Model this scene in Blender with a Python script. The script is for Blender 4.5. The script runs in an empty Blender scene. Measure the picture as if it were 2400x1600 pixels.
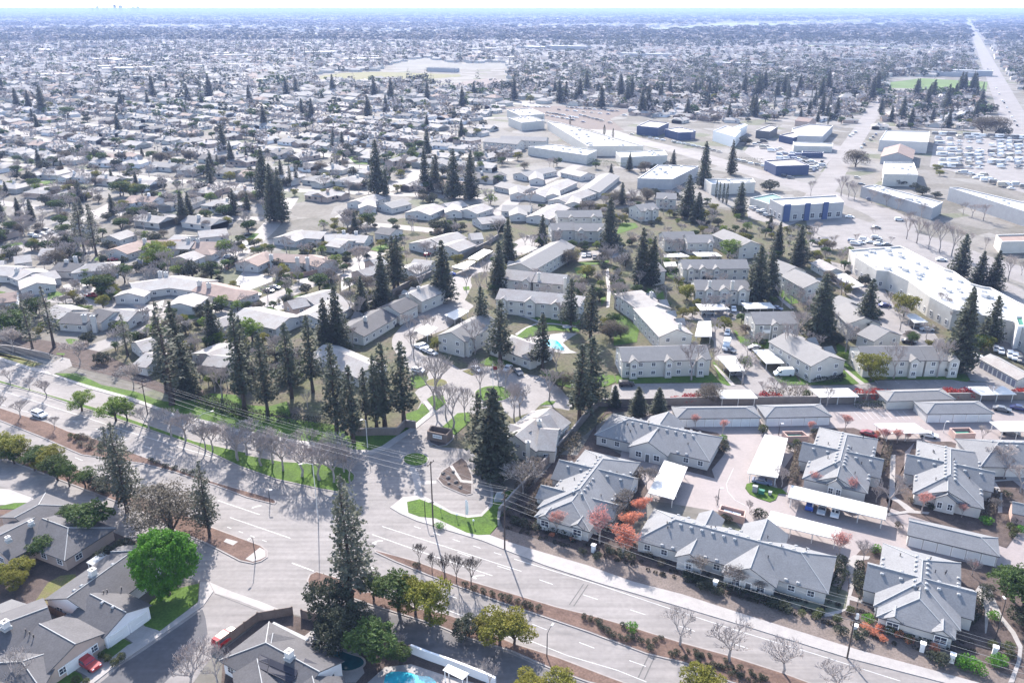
import bpy, bmesh, math, random
from mathutils import Vector, Matrix
random.seed(11)
R = random.Random(5)
S = bpy.context.scene
COL = S.collection
# ------------------------------------------------------------------ survey
F0 = 1930.0; H0 = 105.0; TH = math.atan(780/F0)
CT, ST = math.cos(TH), math.sin(TH)
TT = {'A':(0,1066),'B':(800,1066),'C':(1600,1066),'D':(0,533),'E':(800,533),'F':(1600,533),'U':(0,0),'V':(800,0),'W':(1600,0)}
def img(t, x, y):
    if t in TT: o = TT[t]; s = 2.938
    elif t[0] == 'd': o = ((int(t[1])-1)*400, 533); s = 5.8725
    elif t[0] == 'e': o = ((int(t[1])-1)*400, 800); s = 5.8725
    elif t == 'p': o = (1700,1100); s = 5.88
    elif t == 'q': o = (1480,1180); s = 4.704
    else: o = (0,0); s = 1.0
    return o[0]+x/s, o[1]+y/s
def P(t, x, y, z=0.0):
    u, v = img(t, x, y)
    a = (u-1200)/F0; b = -(v-800)/F0
    dy = CT+b*ST; dz = -ST+b*CT
    k = (z-H0)/dz
    return (a*k, dy*k)
def vrow(X, Y, Z):
    zc = Y*CT-(Z-H0)*ST; yc = Y*ST+(Z-H0)*CT
    return 800-F0*yc/zc
def ucol(X, Y, Z=0):
    zc = Y*CT-(Z-H0)*ST
    return 1200+F0*X/zc
def height_to(t, xb, yb, yt):
    X, Y = P(t, xb, yb); vt = img(t, xb, yt)[1]
    lo, hi = 0.0, 60.0
    for _ in range(30):
        m = (lo+hi)/2
        if vrow(X, Y, m) > vt: lo = m
        else: hi = m
    return (lo+hi)/2
def azv(a):
    a = math.radians(a); return (math.sin(a), math.cos(a))
# ------------------------------------------------------------------ materials
MATS = {}
def lin(c): return tuple(((x/12.92) if x <= 0.04045 else ((x+0.055)/1.055)**2.4) for x in c)
def mat(name, col, rough=0.8, var=0.25, scale=1.0, col2=None, space='obj', spec=0.3, rnd=0.0, hue=None, metal=0.0, bump=0.0, stripes=None, fine=0.0, transl=0.0, cells=None, streak=0.0):
    """procedural material: two octaves of noise between two shades, optional per-object shift"""
    if name in MATS: return MATS[name]
    m = bpy.data.materials.new(name); m.use_nodes = True
    nt = m.node_tree; N = nt.nodes; L = nt.links
    b = N['Principled BSDF']
    b.inputs['Roughness'].default_value = rough
    b.inputs['Metallic'].default_value = metal
    b.inputs['Specular IOR Level'].default_value = spec
    if space == 'obj':
        tc = N.new('ShaderNodeTexCoord'); src = tc.outputs['Object']
    else:
        tc = N.new('ShaderNodeNewGeometry'); src = tc.outputs['Position']
    n = N.new('ShaderNodeTexNoise'); n.inputs['Scale'].default_value = scale; n.inputs['Detail'].default_value = 5; n.inputs['Roughness'].default_value = 0.6
    L.new(src, n.inputs['Vector'])
    mr = N.new('ShaderNodeMapRange'); mr.inputs['From Min'].default_value = 0.32; mr.inputs['From Max'].default_value = 0.68
    L.new(n.outputs['Fac'], mr.inputs['Value'])
    c2 = col2 if col2 else tuple(x*(1-var) for x in col)
    c1 = col if col2 else tuple(min(1, x*(1+var*0.6)) for x in col)
    mx = N.new('ShaderNodeMix'); mx.data_type = 'RGBA'
    mx.inputs[6].default_value = (*c2, 1); mx.inputs[7].default_value = (*c1, 1)
    L.new(mr.outputs['Result'], mx.inputs[0])
    out = mx.outputs[2]
    if fine > 0:
        n2 = N.new('ShaderNodeTexNoise'); n2.inputs['Scale'].default_value = scale*9; n2.inputs['Detail'].default_value = 3
        L.new(src, n2.inputs['Vector'])
        m2 = N.new('ShaderNodeMapRange'); m2.inputs['From Min'].default_value = 0.3; m2.inputs['From Max'].default_value = 0.7
        m2.inputs['To Min'].default_value = 1-fine; m2.inputs['To Max'].default_value = 1+fine
        L.new(n2.outputs['Fac'], m2.inputs['Value'])
        h = N.new('ShaderNodeHueSaturation'); L.new(m2.outputs['Result'], h.inputs['Value']); L.new(out, h.inputs['Color']); out = h.outputs['Color']
    if streak:
        mp = N.new('ShaderNodeMapping'); mp.inputs['Rotation'].default_value = (0,0,math.radians(26.8)); mp.inputs['Scale'].default_value = (0.025, 0.9, 1); L.new(src, mp.inputs['Vector'])
        n5 = N.new('ShaderNodeTexNoise'); n5.inputs['Scale'].default_value = 1.0; n5.inputs['Detail'].default_value = 3; L.new(mp.outputs[0], n5.inputs['Vector'])
        n6 = N.new('ShaderNodeTexNoise'); n6.inputs['Scale'].default_value = 0.045; n6.inputs['Detail'].default_value = 6; n6.inputs['Roughness'].default_value = 0.7; L.new(src, n6.inputs['Vector'])
        ad = N.new('ShaderNodeMath'); ad.operation = 'ADD'; L.new(n5.outputs['Fac'], ad.inputs[0]); L.new(n6.outputs['Fac'], ad.inputs[1])
        m5 = N.new('ShaderNodeMapRange'); m5.inputs['From Min'].default_value = 0.7; m5.inputs['From Max'].default_value = 1.3; m5.inputs['To Min'].default_value = 1-streak; m5.inputs['To Max'].default_value = 1+streak
        L.new(ad.outputs[0], m5.inputs['Value'])
        h = N.new('ShaderNodeHueSaturation'); L.new(m5.outputs['Result'], h.inputs['Value']); L.new(out, h.inputs['Color']); out = h.outputs['Color']
    if stripes:
        w = N.new('ShaderNodeTexWave'); w.bands_direction = stripes[0]; w.inputs['Scale'].default_value = stripes[1]; w.inputs['Distortion'].default_value = stripes[3] if len(stripes) > 3 else 0
        L.new(src, w.inputs['Vector'])
        m3 = N.new('ShaderNodeMapRange'); m3.inputs['To Min'].default_value = 1-stripes[2]; m3.inputs['To Max'].default_value = 1.0
        L.new(w.outputs['Fac'], m3.inputs['Value'])
        h = N.new('ShaderNodeHueSaturation'); L.new(m3.outputs['Result'], h.inputs['Value']); L.new(out, h.inputs['Color']); out = h.outputs['Color']
    if cells:
        vo = N.new('ShaderNodeTexVoronoi'); vo.inputs['Scale'].default_value = cells[0]
        L.new(src, vo.inputs['Vector'])
        sp = N.new('ShaderNodeSeparateColor'); L.new(vo.outputs['Color'], sp.inputs['Color'])
        cr = N.new('ShaderNodeValToRGB'); cr.color_ramp.interpolation = 'CONSTANT'
        el = cr.color_ramp.elements
        el[0].position = 0; el[0].color = (*cells[1][0][1], 1)
        el[1].position = cells[1][1][0]; el[1].color = (*cells[1][1][1], 1)
        for p_, c_ in cells[1][2:]:
            e = el.new(p_); e.color = (*c_, 1)
        L.new(sp.outputs[0], cr.inputs['Fac'])
        m4 = N.new('ShaderNodeMix'); m4.data_type = 'RGBA'; m4.inputs[0].default_value = cells[2]
        L.new(out, m4.inputs[6]); L.new(cr.outputs['Color'], m4.inputs[7]); out = m4.outputs[2]
    if rnd > 0:
        oi = N.new('ShaderNodeObjectInfo')
        h = N.new('ShaderNodeHueSaturation')
        a = N.new('ShaderNodeMapRange'); a.inputs['To Min'].default_value = 1-rnd; a.inputs['To Max'].default_value = 1+rnd
        L.new(oi.outputs['Random'], a.inputs['Value']); L.new(a.outputs['Result'], h.inputs['Value'])
        a2 = N.new('ShaderNodeMapRange'); a2.inputs['To Min'].default_value = 0.5-rnd*0.07; a2.inputs['To Max'].default_value = 0.5+rnd*0.07
        fr = N.new('ShaderNodeMath'); fr.operation = 'FRACT'; mu = N.new('ShaderNodeMath'); mu.operation = 'MULTIPLY'; mu.inputs[1].default_value = 7.31
        L.new(oi.outputs['Random'], mu.inputs[0]); L.new(mu.outputs[0], fr.inputs[0]); L.new(fr.outputs[0], a2.inputs['Value']); L.new(a2.outputs['Result'], h.inputs['Hue'])
        L.new(out, h.inputs['Color']); out = h.outputs['Color']
    L.new(out, b.inputs['Base Color'])
    if transl > 0:
        tr = N.new('ShaderNodeBsdfTranslucent'); L.new(out, tr.inputs['Color'])
        ms = N.new('ShaderNodeMixShader'); ms.inputs[0].default_value = transl
        L.new(b.outputs[0], ms.inputs[1]); L.new(tr.outputs[0], ms.inputs[2]); L.new(ms.outputs[0], N['Material Output'].inputs['Surface'])
    if bump > 0:
        bp = N.new('ShaderNodeBump'); bp.inputs['Strength'].default_value = bump; bp.inputs['Distance'].default_value = 0.05
        L.new(n.outputs['Fac'], bp.inputs['Height']); L.new(bp.outputs[0], b.inputs['Normal'])
    MATS[name] = m
    return m
# ------------------------------------------------------------------ mesh builder
class MB:
    def __init__(s): s.v = []; s.f = []; s.m = []; s.cm = 0
    def face(s, pts):
        i = len(s.v); s.v.extend([tuple(p) for p in pts]); s.f.append(tuple(range(i, i+len(pts)))); s.m.append(s.cm)
    def quad(s, a, b, c, d): s.face((a, b, c, d))
    def hexa(s, b4, t4):
        b = list(b4); t = list(t4)
        s.face(b[::-1]); s.face(t)
        for i in range(4):
            j = (i+1) % 4
            s.face((b[i], b[j], t[j], t[i]))
    def box(s, cx, cy, z0, z1, lx, ly, az=90.0):
        """lx along direction az, ly across"""
        dx, dy = azv(az); nx, ny = -dy, dx
        pts = []
        for a, c in ((-1,-1),(1,-1),(1,1),(-1,1)):
            pts.append((cx+dx*a*lx/2+nx*c*ly/2, cy+dy*a*lx/2+ny*c*ly/2))
        s.hexa([(p[0],p[1],z0) for p in pts], [(p[0],p[1],z1) for p in pts])
    def prism(s, pts, z0, z1, bottom=False):
        n = len(pts)
        if area(pts) < 0: pts = pts[::-1]
        s.face([(p[0],p[1],z1) for p in pts])
        for i in range(n):
            j = (i+1) % n
            s.face(((pts[i][0],pts[i][1],z0),(pts[j][0],pts[j][1],z0),(pts[j][0],pts[j][1],z1),(pts[i][0],pts[i][1],z1)))
        if bottom: s.face([(p[0],p[1],z0) for p in pts[::-1]])
    def tube(s, p0, p1, r0, r1, n=5, cap=True):
        p0 = Vector(p0); p1 = Vector(p1); d = p1-p0
        if d.length < 1e-6: return
        d.normalize(); u = d.orthogonal().normalized(); w = d.cross(u)
        i = len(s.v)
        for p, r in ((p0, r0), (p1, r1)):
            for k in range(n):
                a = 2*math.pi*k/n
                s.v.append(tuple(p+u*(math.cos(a)*r)+w*(math.sin(a)*r)))
        for k in range(n):
            j = (k+1) % n
            s.f.append((i+k, i+j, i+n+j, i+n+k)); s.m.append(s.cm)
        if cap:
            s.f.append(tuple(i+n+k for k in range(n))); s.m.append(s.cm)
    def lathe(s, cx, cy, prof, n=10):
        i = len(s.v)
        for r, z in prof:
            for k in range(n):
                a = 2*math.pi*k/n; s.v.append((cx+r*math.cos(a), cy+r*math.sin(a), z))
        for q in range(len(prof)-1):
            for k in range(n):
                j = (k+1) % n
                s.f.append((i+q*n+k, i+q*n+j, i+(q+1)*n+j, i+(q+1)*n+k)); s.m.append(s.cm)
        s.f.append(tuple(i+(len(prof)-1)*n+k for k in range(n))); s.m.append(s.cm)
    def mesh(s, name, mats):
        me = bpy.data.meshes.new(name); me.from_pydata(s.v, [], s.f)
        if not isinstance(mats, (list, tuple)): mats = [mats]
        for m in mats: me.materials.append(m)
        if len(mats) > 1: me.polygons.foreach_set('material_index', s.m)
        me.update()
        return me
    def build(s, name, mats, parent=None, loc=None):
        """vertices are given in world (or thing) space; with loc the mesh is shifted so the origin sits there"""
        if loc is not None:
            lx, ly, lz = loc; s.v = [(a-lx, b-ly, c-lz) for a, b, c in s.v]
        o = bpy.data.objects.new(name, s.mesh(name, mats)); COL.objects.link(o)
        if parent is not None: o.parent = parent
        elif loc is not None: o.location = loc
        return o
def area(p):
    return sum(p[i][0]*p[(i+1) % len(p)][1]-p[(i+1) % len(p)][0]*p[i][1] for i in range(len(p)))/2
def inside(p, poly):
    x, y = p; c = False; n = len(poly)
    for i in range(n):
        x1, y1 = poly[i]; x2, y2 = poly[(i+1) % n]
        if (y1 > y) != (y2 > y) and x < (x2-x1)*(y-y1)/(y2-y1)+x1: c = not c
    return c
ALL = []
def tag(o, label, cat, group=None, kind=None):
    if label: o['label'] = label
    if cat: o['category'] = cat
    if group: o['group'] = group
    if kind: o['kind'] = kind
    ALL.append(o)
    return o
def empty(name, loc, label, cat, group=None, rz=0.0):
    o = bpy.data.objects.new(name, None); COL.objects.link(o); o.location = loc; o.rotation_euler = (0,0,rz)
    o.empty_display_size = 0.5
    return tag(o, label, cat, group)
def struct(o, label=None, kind='structure'):
    o['kind'] = kind
    if label: o['label'] = label
    return o
# ------------------------------------------------------------------ palette
M = {}
M['asphalt'] = mat('asphalt', (0.190,0.175,0.170), 0.8, 0.12, 0.12, space='w', spec=0.22, fine=0.08, streak=0.22)
M['asphalt2'] = mat('asphalt_parking', (0.20,0.185,0.180), 0.8, 0.15, 0.15, space='w', spec=0.22, fine=0.10)
M['paving'] = mat('court_paving', (0.225,0.192,0.187), 0.7, 0.10, 0.15, space='w', spec=0.4, fine=0.06)
M['concrete'] = mat('concrete', (0.275,0.257,0.25), 0.75, 0.12, 0.5, space='w', fine=0.06)
M['kerb'] = mat('kerb_concrete', (0.235,0.212,0.205), 0.8, 0.15, 0.6, space='w')
M['paint'] = mat('road_paint', (0.44,0.44,0.44), 0.6, 0.25, 0.8, space='w')
M['lawn'] = mat('lawn_grass', (0.078,0.135,0.020), 0.9, 0.3, 0.25, col2=(0.050,0.088,0.020), space='w', spec=0.1, fine=0.28)
M['lawn2'] = mat('dry_grass', (0.11,0.125,0.035), 0.9, 0.3, 0.35, col2=(0.13,0.105,0.058), space='w', spec=0.1, fine=0.25)
M['dirt'] = mat('median_dirt', (0.145,0.096,0.078), 0.95, 0.3, 0.3, col2=(0.10,0.066,0.053), space='w', spec=0.1, fine=0.22)
M['mulch'] = mat('mulch_bed', (0.105,0.080,0.072), 0.95, 0.3, 0.5, col2=(0.062,0.049,0.044), space='w', spec=0.1, fine=0.25)
M['sand'] = mat('gravel_verge', (0.168,0.137,0.122), 0.95, 0.3, 0.3, col2=(0.125,0.103,0.093), space='w', spec=0.1, fine=0.22)
M['ground'] = mat('town_ground', (0.22,0.20,0.18), 0.95, 0.3, 0.06, col2=(0.15,0.135,0.12), space='w', spec=0.1, fine=0.2)
M['roofA'] = mat('grey_shingle', (0.166,0.168,0.176), 0.85, 0.10, 0.35, spec=0.25, fine=0.12, rnd=0.05)
M['ridge'] = mat('ridge_cap', (0.30,0.305,0.31), 0.8, 0.05, 1.0)
M['roofB'] = mat('warm_grey_shingle', (0.19,0.183,0.18), 0.85, 0.08, 0.6, spec=0.25, fine=0.1, rnd=0.07)
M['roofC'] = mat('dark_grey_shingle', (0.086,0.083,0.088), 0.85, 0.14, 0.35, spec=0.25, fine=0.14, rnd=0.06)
M['roofD'] = mat('tan_shingle', (0.24,0.175,0.15), 0.85, 0.15, 0.3, spec=0.25, fine=0.1, rnd=0.06)
M['roofW'] = mat('white_membrane', (0.44,0.43,0.42), 0.6, 0.07, 0.15, spec=0.3, fine=0.05)
M['roofP'] = mat('weathered_pale_shingle', (0.285,0.278,0.270), 0.85, 0.12, 0.25, col2=(0.235,0.208,0.197), spec=0.3, fine=0.1, rnd=0.08)
M['wallL'] = mat('pale_lap_siding', (0.50,0.475,0.455), 0.8, 0.06, 0.6, stripes=('Z',3.0,0.12), rnd=0.03)
M['wallW'] = mat('white_stucco', (0.66,0.66,0.68), 0.8, 0.06, 0.5, rnd=0.03)
M['wallT'] = mat('beige_siding', (0.50,0.475,0.435), 0.8, 0.08, 0.5, stripes=('Z',3.0,0.10), rnd=0.05)
M['wallB'] = mat('tan_stucco', (0.42,0.32,0.27), 0.85, 0.08, 0.5, rnd=0.05)
M['wallG'] = mat('grey_wall', (0.33,0.33,0.34), 0.85, 0.08, 0.5, rnd=0.05)
M['blue'] = mat('blue_panel', (0.04,0.06,0.13), 0.6, 0.08, 0.5)
M['green'] = mat('green_metal', (0.03,0.16,0.11), 0.6, 0.08, 0.5)
M['teal'] = mat('teal_roof', (0.14,0.27,0.24), 0.6, 0.08, 0.5)
M['trim'] = mat('white_trim', (0.74,0.73,0.72), 0.7, 0.04, 1.0)
M['fascia'] = mat('grey_fascia', (0.10,0.10,0.105), 0.7, 0.05, 1.0)
M['door'] = mat('garage_door_white', (0.66,0.66,0.66), 0.6, 0.05, 1.0, stripes=('Z',2.0,0.15))
M['doorb'] = mat('garage_door_bluegrey', (0.22,0.23,0.29), 0.6, 0.05, 1.0, stripes=('Z',2.0,0.15))
M['glass'] = mat('window_glass', (0.045,0.05,0.07), 0.12, 0.3, 1.5, spec=0.6)
M['canopy'] = mat('carport_roof_white', (0.50,0.49,0.475), 0.55, 0.05, 0.3, spec=0.35, fine=0.03)
M['steel'] = mat('painted_post', (0.58,0.56,0.54), 0.6, 0.05, 1.0)
M['dark'] = mat('dark_metal', (0.03,0.03,0.033), 0.5, 0.1, 1.0)
M['wood'] = mat('weathered_pole_wood', (0.075,0.058,0.05), 0.9, 0.25, 1.2)
M['wallm'] = mat('masonry_wall', (0.17,0.145,0.132), 0.9, 0.15, 0.6, space='w', fine=0.12)
M['wallp'] = mat('pink_block', (0.43,0.30,0.26), 0.9, 0.10, 0.6, fine=0.06)
M['fence'] = mat('timber_fence', (0.17,0.13,0.11), 0.9, 0.2, 0.8, fine=0.15)
M['fencer'] = mat('reddish_timber_fence', (0.36,0.23,0.18), 0.9, 0.15, 0.8, fine=0.12)
M['bark'] = mat('bark', (0.07,0.052,0.043), 0.95, 0.3, 2.0)
M['barkp'] = mat('pale_bark', (0.33,0.285,0.265), 0.95, 0.25, 2.0, rnd=0.1)
M['red'] = mat('car_red', (0.28,0.015,0.02), 0.3, 0.05, 1.0, spec=0.6)
M['water'] = mat('pool_water', (0.03,0.36,0.44), 0.08, 0.25, 0.8, spec=0.6)
M['waterd'] = mat('dark_pool_water', (0.01,0.075,0.09), 0.08, 0.25, 0.8, spec=0.6)
M['solar'] = mat('solar_panel', (0.028,0.03,0.045), 0.7, 0.1, 1.0, spec=0.15, stripes=('X',2.0,0.3))
M['tyre'] = mat('tyre', (0.02,0.02,0.02), 0.8, 0.1, 1.0)
M['cable'] = mat('cable_grey', (0.22,0.22,0.22), 0.6, 0.05, 1.0)
M['garden'] = mat('garden_ground', (0.085,0.092,0.045), 0.95, 0.3, 0.12, col2=(0.105,0.085,0.07), space='w', spec=0.1, fine=0.3)
M['lamp'] = mat('lamp_glass', (0.75,0.75,0.74), 0.4, 0.03, 1.0)
LEAF = dict(rough=0.75, spec=0.12, rnd=0.14, transl=0.25)
M['redwood'] = mat('redwood_foliage', (0.100,0.110,0.074), col2=(0.054,0.064,0.047), scale=0.6, **LEAF)
M['pine'] = mat('grey_pine_foliage', (0.125,0.130,0.095), col2=(0.075,0.082,0.062), scale=0.6, **LEAF)
M['leafG'] = mat('green_foliage', (0.080,0.122,0.030), col2=(0.040,0.066,0.020), scale=0.6, **LEAF)
M['leafB'] = mat('bright_green_foliage', (0.105,0.235,0.022), col2=(0.05,0.15,0.014), scale=0.5, rough=0.75, spec=0.12, transl=0.25)
M['leafY'] = mat('yellow_green_foliage', (0.23,0.205,0.03), col2=(0.11,0.12,0.022), scale=0.5, **LEAF)
M['leafL'] = mat('light_spring_foliage', (0.19,0.25,0.045), col2=(0.11,0.155,0.03), scale=0.6, **LEAF)
M['leafP'] = mat('grey_brown_foliage', (0.16,0.13,0.095), col2=(0.085,0.075,0.06), scale=0.5, **LEAF)
M['leafR'] = mat('coral_red_foliage', (0.58,0.25,0.22), col2=(0.48,0.21,0.18), scale=0.4, rough=0.75, spec=0.1, rnd=0.10, transl=0.4)
M['leafO'] = mat('orange_red_foliage', (0.62,0.25,0.15), col2=(0.52,0.20,0.12), scale=0.4, rough=0.75, spec=0.1, rnd=0.08, transl=0.4)
M['leafW'] = mat('white_blossom', (0.42,0.37,0.33), col2=(0.28,0.23,0.20), scale=0.6, **LEAF)
M['leafD'] = mat('dark_shrub_foliage', (0.065,0.074,0.047), col2=(0.034,0.041,0.028), scale=0.8, **LEAF)
M['leafQ'] = mat('shrub_foliage', (0.095,0.105,0.04), col2=(0.05,0.06,0.025), scale=0.8, **LEAF)
M['leafV'] = mat('vermilion_shrub', (0.38,0.035,0.03), col2=(0.25,0.03,0.02), scale=0.8, **LEAF)
def patch(name, m, pts, z, z0=None, label=None, kind='structure', side=None):
    """a sheet (or a raised slab with real sides when z0 is given) over a polygon of ground points"""
    b = MB()
    if area(pts) < 0: pts = pts[::-1]
    if z0 is None: b.face([(p[0],p[1],z) for p in pts])
    else:
        b.face([(p[0],p[1],z) for p in pts]); n = len(pts); b.cm = 1 if side else 0
        for i in range(n):
            j = (i+1) % n
            b.face(((pts[i][0],pts[i][1],z0),(pts[j][0],pts[j][1],z0),(pts[j][0],pts[j][1],z),(pts[i][0],pts[i][1],z)))
    o = b.build(name, [m, side] if side else m)
    me = o.data; bm = bmesh.new(); bm.from_mesh(me)
    bmesh.ops.triangulate(bm, faces=[f for f in bm.faces if len(f.verts) > 4]); bm.to_mesh(me); bm.free()
    return struct(o, label, kind)
def PP(*a):
    """PP('A',x,y,x,y,...,'B',x,y,...) -> ground points"""
    out = []; t = 'x'; i = 0
    while i < len(a):
        if isinstance(a[i], str): t = a[i]; i += 1
        else: out.append(P(t, a[i], a[i+1])); i += 2
    return out
def inset(pts, d):
    if area(pts) < 0: pts = pts[::-1]
    n = len(pts); out = []
    for i in range(n):
        p0 = Vector(pts[i-1]); p1 = Vector(pts[i]); p2 = Vector(pts[(i+1) % n])
        a = (p1-p0); b = (p2-p1)
        if a.length < 1e-4 or b.length < 1e-4: out.append(pts[i]); continue
        a.normalize(); b.normalize()
        na = Vector((-a.y, a.x)); nb = Vector((-b.y, b.x)); m = na+nb
        if m.length < 1e-3: m = na
        m.normalize(); c = max(0.45, m.dot(na))
        q = p1+m*(d/c); out.append((q.x, q.y))
    return out
def island(name, m, pts, label, kw=0.35, z=0.14, base=0.0):
    """kerbed island: a concrete kerb ring with the planted surface 2 cm proud inside"""
    k = patch(name+'_kerb' if False else 'kerb', M['kerb'], pts, base+z, base-0.02, 'pale concrete kerb around the '+label)
    patch(name, m, inset(pts, kw), base+z+0.025, None, label)
def smooth(pts, it=1):
    for _ in range(it):
        o = []
        for i in range(len(pts)):
            a = pts[i]; b = pts[(i+1) % len(pts)]
            o.append((a[0]*.75+b[0]*.25, a[1]*.75+b[1]*.25)); o.append((a[0]*.25+b[0]*.75, a[1]*.25+b[1]*.75))
        pts = o
    return pts
def smooth_open(pts, it=1):
    for _ in range(it):
        o = [pts[0]]
        for i in range(len(pts)-1):
            a = pts[i]; b = pts[i+1]
            o.append((a[0]*.75+b[0]*.25, a[1]*.75+b[1]*.25)); o.append((a[0]*.25+b[0]*.75, a[1]*.25+b[1]*.75))
        o.append(pts[-1]); pts = o
    return pts
def ribbon(b, pts, w, z, dash=None):
    """a painted line / path ribbon along ground points"""
    if dash:
        on, off = dash; seg = []; acc = 0.0; state = True; cur = [pts[0]]; left = on
        for i in range(len(pts)-1):
            a = Vector(pts[i]); c = Vector(pts[i+1]); d = (c-a).length; t = 0.0
            if d < 1e-6: continue
            while d-t > left:
                t += left; q = a+(c-a)*(t/d)
                if state: cur.append((q.x,q.y)); seg.append(cur); cur = []; left = off; state = False
                else: cur = [(q.x,q.y)]; left = on; state = True
            left -= d-t
            if state: cur.append((c.x,c.y))
        for s in seg: ribbon(b, s, w, z)
        return
    L = []; Rr = []
    n = len(pts)
    for i in range(n):
        a = Vector(pts[max(0,i-1)]); c = Vector(pts[min(n-1,i+1)]); d = c-a
        if d.length < 1e-6: continue
        d.normalize(); nn = Vector((-d.y, d.x))*w/2; p = Vector(pts[i])
        L.append((p.x+nn.x, p.y+nn.y, z)); Rr.append((p.x-nn.x, p.y-nn.y, z))
    for i in range(len(L)-1): b.quad(Rr[i], Rr[i+1], L[i+1], L[i])
def path(name, m, pts, w, z, label):
    b = MB(); ribbon(b, pts, w, z); o = b.build(name, m)
    return struct(o, label)
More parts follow.
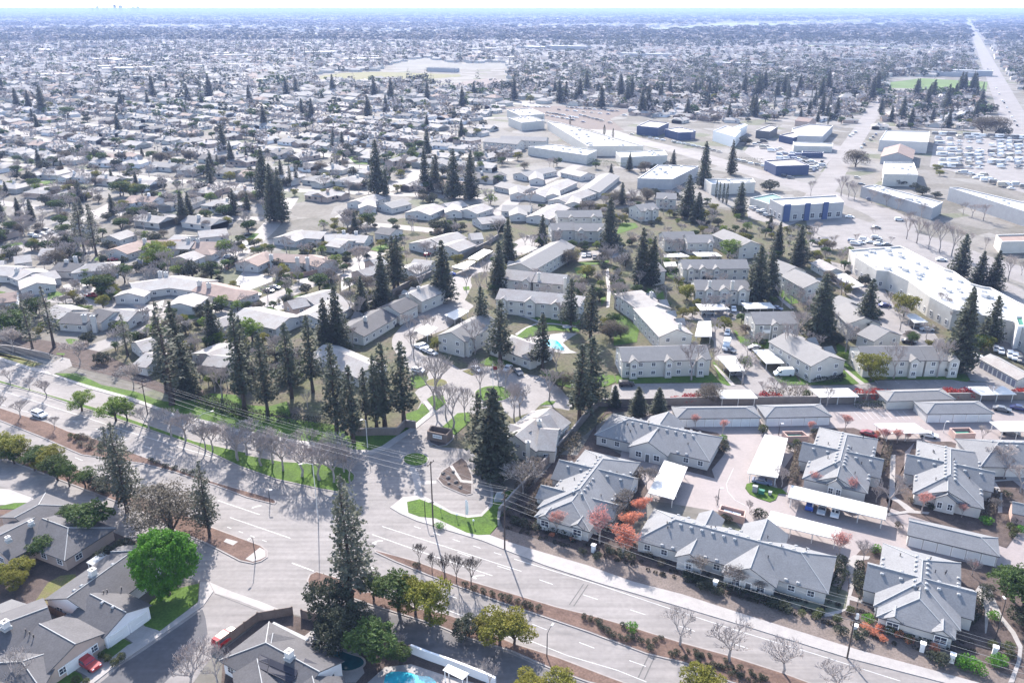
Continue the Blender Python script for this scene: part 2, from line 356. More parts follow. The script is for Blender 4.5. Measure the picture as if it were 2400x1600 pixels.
# ------------------------------------------------------------------ buildings
_shared = {}
def shared(name, key, fn, mats):
    k = key
    if k not in _shared:
        b = MB(); fn(b); _shared[k] = b.mesh(name, mats)
    return _shared[k]
def inst(name, me, parent, loc, rz=0.0, sc=None):
    o = bpy.data.objects.new(name, me); COL.objects.link(o); o.location = loc; o.rotation_euler = (0,0,rz)
    if sc: o.scale = sc
    if parent is not None: o.parent = parent
    return o
def rot_of(az):  # local +X looks along azimuth az
    return math.radians(90-az)
class Bld:
    def __init__(s, name, label, cat='house', group=None, wall='wallL', roof='roofA', ov=0.5, cap=True):
        s.name, s.label, s.cat, s.group, s.wall, s.roof, s.ov, s.cap = name, label, cat, group, wall, roof, ov, cap
        s.W = MB(); s.Rf = MB(); s.wings = []; s.kids = []
    def wing(s, a, b, hw, ze, zr, e0='g', e1='g'):
        a = Vector(a); b = Vector(b); d = (b-a); L = d.length; d.normalize(); n = Vector((-d.y, d.x))
        k = len(s.wings); ze = ze+0.012*k
        s.wings.append((a, b, d, n, L, hw, ze, zr, e0, e1))
        th = 0.22; hw1 = hw
        def pt(u, w, z): q = a+d*u+n*w; return (q.x, q.y, z)
        hk = min(hw, L/2-0.01)
        u0 = hk if e0 == 'h' else 0.0; u1 = L-hk if e1 == 'h' else L
        R0 = pt(u0,0,zr); R1 = pt(u1,0,zr)
        A = pt(0,hw,ze); B = pt(L,hw,ze); C = pt(L,-hw,ze); D = pt(0,-hw,ze)
        f = s.Rf; f.cm = 0
        f.face((B, A, R0, R1)); f.face((D, C, R1, R0))
        if e0 == 'h': f.face((A, D, R0))
        if e1 == 'h': f.face((C, B, R1))
        # fascia skirt and soffit
        f.cm = 2
        lo = lambda p: (p[0], p[1], p[2]-th)
        f.quad(A, B, lo(B), lo(A)); f.quad(C, D, lo(D), lo(C))
        for e, X, Y, RR in ((e0, A, D, R0), (e1, C, B, R1)):
            if e == 'h': f.quad(X, lo(X), lo(Y), Y) if e is e0 and X is A else f.quad(X, lo(X), lo(Y), Y)
            else:
                f.quad(X, RR, lo(RR), lo(X)); f.quad(RR, Y, lo(Y), lo(RR))
        f.face((lo(A), lo(B), lo(R1), lo(R0))); f.face((lo(C), lo(D), lo(R0), lo(R1)))
        if e0 == 'h': f.face((lo(D), lo(A), lo(R0)))
        if e1 == 'h': f.face((lo(B), lo(C), lo(R1)))
        if s.cap:
            f.cm = 1; r = 0.10
            up = lambda p: (p[0], p[1], p[2]+0.02)
            f.tube(up(R0), up(R1), r, r, 4)
            if e0 == 'h': f.tube(up(R0), up(A), r, r, 4); f.tube(up(R0), up(D), r, r, 4)
            if e1 == 'h': f.tube(up(R1), up(B), r, r, 4); f.tube(up(R1), up(C), r, r, 4)
        # walls
        ov = s.ov; w = s.W; hwi = hw-ov; sl = (zr-ze)/hw; zt = ze+ov*sl-th-0.01
        i0 = 0.25 if e0 == 'g' else ov; i1 = 0.25 if e1 == 'g' else ov
        P0 = [pt(i0,hwi,0), pt(L-i1,hwi,0), pt(L-i1,-hwi,0), pt(i0,-hwi,0)]
        z2 = lambda p, z: (p[0], p[1], z)
        zt2 = zt
        T = [z2(p, zt2) for p in P0]
        w.quad(P0[1], P0[0], T[0], T[1]); w.quad(P0[3], P0[2], T[2], T[3])
        ra = pt(i0, 0, zr-th-0.01); rb = pt(L-i1, 0, zr-th-0.01)
        if e0 == 'g': w.face((P0[0], P0[3], T[3], ra, T[0]))
        else: w.quad(P0[0], P0[3], T[3], T[0])
        if e1 == 'g': w.face((P0[2], P0[1], T[1], rb, T[2]))
        else: w.quad(P0[2], P0[1], T[1], T[2])
        return s
    def ridge(s, t, x1, y1, x2, y2, zr, hw, ze, ends='gg', t2=None):
        a = Vector(P(t, x1, y1, zr)); b = Vector(P(t2 or t, x2, y2, zr)); d = (b-a).normalized()
        if ends[0] == 'h': a = a-d*hw
        if ends[1] == 'h': b = b+d*hw
        return s.wing(a, b, hw, ze, zr, ends[0], ends[1])
    def covered(s, p, skip):
        for k, (a, b, d, n, L, hw, *_r) in enumerate(s.wings):
            if k == skip: continue
            v = p-a; u = v.dot(d); w = v.dot(n)
            if 0 < u < L and abs(w) < hw-0.2: return True
        return False
    def windows(s, rows=(1.5,), sp=4.0, w=1.3, h=1.2, sides=True, ends=True, cap=60, pane=False, mats=None):
        cnt = 0
        for k, (a, b, d, n, L, hw, ze, zr, e0, e1) in enumerate(s.wings):
            hwi = hw-s.ov
            runs = []
            if sides:
                for sg in (1, -1): runs.append((a+n*hwi*sg, d, L, n*sg))
            if ends:
                i0 = 0.25 if e0 == 'g' else s.ov; i1 = 0.25 if e1 == 'g' else s.ov
                runs.append((a+d*i0-n*hwi, n, 2*hwi, -d)); runs.append((b-d*i1-n*hwi, n, 2*hwi, d))
            for o, dd, LL, nn in runs:
                if nn.y > 0.55: continue      # walls that face away are left plain
                m = max(1, int((LL-1.5)//sp))
                for q in range(m):
                    p = o+dd*(LL*(q+0.5)/m)
                    if s.covered(p+nn*0.4, k): continue
                    for z in rows:
                        if z+h > ze-0.15: continue
                        if cnt >= cap: return s
                        s.kids.append(('win', p.x, p.y, z, w, h, math.degrees(math.atan2(nn.x, nn.y)), pane)); cnt += 1
        return s
    def win(s, x, y, z, w, h, az, pane=True, kind='win'):
        s.kids.append((kind, x, y, z, w, h, az, pane)); return s
    def vents(s, fr=0.5, sp=3.0, k=None, low=False, cap=30):
        """small box vents in rows just below the ridges"""
        c = 0
        for q, (a, b, d, n, L, hw, ze, zr, e0, e1) in enumerate(s.wings):
            if k is not None and q not in k: continue
            u0 = hw*0.7 if e0 == 'h' else 1.2; u1 = L-(hw*0.7 if e1 == 'h' else 1.2)
            m = int((u1-u0)//sp)
            for sg in (1, -1):
                for i in range(m):
                    if c >= cap: return s
                    u = u0+(u1-u0)*(i+0.5)/max(1,m); w = hw*fr*sg
                    p = a+d*u+n*w; z = ze+(zr-ze)*(1-abs(w)/hw)
                    if s.higher(p, z, q): continue
                    s.kids.append(('vent', p.x, p.y, z, math.degrees(math.atan2(d.x, d.y)))); c += 1
        return s
    def higher(s, p, z, skip):
        for k, (a, b, d, n, L, hw, ze, zr, e0, e1) in enumerate(s.wings):
            if k == skip: continue
            v = p-a; u = v.dot(d); w = abs(v.dot(n))
            if 0 < u < L and w < hw:
                zz = ze+(zr-ze)*(1-w/hw)
                if e0 == 'h': zz = min(zz, ze+(zr-ze)*u/hw)
                if e1 == 'h': zz = min(zz, ze+(zr-ze)*(L-u)/hw)
                if zz > z-0.05: return True
        return False
    def pipe(s, x, y, h=0.6):
        s.kids.append(('pipe', x, y, s.roofz(Vector((x, y))), h)); return s
    def roofz(s, p):
        best = 0
        for (a, b, d, n, L, hw, ze, zr, e0, e1) in s.wings:
            v = p-a; u = v.dot(d); w = abs(v.dot(n))
            if 0 <= u <= L and w <= hw:
                zz = ze+(zr-ze)*(1-w/hw)
                if e0 == 'h': zz = min(zz, ze+(zr-ze)*u/hw)
                if e1 == 'h': zz = min(zz, ze+(zr-ze)*(L-u)/hw)
                best = max(best, zz)
        return best
    def chimney(s, x, y, ztop, w=1.0, l=1.0, z0=0.0, az=0.0):
        s.kids.append(('chim', x, y, z0, ztop, w, l, az)); return s
    def done(s):
        a = s.wings[0][0]; b = s.wings[0][1]; c = (a+b)/2
        e = empty(s.name, (c.x, c.y, 0), s.label, s.cat, s.group)
        s.root = e
        def shift(mb): mb.v = [(x-c.x, y-c.y, z) for x, y, z in mb.v]
        shift(s.W); shift(s.Rf)
        s.W.build('wall', M[s.wall] if isinstance(s.wall, str) else s.wall, e)
        rf = s.Rf.build('roof', [M[s.roof], M['ridge'], M['fascia']], e)
        for kd in s.kids:
            if kd[0] in ('win', 'door', 'gdoor', 'gdoorb', 'gable_window'):
                _, x, y, z, w, h, az, pane = kd
                t = {'win':'window','gable_window':'window','door':'door','gdoor':'garage_door','gdoorb':'garage_door'}[kd[0]]
                if t == 'window':
                    if pane:
                        me = shared('window_frame', ('wf',w,h), lambda q: framebox(q, w, h), [M['trim'], M['glass']])
                        o = inst('window', me, e, (x-c.x, y-c.y, z), rot_of(az))
                        pm = shared('pane', ('wp',w,h), lambda q: q.box(0.05, 0, 0.06, h-0.06, 0.06, w-0.12), M['glass'])
                        inst('pane', pm, o, (0,0,0))
                    else:
                        me = shared('window', ('w2',w,h), lambda q: framebox(q, w, h, True), [M['trim'], M['glass']])
                        inst('window', me, e, (x-c.x, y-c.y, z), rot_of(az))
                else:
                    mt = {'door':'fascia','gdoor':'door','gdoorb':'doorb'}[kd[0]]
                    def dm(q):
                        q.cm = 0; q.box(0.02, 0, 0, h, 0.08, w)
                        q.cm = 1; q.box(0.03, 0, h, h+0.12, 0.14, w+0.24)
                        q.box(0.03, -w/2-0.06, 0, h, 0.14, 0.12); q.box(0.03, w/2+0.06, 0, h, 0.14, 0.12)
                    me = shared(t, (kd[0],w,h), dm, [M[mt], M['trim']])
                    inst(t, me, e, (x-c.x, y-c.y, z), rot_of(az))
            elif kd[0] == 'vent':
                def vm(q):
                    q.box(0, 0, -0.1, 0.16, 0.55, 0.45); q.hexa([(-0.35,-0.3,0.16),(0.35,-0.3,0.16),(0.35,0.3,0.16),(-0.35,0.3,0.16)], [(-0.2,-0.15,0.28),(0.2,-0.15,0.28),(0.2,0.15,0.28),(-0.2,0.15,0.28)])
                me = shared('roof_vent', 'vent', vm, M['ridge'])
                inst('roof_vent', me, e, (kd[1]-c.x, kd[2]-c.y, kd[3]), rot_of(kd[4]))
            elif kd[0] == 'pipe':
                me = shared('vent_pipe', 'pipe', lambda q: (q.lathe(0,0,[(0.09,-0.3),(0.09,0.5),(0.15,0.5),(0.15,0.62)],6)), M['dark'])
                inst('vent_pipe', me, e, (kd[1]-c.x, kd[2]-c.y, kd[3]))
            elif kd[0] == 'chim':
                _, x, y, z0, zt, w, l, az = kd
                q = MB(); q.cm = 0; q.box(x-c.x, y-c.y, z0, zt-0.25, l, w, az); q.cm = 1; q.box(x-c.x, y-c.y, zt-0.25, zt-0.1, l+0.25, w+0.25, az); q.box(x-c.x, y-c.y, zt-0.1, zt+0.25, 0.4, 0.4, az)
                q.build('chimney', [M[s.wall] if isinstance(s.wall, str) else s.wall, M['ridge']], e)
        return e
def framebox(q, w, h, glass=False):
    """local X = outward"""
    q.cm = 0
    q.box(0.04, 0, -0.08, 0.06, 0.16, w+0.16); q.box(0.04, 0, h-0.06, h+0.08, 0.14, w+0.16)
    for y in (-w/2, w/2): q.box(0.04, y, 0.06, h-0.06, 0.13, 0.12)
    q.box(0.05, 0, 0.06, h-0.06, 0.11, 0.06)
    q.box(0.05, 0, h*0.5-0.02, h*0.5+0.03, 0.10, w-0.1)
    if glass:
        q.cm = 1; q.box(0.03, 0, 0.05, h-0.05, 0.08, w-0.1)
# MB.box takes an azimuth: default 90 puts lx along +X
def loc2(F, az):
    ax = azv(az); rt = azv(az+90)
    return lambda s, t: (F[0]+ax[0]*s+rt[0]*t, F[1]+ax[1]*s+rt[1]*t)
def villa(label, F, az, depth, sw=13.3, nested=0, hw=7.2, small=0, dormers=((-4.2,1.5),(3.6,1.5)), bay=None, z=6.0):
    """pinwheel bungalow: long hipped body, two gabled side wings, small front gables with windows"""
    g = loc2(F, az)
    b = Bld('bungalow', label, 'bungalow', 'grey-roofed bungalows of the gated court')
    b.wing(g(0,0), g(depth,0), hw, 3.0, z, 'h', 'h')
    b.wing(g(sw,-9.4), g(sw,9.3), 4.7, 3.0, 5.75)
    if nested: b.wing(g(-nested,0), g(8,0), hw-0.75, 2.9, z-0.55, 'h', 'g')
    if small:
        b.wing(g(6.7,-9.3), g(6.7,-2), 3.0, 2.95, 4.7); b.wing(g(6.7,2), g(6.7,9.3), 3.0, 2.95, 4.7)
    f0 = -nested
    for t, w in dormers:
        b.wing(g(f0-0.15,t), g(f0+3.2,t), w, 3.15, 4.15)
        b.win(*g(f0+0.12,t), 1.15, w*1.25, 1.45, az+180)
    if bay:
        b.wing(g(f0-0.6,bay[0]), g(f0+4.5,bay[0]), bay[1], 3.2, 4.9)
        for q in (-1.0, 1.0): b.win(*g(f0-0.33,bay[0]+q*bay[1]*0.42), 1.0, 1.0, 1.5, az+180)
        b.wing(g(0.3,bay[0]), g(5.6,bay[0]), bay[1]+2.4, 3.1, 5.3)
    b.vents(0.14, 1.6, k=(0,), cap=16); b.vents(0.93, 1.9, k=(0,), cap=14); b.vents(0.25, 3.0, k=(1,), cap=8)
    for i in range(6):
        s_ = R.uniform(5, depth-4); t_ = R.uniform(-5, 5); b.pipe(*g(s_, t_))
    for sg in (-1, 1):
        for s_ in (sw-6.5, sw+6.5, sw-2, sw+2):
            if 1 < s_ < depth-1:
                x = 6.75 if abs(s_-sw) > 4.5 else 9.12
                b.win(*g(s_, sg*x), 1.0, 1.2, 1.3, az+90*sg)
        b.kids.append(('door', *g(sw+sg*0.3, sg*9.08), 0.05, 1.0, 2.1, az+90*sg, False))
    return b.done()
def longvilla(label, Cn, az, L, hw, fronts, backs, z=6.1):
    g = loc2(Cn, az)
    b = Bld('bungalow', label, 'bungalow', 'grey-roofed bungalows of the gated court')
    b.wing(g(-L/2,0), g(L/2,0), hw, 3.0, z, 'h', 'h')
    for s_, t_, w, zz in fronts: b.wing(g(s_,1), g(s_,t_), w, 3.0, zz)
    for s_, t_, w, zz in backs: b.wing(g(s_,-1), g(s_,t_), w, 3.0, zz)
    b.vents(0.14, 2.2, k=(0,), cap=20); b.vents(0.93, 2.1, k=(0,), cap=18)
    for i in range(8): b.pipe(*g(R.uniform(-L/2+5, L/2-5), R.uniform(-4, 4)))
    for k in range(int(L//3.6)):
        s_ = -L/2+2.5+k*3.6
        if any(abs(s_-f[0]) < f[2]+0.8 for f in fronts): continue
        b.win(*g(s_, hw-0.5), 1.0, 1.3, 1.3, az+90)
    for s_, t_, w, zz in fronts:
        for q in ((-0.45, 0.45) if w > 3 else (0,)): b.win(*g(s_+q*w, t_-0.25), 0.9, 1.5, 1.5, az+90)
        b.kids.append(('door', *g(s_, t_-0.25), 0.05, 1.0, 2.1, az+90, False))
    return b.done()
# ---- garages
def garage_row(label, a, b_, hw, zr=4.1, ze=2.75, ends='hh', n=5, wall='wallL', roof='roofA', front=-1, dk='gdoor', group='garage blocks'):
    b = Bld('garage_block', label, 'garage', group, wall, roof, ov=0.3)
    b.wing(a, b_, hw, ze, zr, ends[0], ends[1])
    A, B_, d, nn, L, *_ = b.wings[0]
    az = math.degrees(math.atan2((nn*front).x, (nn*front).y))
    for i in range(n):
        p = A+d*(0.5+(L-1.0)*(i+0.5)/n)+nn*front*(hw-0.3)
        b.kids.append((dk, p.x, p.y, 0.02, (L-1.0)/n-0.45, 2.2, az, False))
    return b.done()
# ---- carports: flat canopy on posts with a low purlin frame
def carport(label, q, z=2.7, n=None, th=0.2):
    q = [Vector(p) for p in q]
    c = sum(q, Vector((0,0)))/4
    e = empty('carport', (c.x, c.y, 0), label, 'carport', 'white flat-roofed carports')
    b = MB(); b.prism([(p.x-c.x, p.y-c.y) for p in q], z-th, z, True); b.build('canopy', M['canopy'], e)
    e1 = (q[1]-q[0]).length; e2 = (q[3]-q[0]).length
    A, B, C, D = q
    if e2 > e1: A, B, C, D = q[1], q[2], q[3], q[0]
    L = (B-A).length; n = n or max(2, int(round(L/5.5))+1)
    def pm(w): w.box(0, 0, 0, z-th-0.12, 0.16, 0.16)
    me = shared('post', ('cpost', z, th), pm, M['steel'])
    for i in range(n):
        u = (i+0.15)/(n-0.7) if n > 1 else 0.5
        u = min(max(u, 0.03), 0.97)
        a = A.lerp(B, u); d = D.lerp(C, u)
        for v in (0.08, 0.92):
            p = a.lerp(d, v); inst('post', me, e, (p.x-c.x, p.y-c.y, 0))
        p0 = a.lerp(d, 0.04)-c; p1 = a.lerp(d, 0.96)-c
        fr = MB(); fr.tube((p0.x,p0.y,z-th-0.07),(p1.x,p1.y,z-th-0.07),0.09,0.09,4); fr.build('beam', M['steel'], e)
    return e
# ---- flat roofed commercial blocks
def flat(label, pts, z, roof='roofW', wall='wallG', units=0, cat='commercial building', name='flat_roof_building', group=None, par=0.7, win=None, trim=None):
    if area(pts) < 0: pts = pts[::-1]
    cx = sum(p[0] for p in pts)/len(pts); cy = sum(p[1] for p in pts)/len(pts)
    e = empty(name, (cx, cy, 0), label, cat, group)
    L = [(x-cx, y-cy) for x, y in pts]
    b = MB(); n = len(L); b.cm = 0
    inn = inset(L, 0.35)
    for i in range(n):
        j = (i+1) % n
        b.cm = 0; b.quad((*L[i],0), (*L[j],0), (*L[j],z+par), (*L[i],z+par))
        b.cm = 1; b.quad((*L[i],z+par), (*L[j],z+par), (*inn[j],z+par), (*inn[i],z+par))
        b.cm = 0; b.quad((*inn[i],z+par), (*inn[j],z+par), (*inn[j],z-0.1), (*inn[i],z-0.1))
    b.build('wall', [M[wall], M['trim']], e)
    r = MB(); r.face([(x, y, z) for x, y in inn])
    ro = r.build('roof', M[roof], e)
    if units:
        def um(q):
            q.box(0,0,0,1.1,2.0,1.6); q.lathe(0,0,[(0.55,1.1),(0.55,1.25)],8)
        me = shared('roof_unit', 'unit', um, M['steel'])
        k = 0
        for _ in range(400):
            if k >= units: break
            x = R.uniform(min(p[0] for p in inn), max(p[0] for p in inn)); y = R.uniform(min(p[1] for p in inn), max(p[1] for p in inn))
            if inside((x, y), inset(L, 2.5)):
                inst('roof_unit', me, e, (x, y, z), R.choice((0.45, 2.0)), (R.uniform(.6,1.2),)*3); k += 1
    if win:
        zz, w, h, sp = win; cnt = 0
        for i in range(n):
            a = Vector(L[i]); c = Vector(L[(i+1) % n]); d = c-a; ll = d.length
            if ll < 4: continue
            d.normalize(); nn = Vector((d.y, -d.x))
            if nn.y > 0.3: continue
            m = int(ll//sp)
            for q in range(m):
                if cnt > 60: break
                p = a+d*(ll*(q+0.5)/m)
                me = shared('window', ('w2',w,h), lambda qq: framebox(qq, w, h, True), [M['trim'], M['glass']])
                inst('window', me, e, (p.x, p.y, zz), math.atan2(nn.y, nn.x)); cnt += 1
    return e
def walls(name, label, pts, h, th=0.25, m='wallm', cat='wall', posts=0.0, closed=False, group=None, cap=None, z0=0.0):
    """free-standing wall / fence along ground points, with cap and posts"""
    pts = [Vector(p) for p in pts]
    c = pts[0]
    e = empty(name, (c.x, c.y, z0), label, cat, group)
    b = MB(); cp = MB(); po = MB()
    segs = list(zip(pts[:-1], pts[1:]))+([(pts[-1], pts[0])] if closed else [])
    for i, (a, d) in enumerate(segs):
        v = d-a; L = v.length
        if L < 0.05: continue
        az = math.degrees(math.atan2(v.x, v.y)); mid = (a+d)/2-c
        b.box(mid.x, mid.y, 0, h-0.004*(i % 2), L+th*0.5*(i % 2), th, az)
        if cap: cp.box(mid.x, mid.y, h+0.003, h+0.09-0.005*(i % 2), L+th*0.5*(i % 2), th+0.12, az)
        if posts:
            k = max(1, int(L//posts))
            for q in range(k+1):
                p = a.lerp(d, q/k)-c; inst('post', shared('post', ('fpost',h,th,m), lambda w: w.box(0,0,0,h+0.14,th+0.16,th+0.16), M[m]), e, (p.x,p.y,0), rot_of(az+.5))
    b.build('panel' if 'fence' in name else 'wall_body', M[m], e)
    if cap: cp.build('coping', M[cap], e)
    return e
# ------------------------------------------------------------------ vegetation prototypes (unit height, scaled per copy)
def leafquad(b, c, s, rnd, up=0.5):
    n = Vector((rnd.gauss(0,1), rnd.gauss(0,1), rnd.gauss(0,1)+up*2)).normalized()
    u = n.orthogonal().normalized(); a = rnd.uniform(0, 6.28); w = n.cross(u)
    u2 = u*math.cos(a)+w*math.sin(a); w2 = n.cross(u2)
    s1 = s*rnd.uniform(.6,1.3); s2 = s1*rnd.uniform(.45,.9)
    c = Vector(c)
    b.face((c-u2*s1*.5, c-w2*s2*.5, c+u2*s1*.5, c+w2*s2*.5))
def conifer(seed, tiers=34, base=0.10, rad=0.16, per=9, leaf=0.028, droop=0.25, gap=0.12, pw=0.85, cards=9, irr=0.25):
    rnd = random.Random(seed); t = MB(); c = MB()
    H = 1.0; px = py = 0
    pts = [(0,0,0)]
    for k in range(1, 7): pts.append((rnd.gauss(0,.006)*k*.4, rnd.gauss(0,.006)*k*.4, k/6))
    rr = [0.020*(1-k/6.6) for k in range(7)]; rr[0] = .026
    for k in range(6): t.tube(pts[k], pts[k+1], rr[k], rr[k+1], 7)
    sidew = [1+rnd.uniform(-irr, irr) for _ in range(8)]
    for i in range(tiers):
        f = (i+rnd.uniform(-.3,.3))/tiers; z = base+(0.985-base)*f
        r = rad*((1-f)**pw)*(0.55+0.45*min(1, f/0.12+0.3))+0.012
        if rnd.random() < gap: r *= 0.5
        n = max(3, int(per*(0.5+0.5*(1-f))))
        for q in range(n):
            a = 6.283*(q+rnd.random())/n
            rl = r*sidew[int(a/6.283*8) % 8]*rnd.uniform(.7,1.15)
            z1 = z-rl*droop*rnd.uniform(.4,1.5)
            p0 = Vector((0,0,z)); p1 = Vector((math.cos(a)*rl, math.sin(a)*rl, z1))
            if rl > 0.05 and q % 2 == 0: t.tube(p0, p0.lerp(p1,.8), 0.0035, 0.0015, 3, False)
            m = max(3, int(cards*rl/rad))
            for j in range(m):
                g = rnd.uniform(.12,1)**.75; p = p0.lerp(p1, g)
                sp = 0.25*rl*(1-g*.6)
                leafquad(c, (p.x+rnd.gauss(0,sp*.55), p.y+rnd.gauss(0,sp*.55), p.z+rnd.gauss(0,.011)+0.004), leaf*rnd.uniform(.7,1.35), rnd, 1.0)
    for _ in range(14): leafquad(c, (rnd.gauss(0,.008), rnd.gauss(0,.008), .975+rnd.uniform(-.03,.02)), leaf*.7, rnd)
    return t, c
def broad(seed, blobs=9, R0=0.36, h0=0.30, n=2400, leaf=0.035, flat_=0.8, trunk=0.035, ball=False, open_=0.0, limbs=5):
    rnd = random.Random(seed); t = MB(); c = MB()
    t.tube((0,0,0), (rnd.gauss(0,.01),rnd.gauss(0,.01),h0*.95), trunk, trunk*.75, 7)
    cz = (h0+1)/2
    bl = []
    if ball: bl = [(Vector((0,0,cz)), R0, (1-h0)/2)]
    else:
        for k in range(blobs):
            a = 6.283*(k+rnd.random()*.7)/blobs; rr = R0*rnd.uniform(.35,.68) if k else 0
            z = cz+rnd.uniform(-.55,.5)*(1-h0)/2 if k else cz+.12
            r = R0*rnd.uniform(.38,.6)
            bl.append((Vector((math.cos(a)*rr, math.sin(a)*rr, z)), r, r*flat_))
    for q in range(limbs):
        b_ = bl[q % len(bl)]; p0 = Vector((0,0,h0*.8)); p1 = b_[0]+Vector((rnd.gauss(0,.03), rnd.gauss(0,.03), -b_[2]*.2))
        m = p0.lerp(p1,.5)+Vector((0,0,.03)); t.tube(p0, m, trunk*.55, trunk*.4, 5); t.tube(m, p1, trunk*.4, trunk*.2, 5)
    tot = sum(b[1]**2 for b in bl)
    for cen, r, rz in bl:
        m = int(n*r*r/tot)
        tuft = []
        for _ in range(max(6, m//(14 if not ball else 90))):
            d = Vector((rnd.gauss(0,1), rnd.gauss(0,1), rnd.gauss(.15,1))).normalized(); tuft.append((d, rnd.uniform(.80,1.12) if not ball else rnd.uniform(.86,1.05)))
        for _ in range(m):
            d, rr = rnd.choice(tuft)
            j_ = .19 if not ball else .075
            q_ = Vector((rnd.gauss(0,j_), rnd.gauss(0,j_), rnd.gauss(0,j_))); d = (d+q_).normalized()
            if ball: rr = rr*(1.03-q_.length*.9)*(1+.05*math.sin(3*math.atan2(d.y,d.x)+1)-.06*d.z*d.z)
            k = rr*(1-abs(rnd.gauss(0,.10))-(rnd.random()**3)*.45*(1 if not ball else .4))
            p = cen+Vector((d.x*r*k, d.y*r*k, d.z*rz*k))
            if p.z < h0*.75 and not ball: continue
            if open_ and rnd.random() < open_: continue
            leafquad(c, p, leaf, rnd, .6)
    return t, c
def bare(seed, lv=5, spread=.55, up=.35, h0=.22, tw=0.0032, nb=(3,5), leaf=None, nleaf=0, first=.26, r0=.015):
    """leafless tree: recursive forks to fine twigs"""
    rnd = random.Random(seed); t = MB(); c = MB(); ends = []
    def go(p, d, L, r, k):
        e = p+d*L
        mid = p.lerp(e,.5)+Vector((rnd.gauss(0,L*.05), rnd.gauss(0,L*.05), 0))
        n = 6 if k < 1 else (4 if k < 3 else 3)
        t.tube(p, mid, r, r*.85, n, False); t.tube(mid, e, r*.85, r*.65, n, k >= lv-1)
        if k >= lv: ends.append(e); return
        m = rnd.randint(*nb)
        if k >= 2: ends.append(mid)
        for q in range(m):
            a = 6.283*(q+rnd.random()*.8)/m
            o = Vector((math.cos(a), math.sin(a), 0))
            nd = (d*.9+o*spread*rnd.uniform(.6,1.3)+Vector((0,0,up*rnd.uniform(.3,1)))).normalized()
            go(e if q < 2 or k == 0 else p.lerp(e, rnd.uniform(.55,.95)), nd, L*rnd.uniform(.62,.82), max(tw, r*.58), k+1)
    go(Vector((0,0,0)), Vector((rnd.gauss(0,.03), rnd.gauss(0,.03), 1)).normalized(), first, r0, 0)
    zm = max(v[2] for v in t.v); k = 1/zm
    t.v = [(x*k, y*k, z*k) for x, y, z in t.v]
    if nleaf:
        for _ in range(nleaf):
            e = rnd.choice(ends)*k
            leafquad(c, (e.x+rnd.gauss(0,.022), e.y+rnd.gauss(0,.022), e.z+rnd.gauss(0,.022)), leaf, rnd, .4)
    return t, c
def cyp(seed):
    rnd = random.Random(seed); t = MB(); c = MB(); t.tube((0,0,0),(0,0,.5),.012,.006,5)
    for _ in range(900):
        z = rnd.uniform(.03,1); r = .055*math.sin(min(1,(z)*3.0)*1.57)*(1-max(0,z-.45)/.58)**.7*rnd.uniform(.75,1.08); a = rnd.uniform(0,6.28)
        leafquad(c, (math.cos(a)*r, math.sin(a)*r, z), .03, rnd, .2)
    return t, c
def shrub(seed, n=420, leaf=.13):
    rnd = random.Random(seed); t = MB(); c = MB()
    for q in range(4):
        a = rnd.uniform(0,6.28); t.tube((0,0,0), (math.cos(a)*.25, math.sin(a)*.25, .6), .03, .015, 4)
    bl = [(Vector((rnd.gauss(0,.18), rnd.gauss(0,.18), .5)), rnd.uniform(.3,.42)) for _ in range(5)]+[(Vector((0,0,.5)), .48)]
    for _ in range(n):
        cc, r = rnd.choice(bl); d = Vector((rnd.gauss(0,1), rnd.gauss(0,1), rnd.gauss(.3,1))).normalized()
        p = cc+d*r*rnd.uniform(.78,1.06)
        if p.z < .03: p.z = rnd.uniform(.03,.2)
        leafquad(c, p, leaf, rnd, .6)
    return t, c
def palm(seed):
    rnd = random.Random(seed); t = MB(); c = MB(); t.tube((0,0,0),(.02,0,.8),.028,.018,7)
    for q in range(34):
        a = rnd.uniform(0,6.28); el = rnd.uniform(-.3,1.1); p = Vector((.02,0,.8)); d = Vector((math.cos(a)*math.cos(el), math.sin(a)*math.cos(el), math.sin(el)))
        for k in range(5):
            e = p+d*.055; s = Vector((-d.y, d.x, 0)).normalized()*.03*(1-k*.12)
            c.quad(p-s, p+s*.15, e+s*.15, e-s); c.quad(p-s*.15, p+s, e+s, e-s*.15)
            p = e; d = (d+Vector((0,0,-.28))).normalized()
    return t, c
PROTO = {}
def proto(key, tc, tm, cm, join=False):
    t, c = tc
    tme = t.mesh(key+'_trunk', tm); cme = c.mesh(key+'_crown', cm) if c.f else None
    j = MB(); j.v = list(t.v)+list(c.v); n = len(t.v); j.f = list(t.f)+[tuple(i+n for i in f) for f in c.f]; j.m = [0]*len(t.f)+[1]*len(c.f)
    jm = j.mesh(key, [tm, cm] if c.f else [tm])
    if c.f: jm.polygons.foreach_set('material_index', j.m)
    PROTO.setdefault(key, []).append((tme, cme, jm))
B_, BP = M['bark'], M['barkp']
for sd in (1,2,3): proto('redwood', conifer(sd, 44, .06, .175, 13, .036, .3, .08, .68, 15), B_, M['redwood'])
for sd in (4,5,6): proto('slim_redwood', conifer(sd, 38, .20, .145, 10, .034, .25, .16, .6, 10, .35), B_, M['redwood'])
for sd in (7,8): proto('sparse_pine', conifer(sd, 28, .26, .18, 7, .032, .05, .25, .55, 8, .45), B_, M['pine'])
for sd in (9,): proto('eucalyptus', conifer(sd, 34, .14, .20, 9, .026, -.1, .22, .5, 26, .5), B_, M['pine'])
for sd in (11,12,13): proto('bare', bare(sd, 5, .46, .36, first=.17, tw=.0016, nb=(3,4), r0=.012), BP, BP)
for sd in (14,15): proto('bare_wide', bare(sd, 5, .60, .28, first=.15, tw=.0017, nb=(3,4), r0=.013), BP, BP)
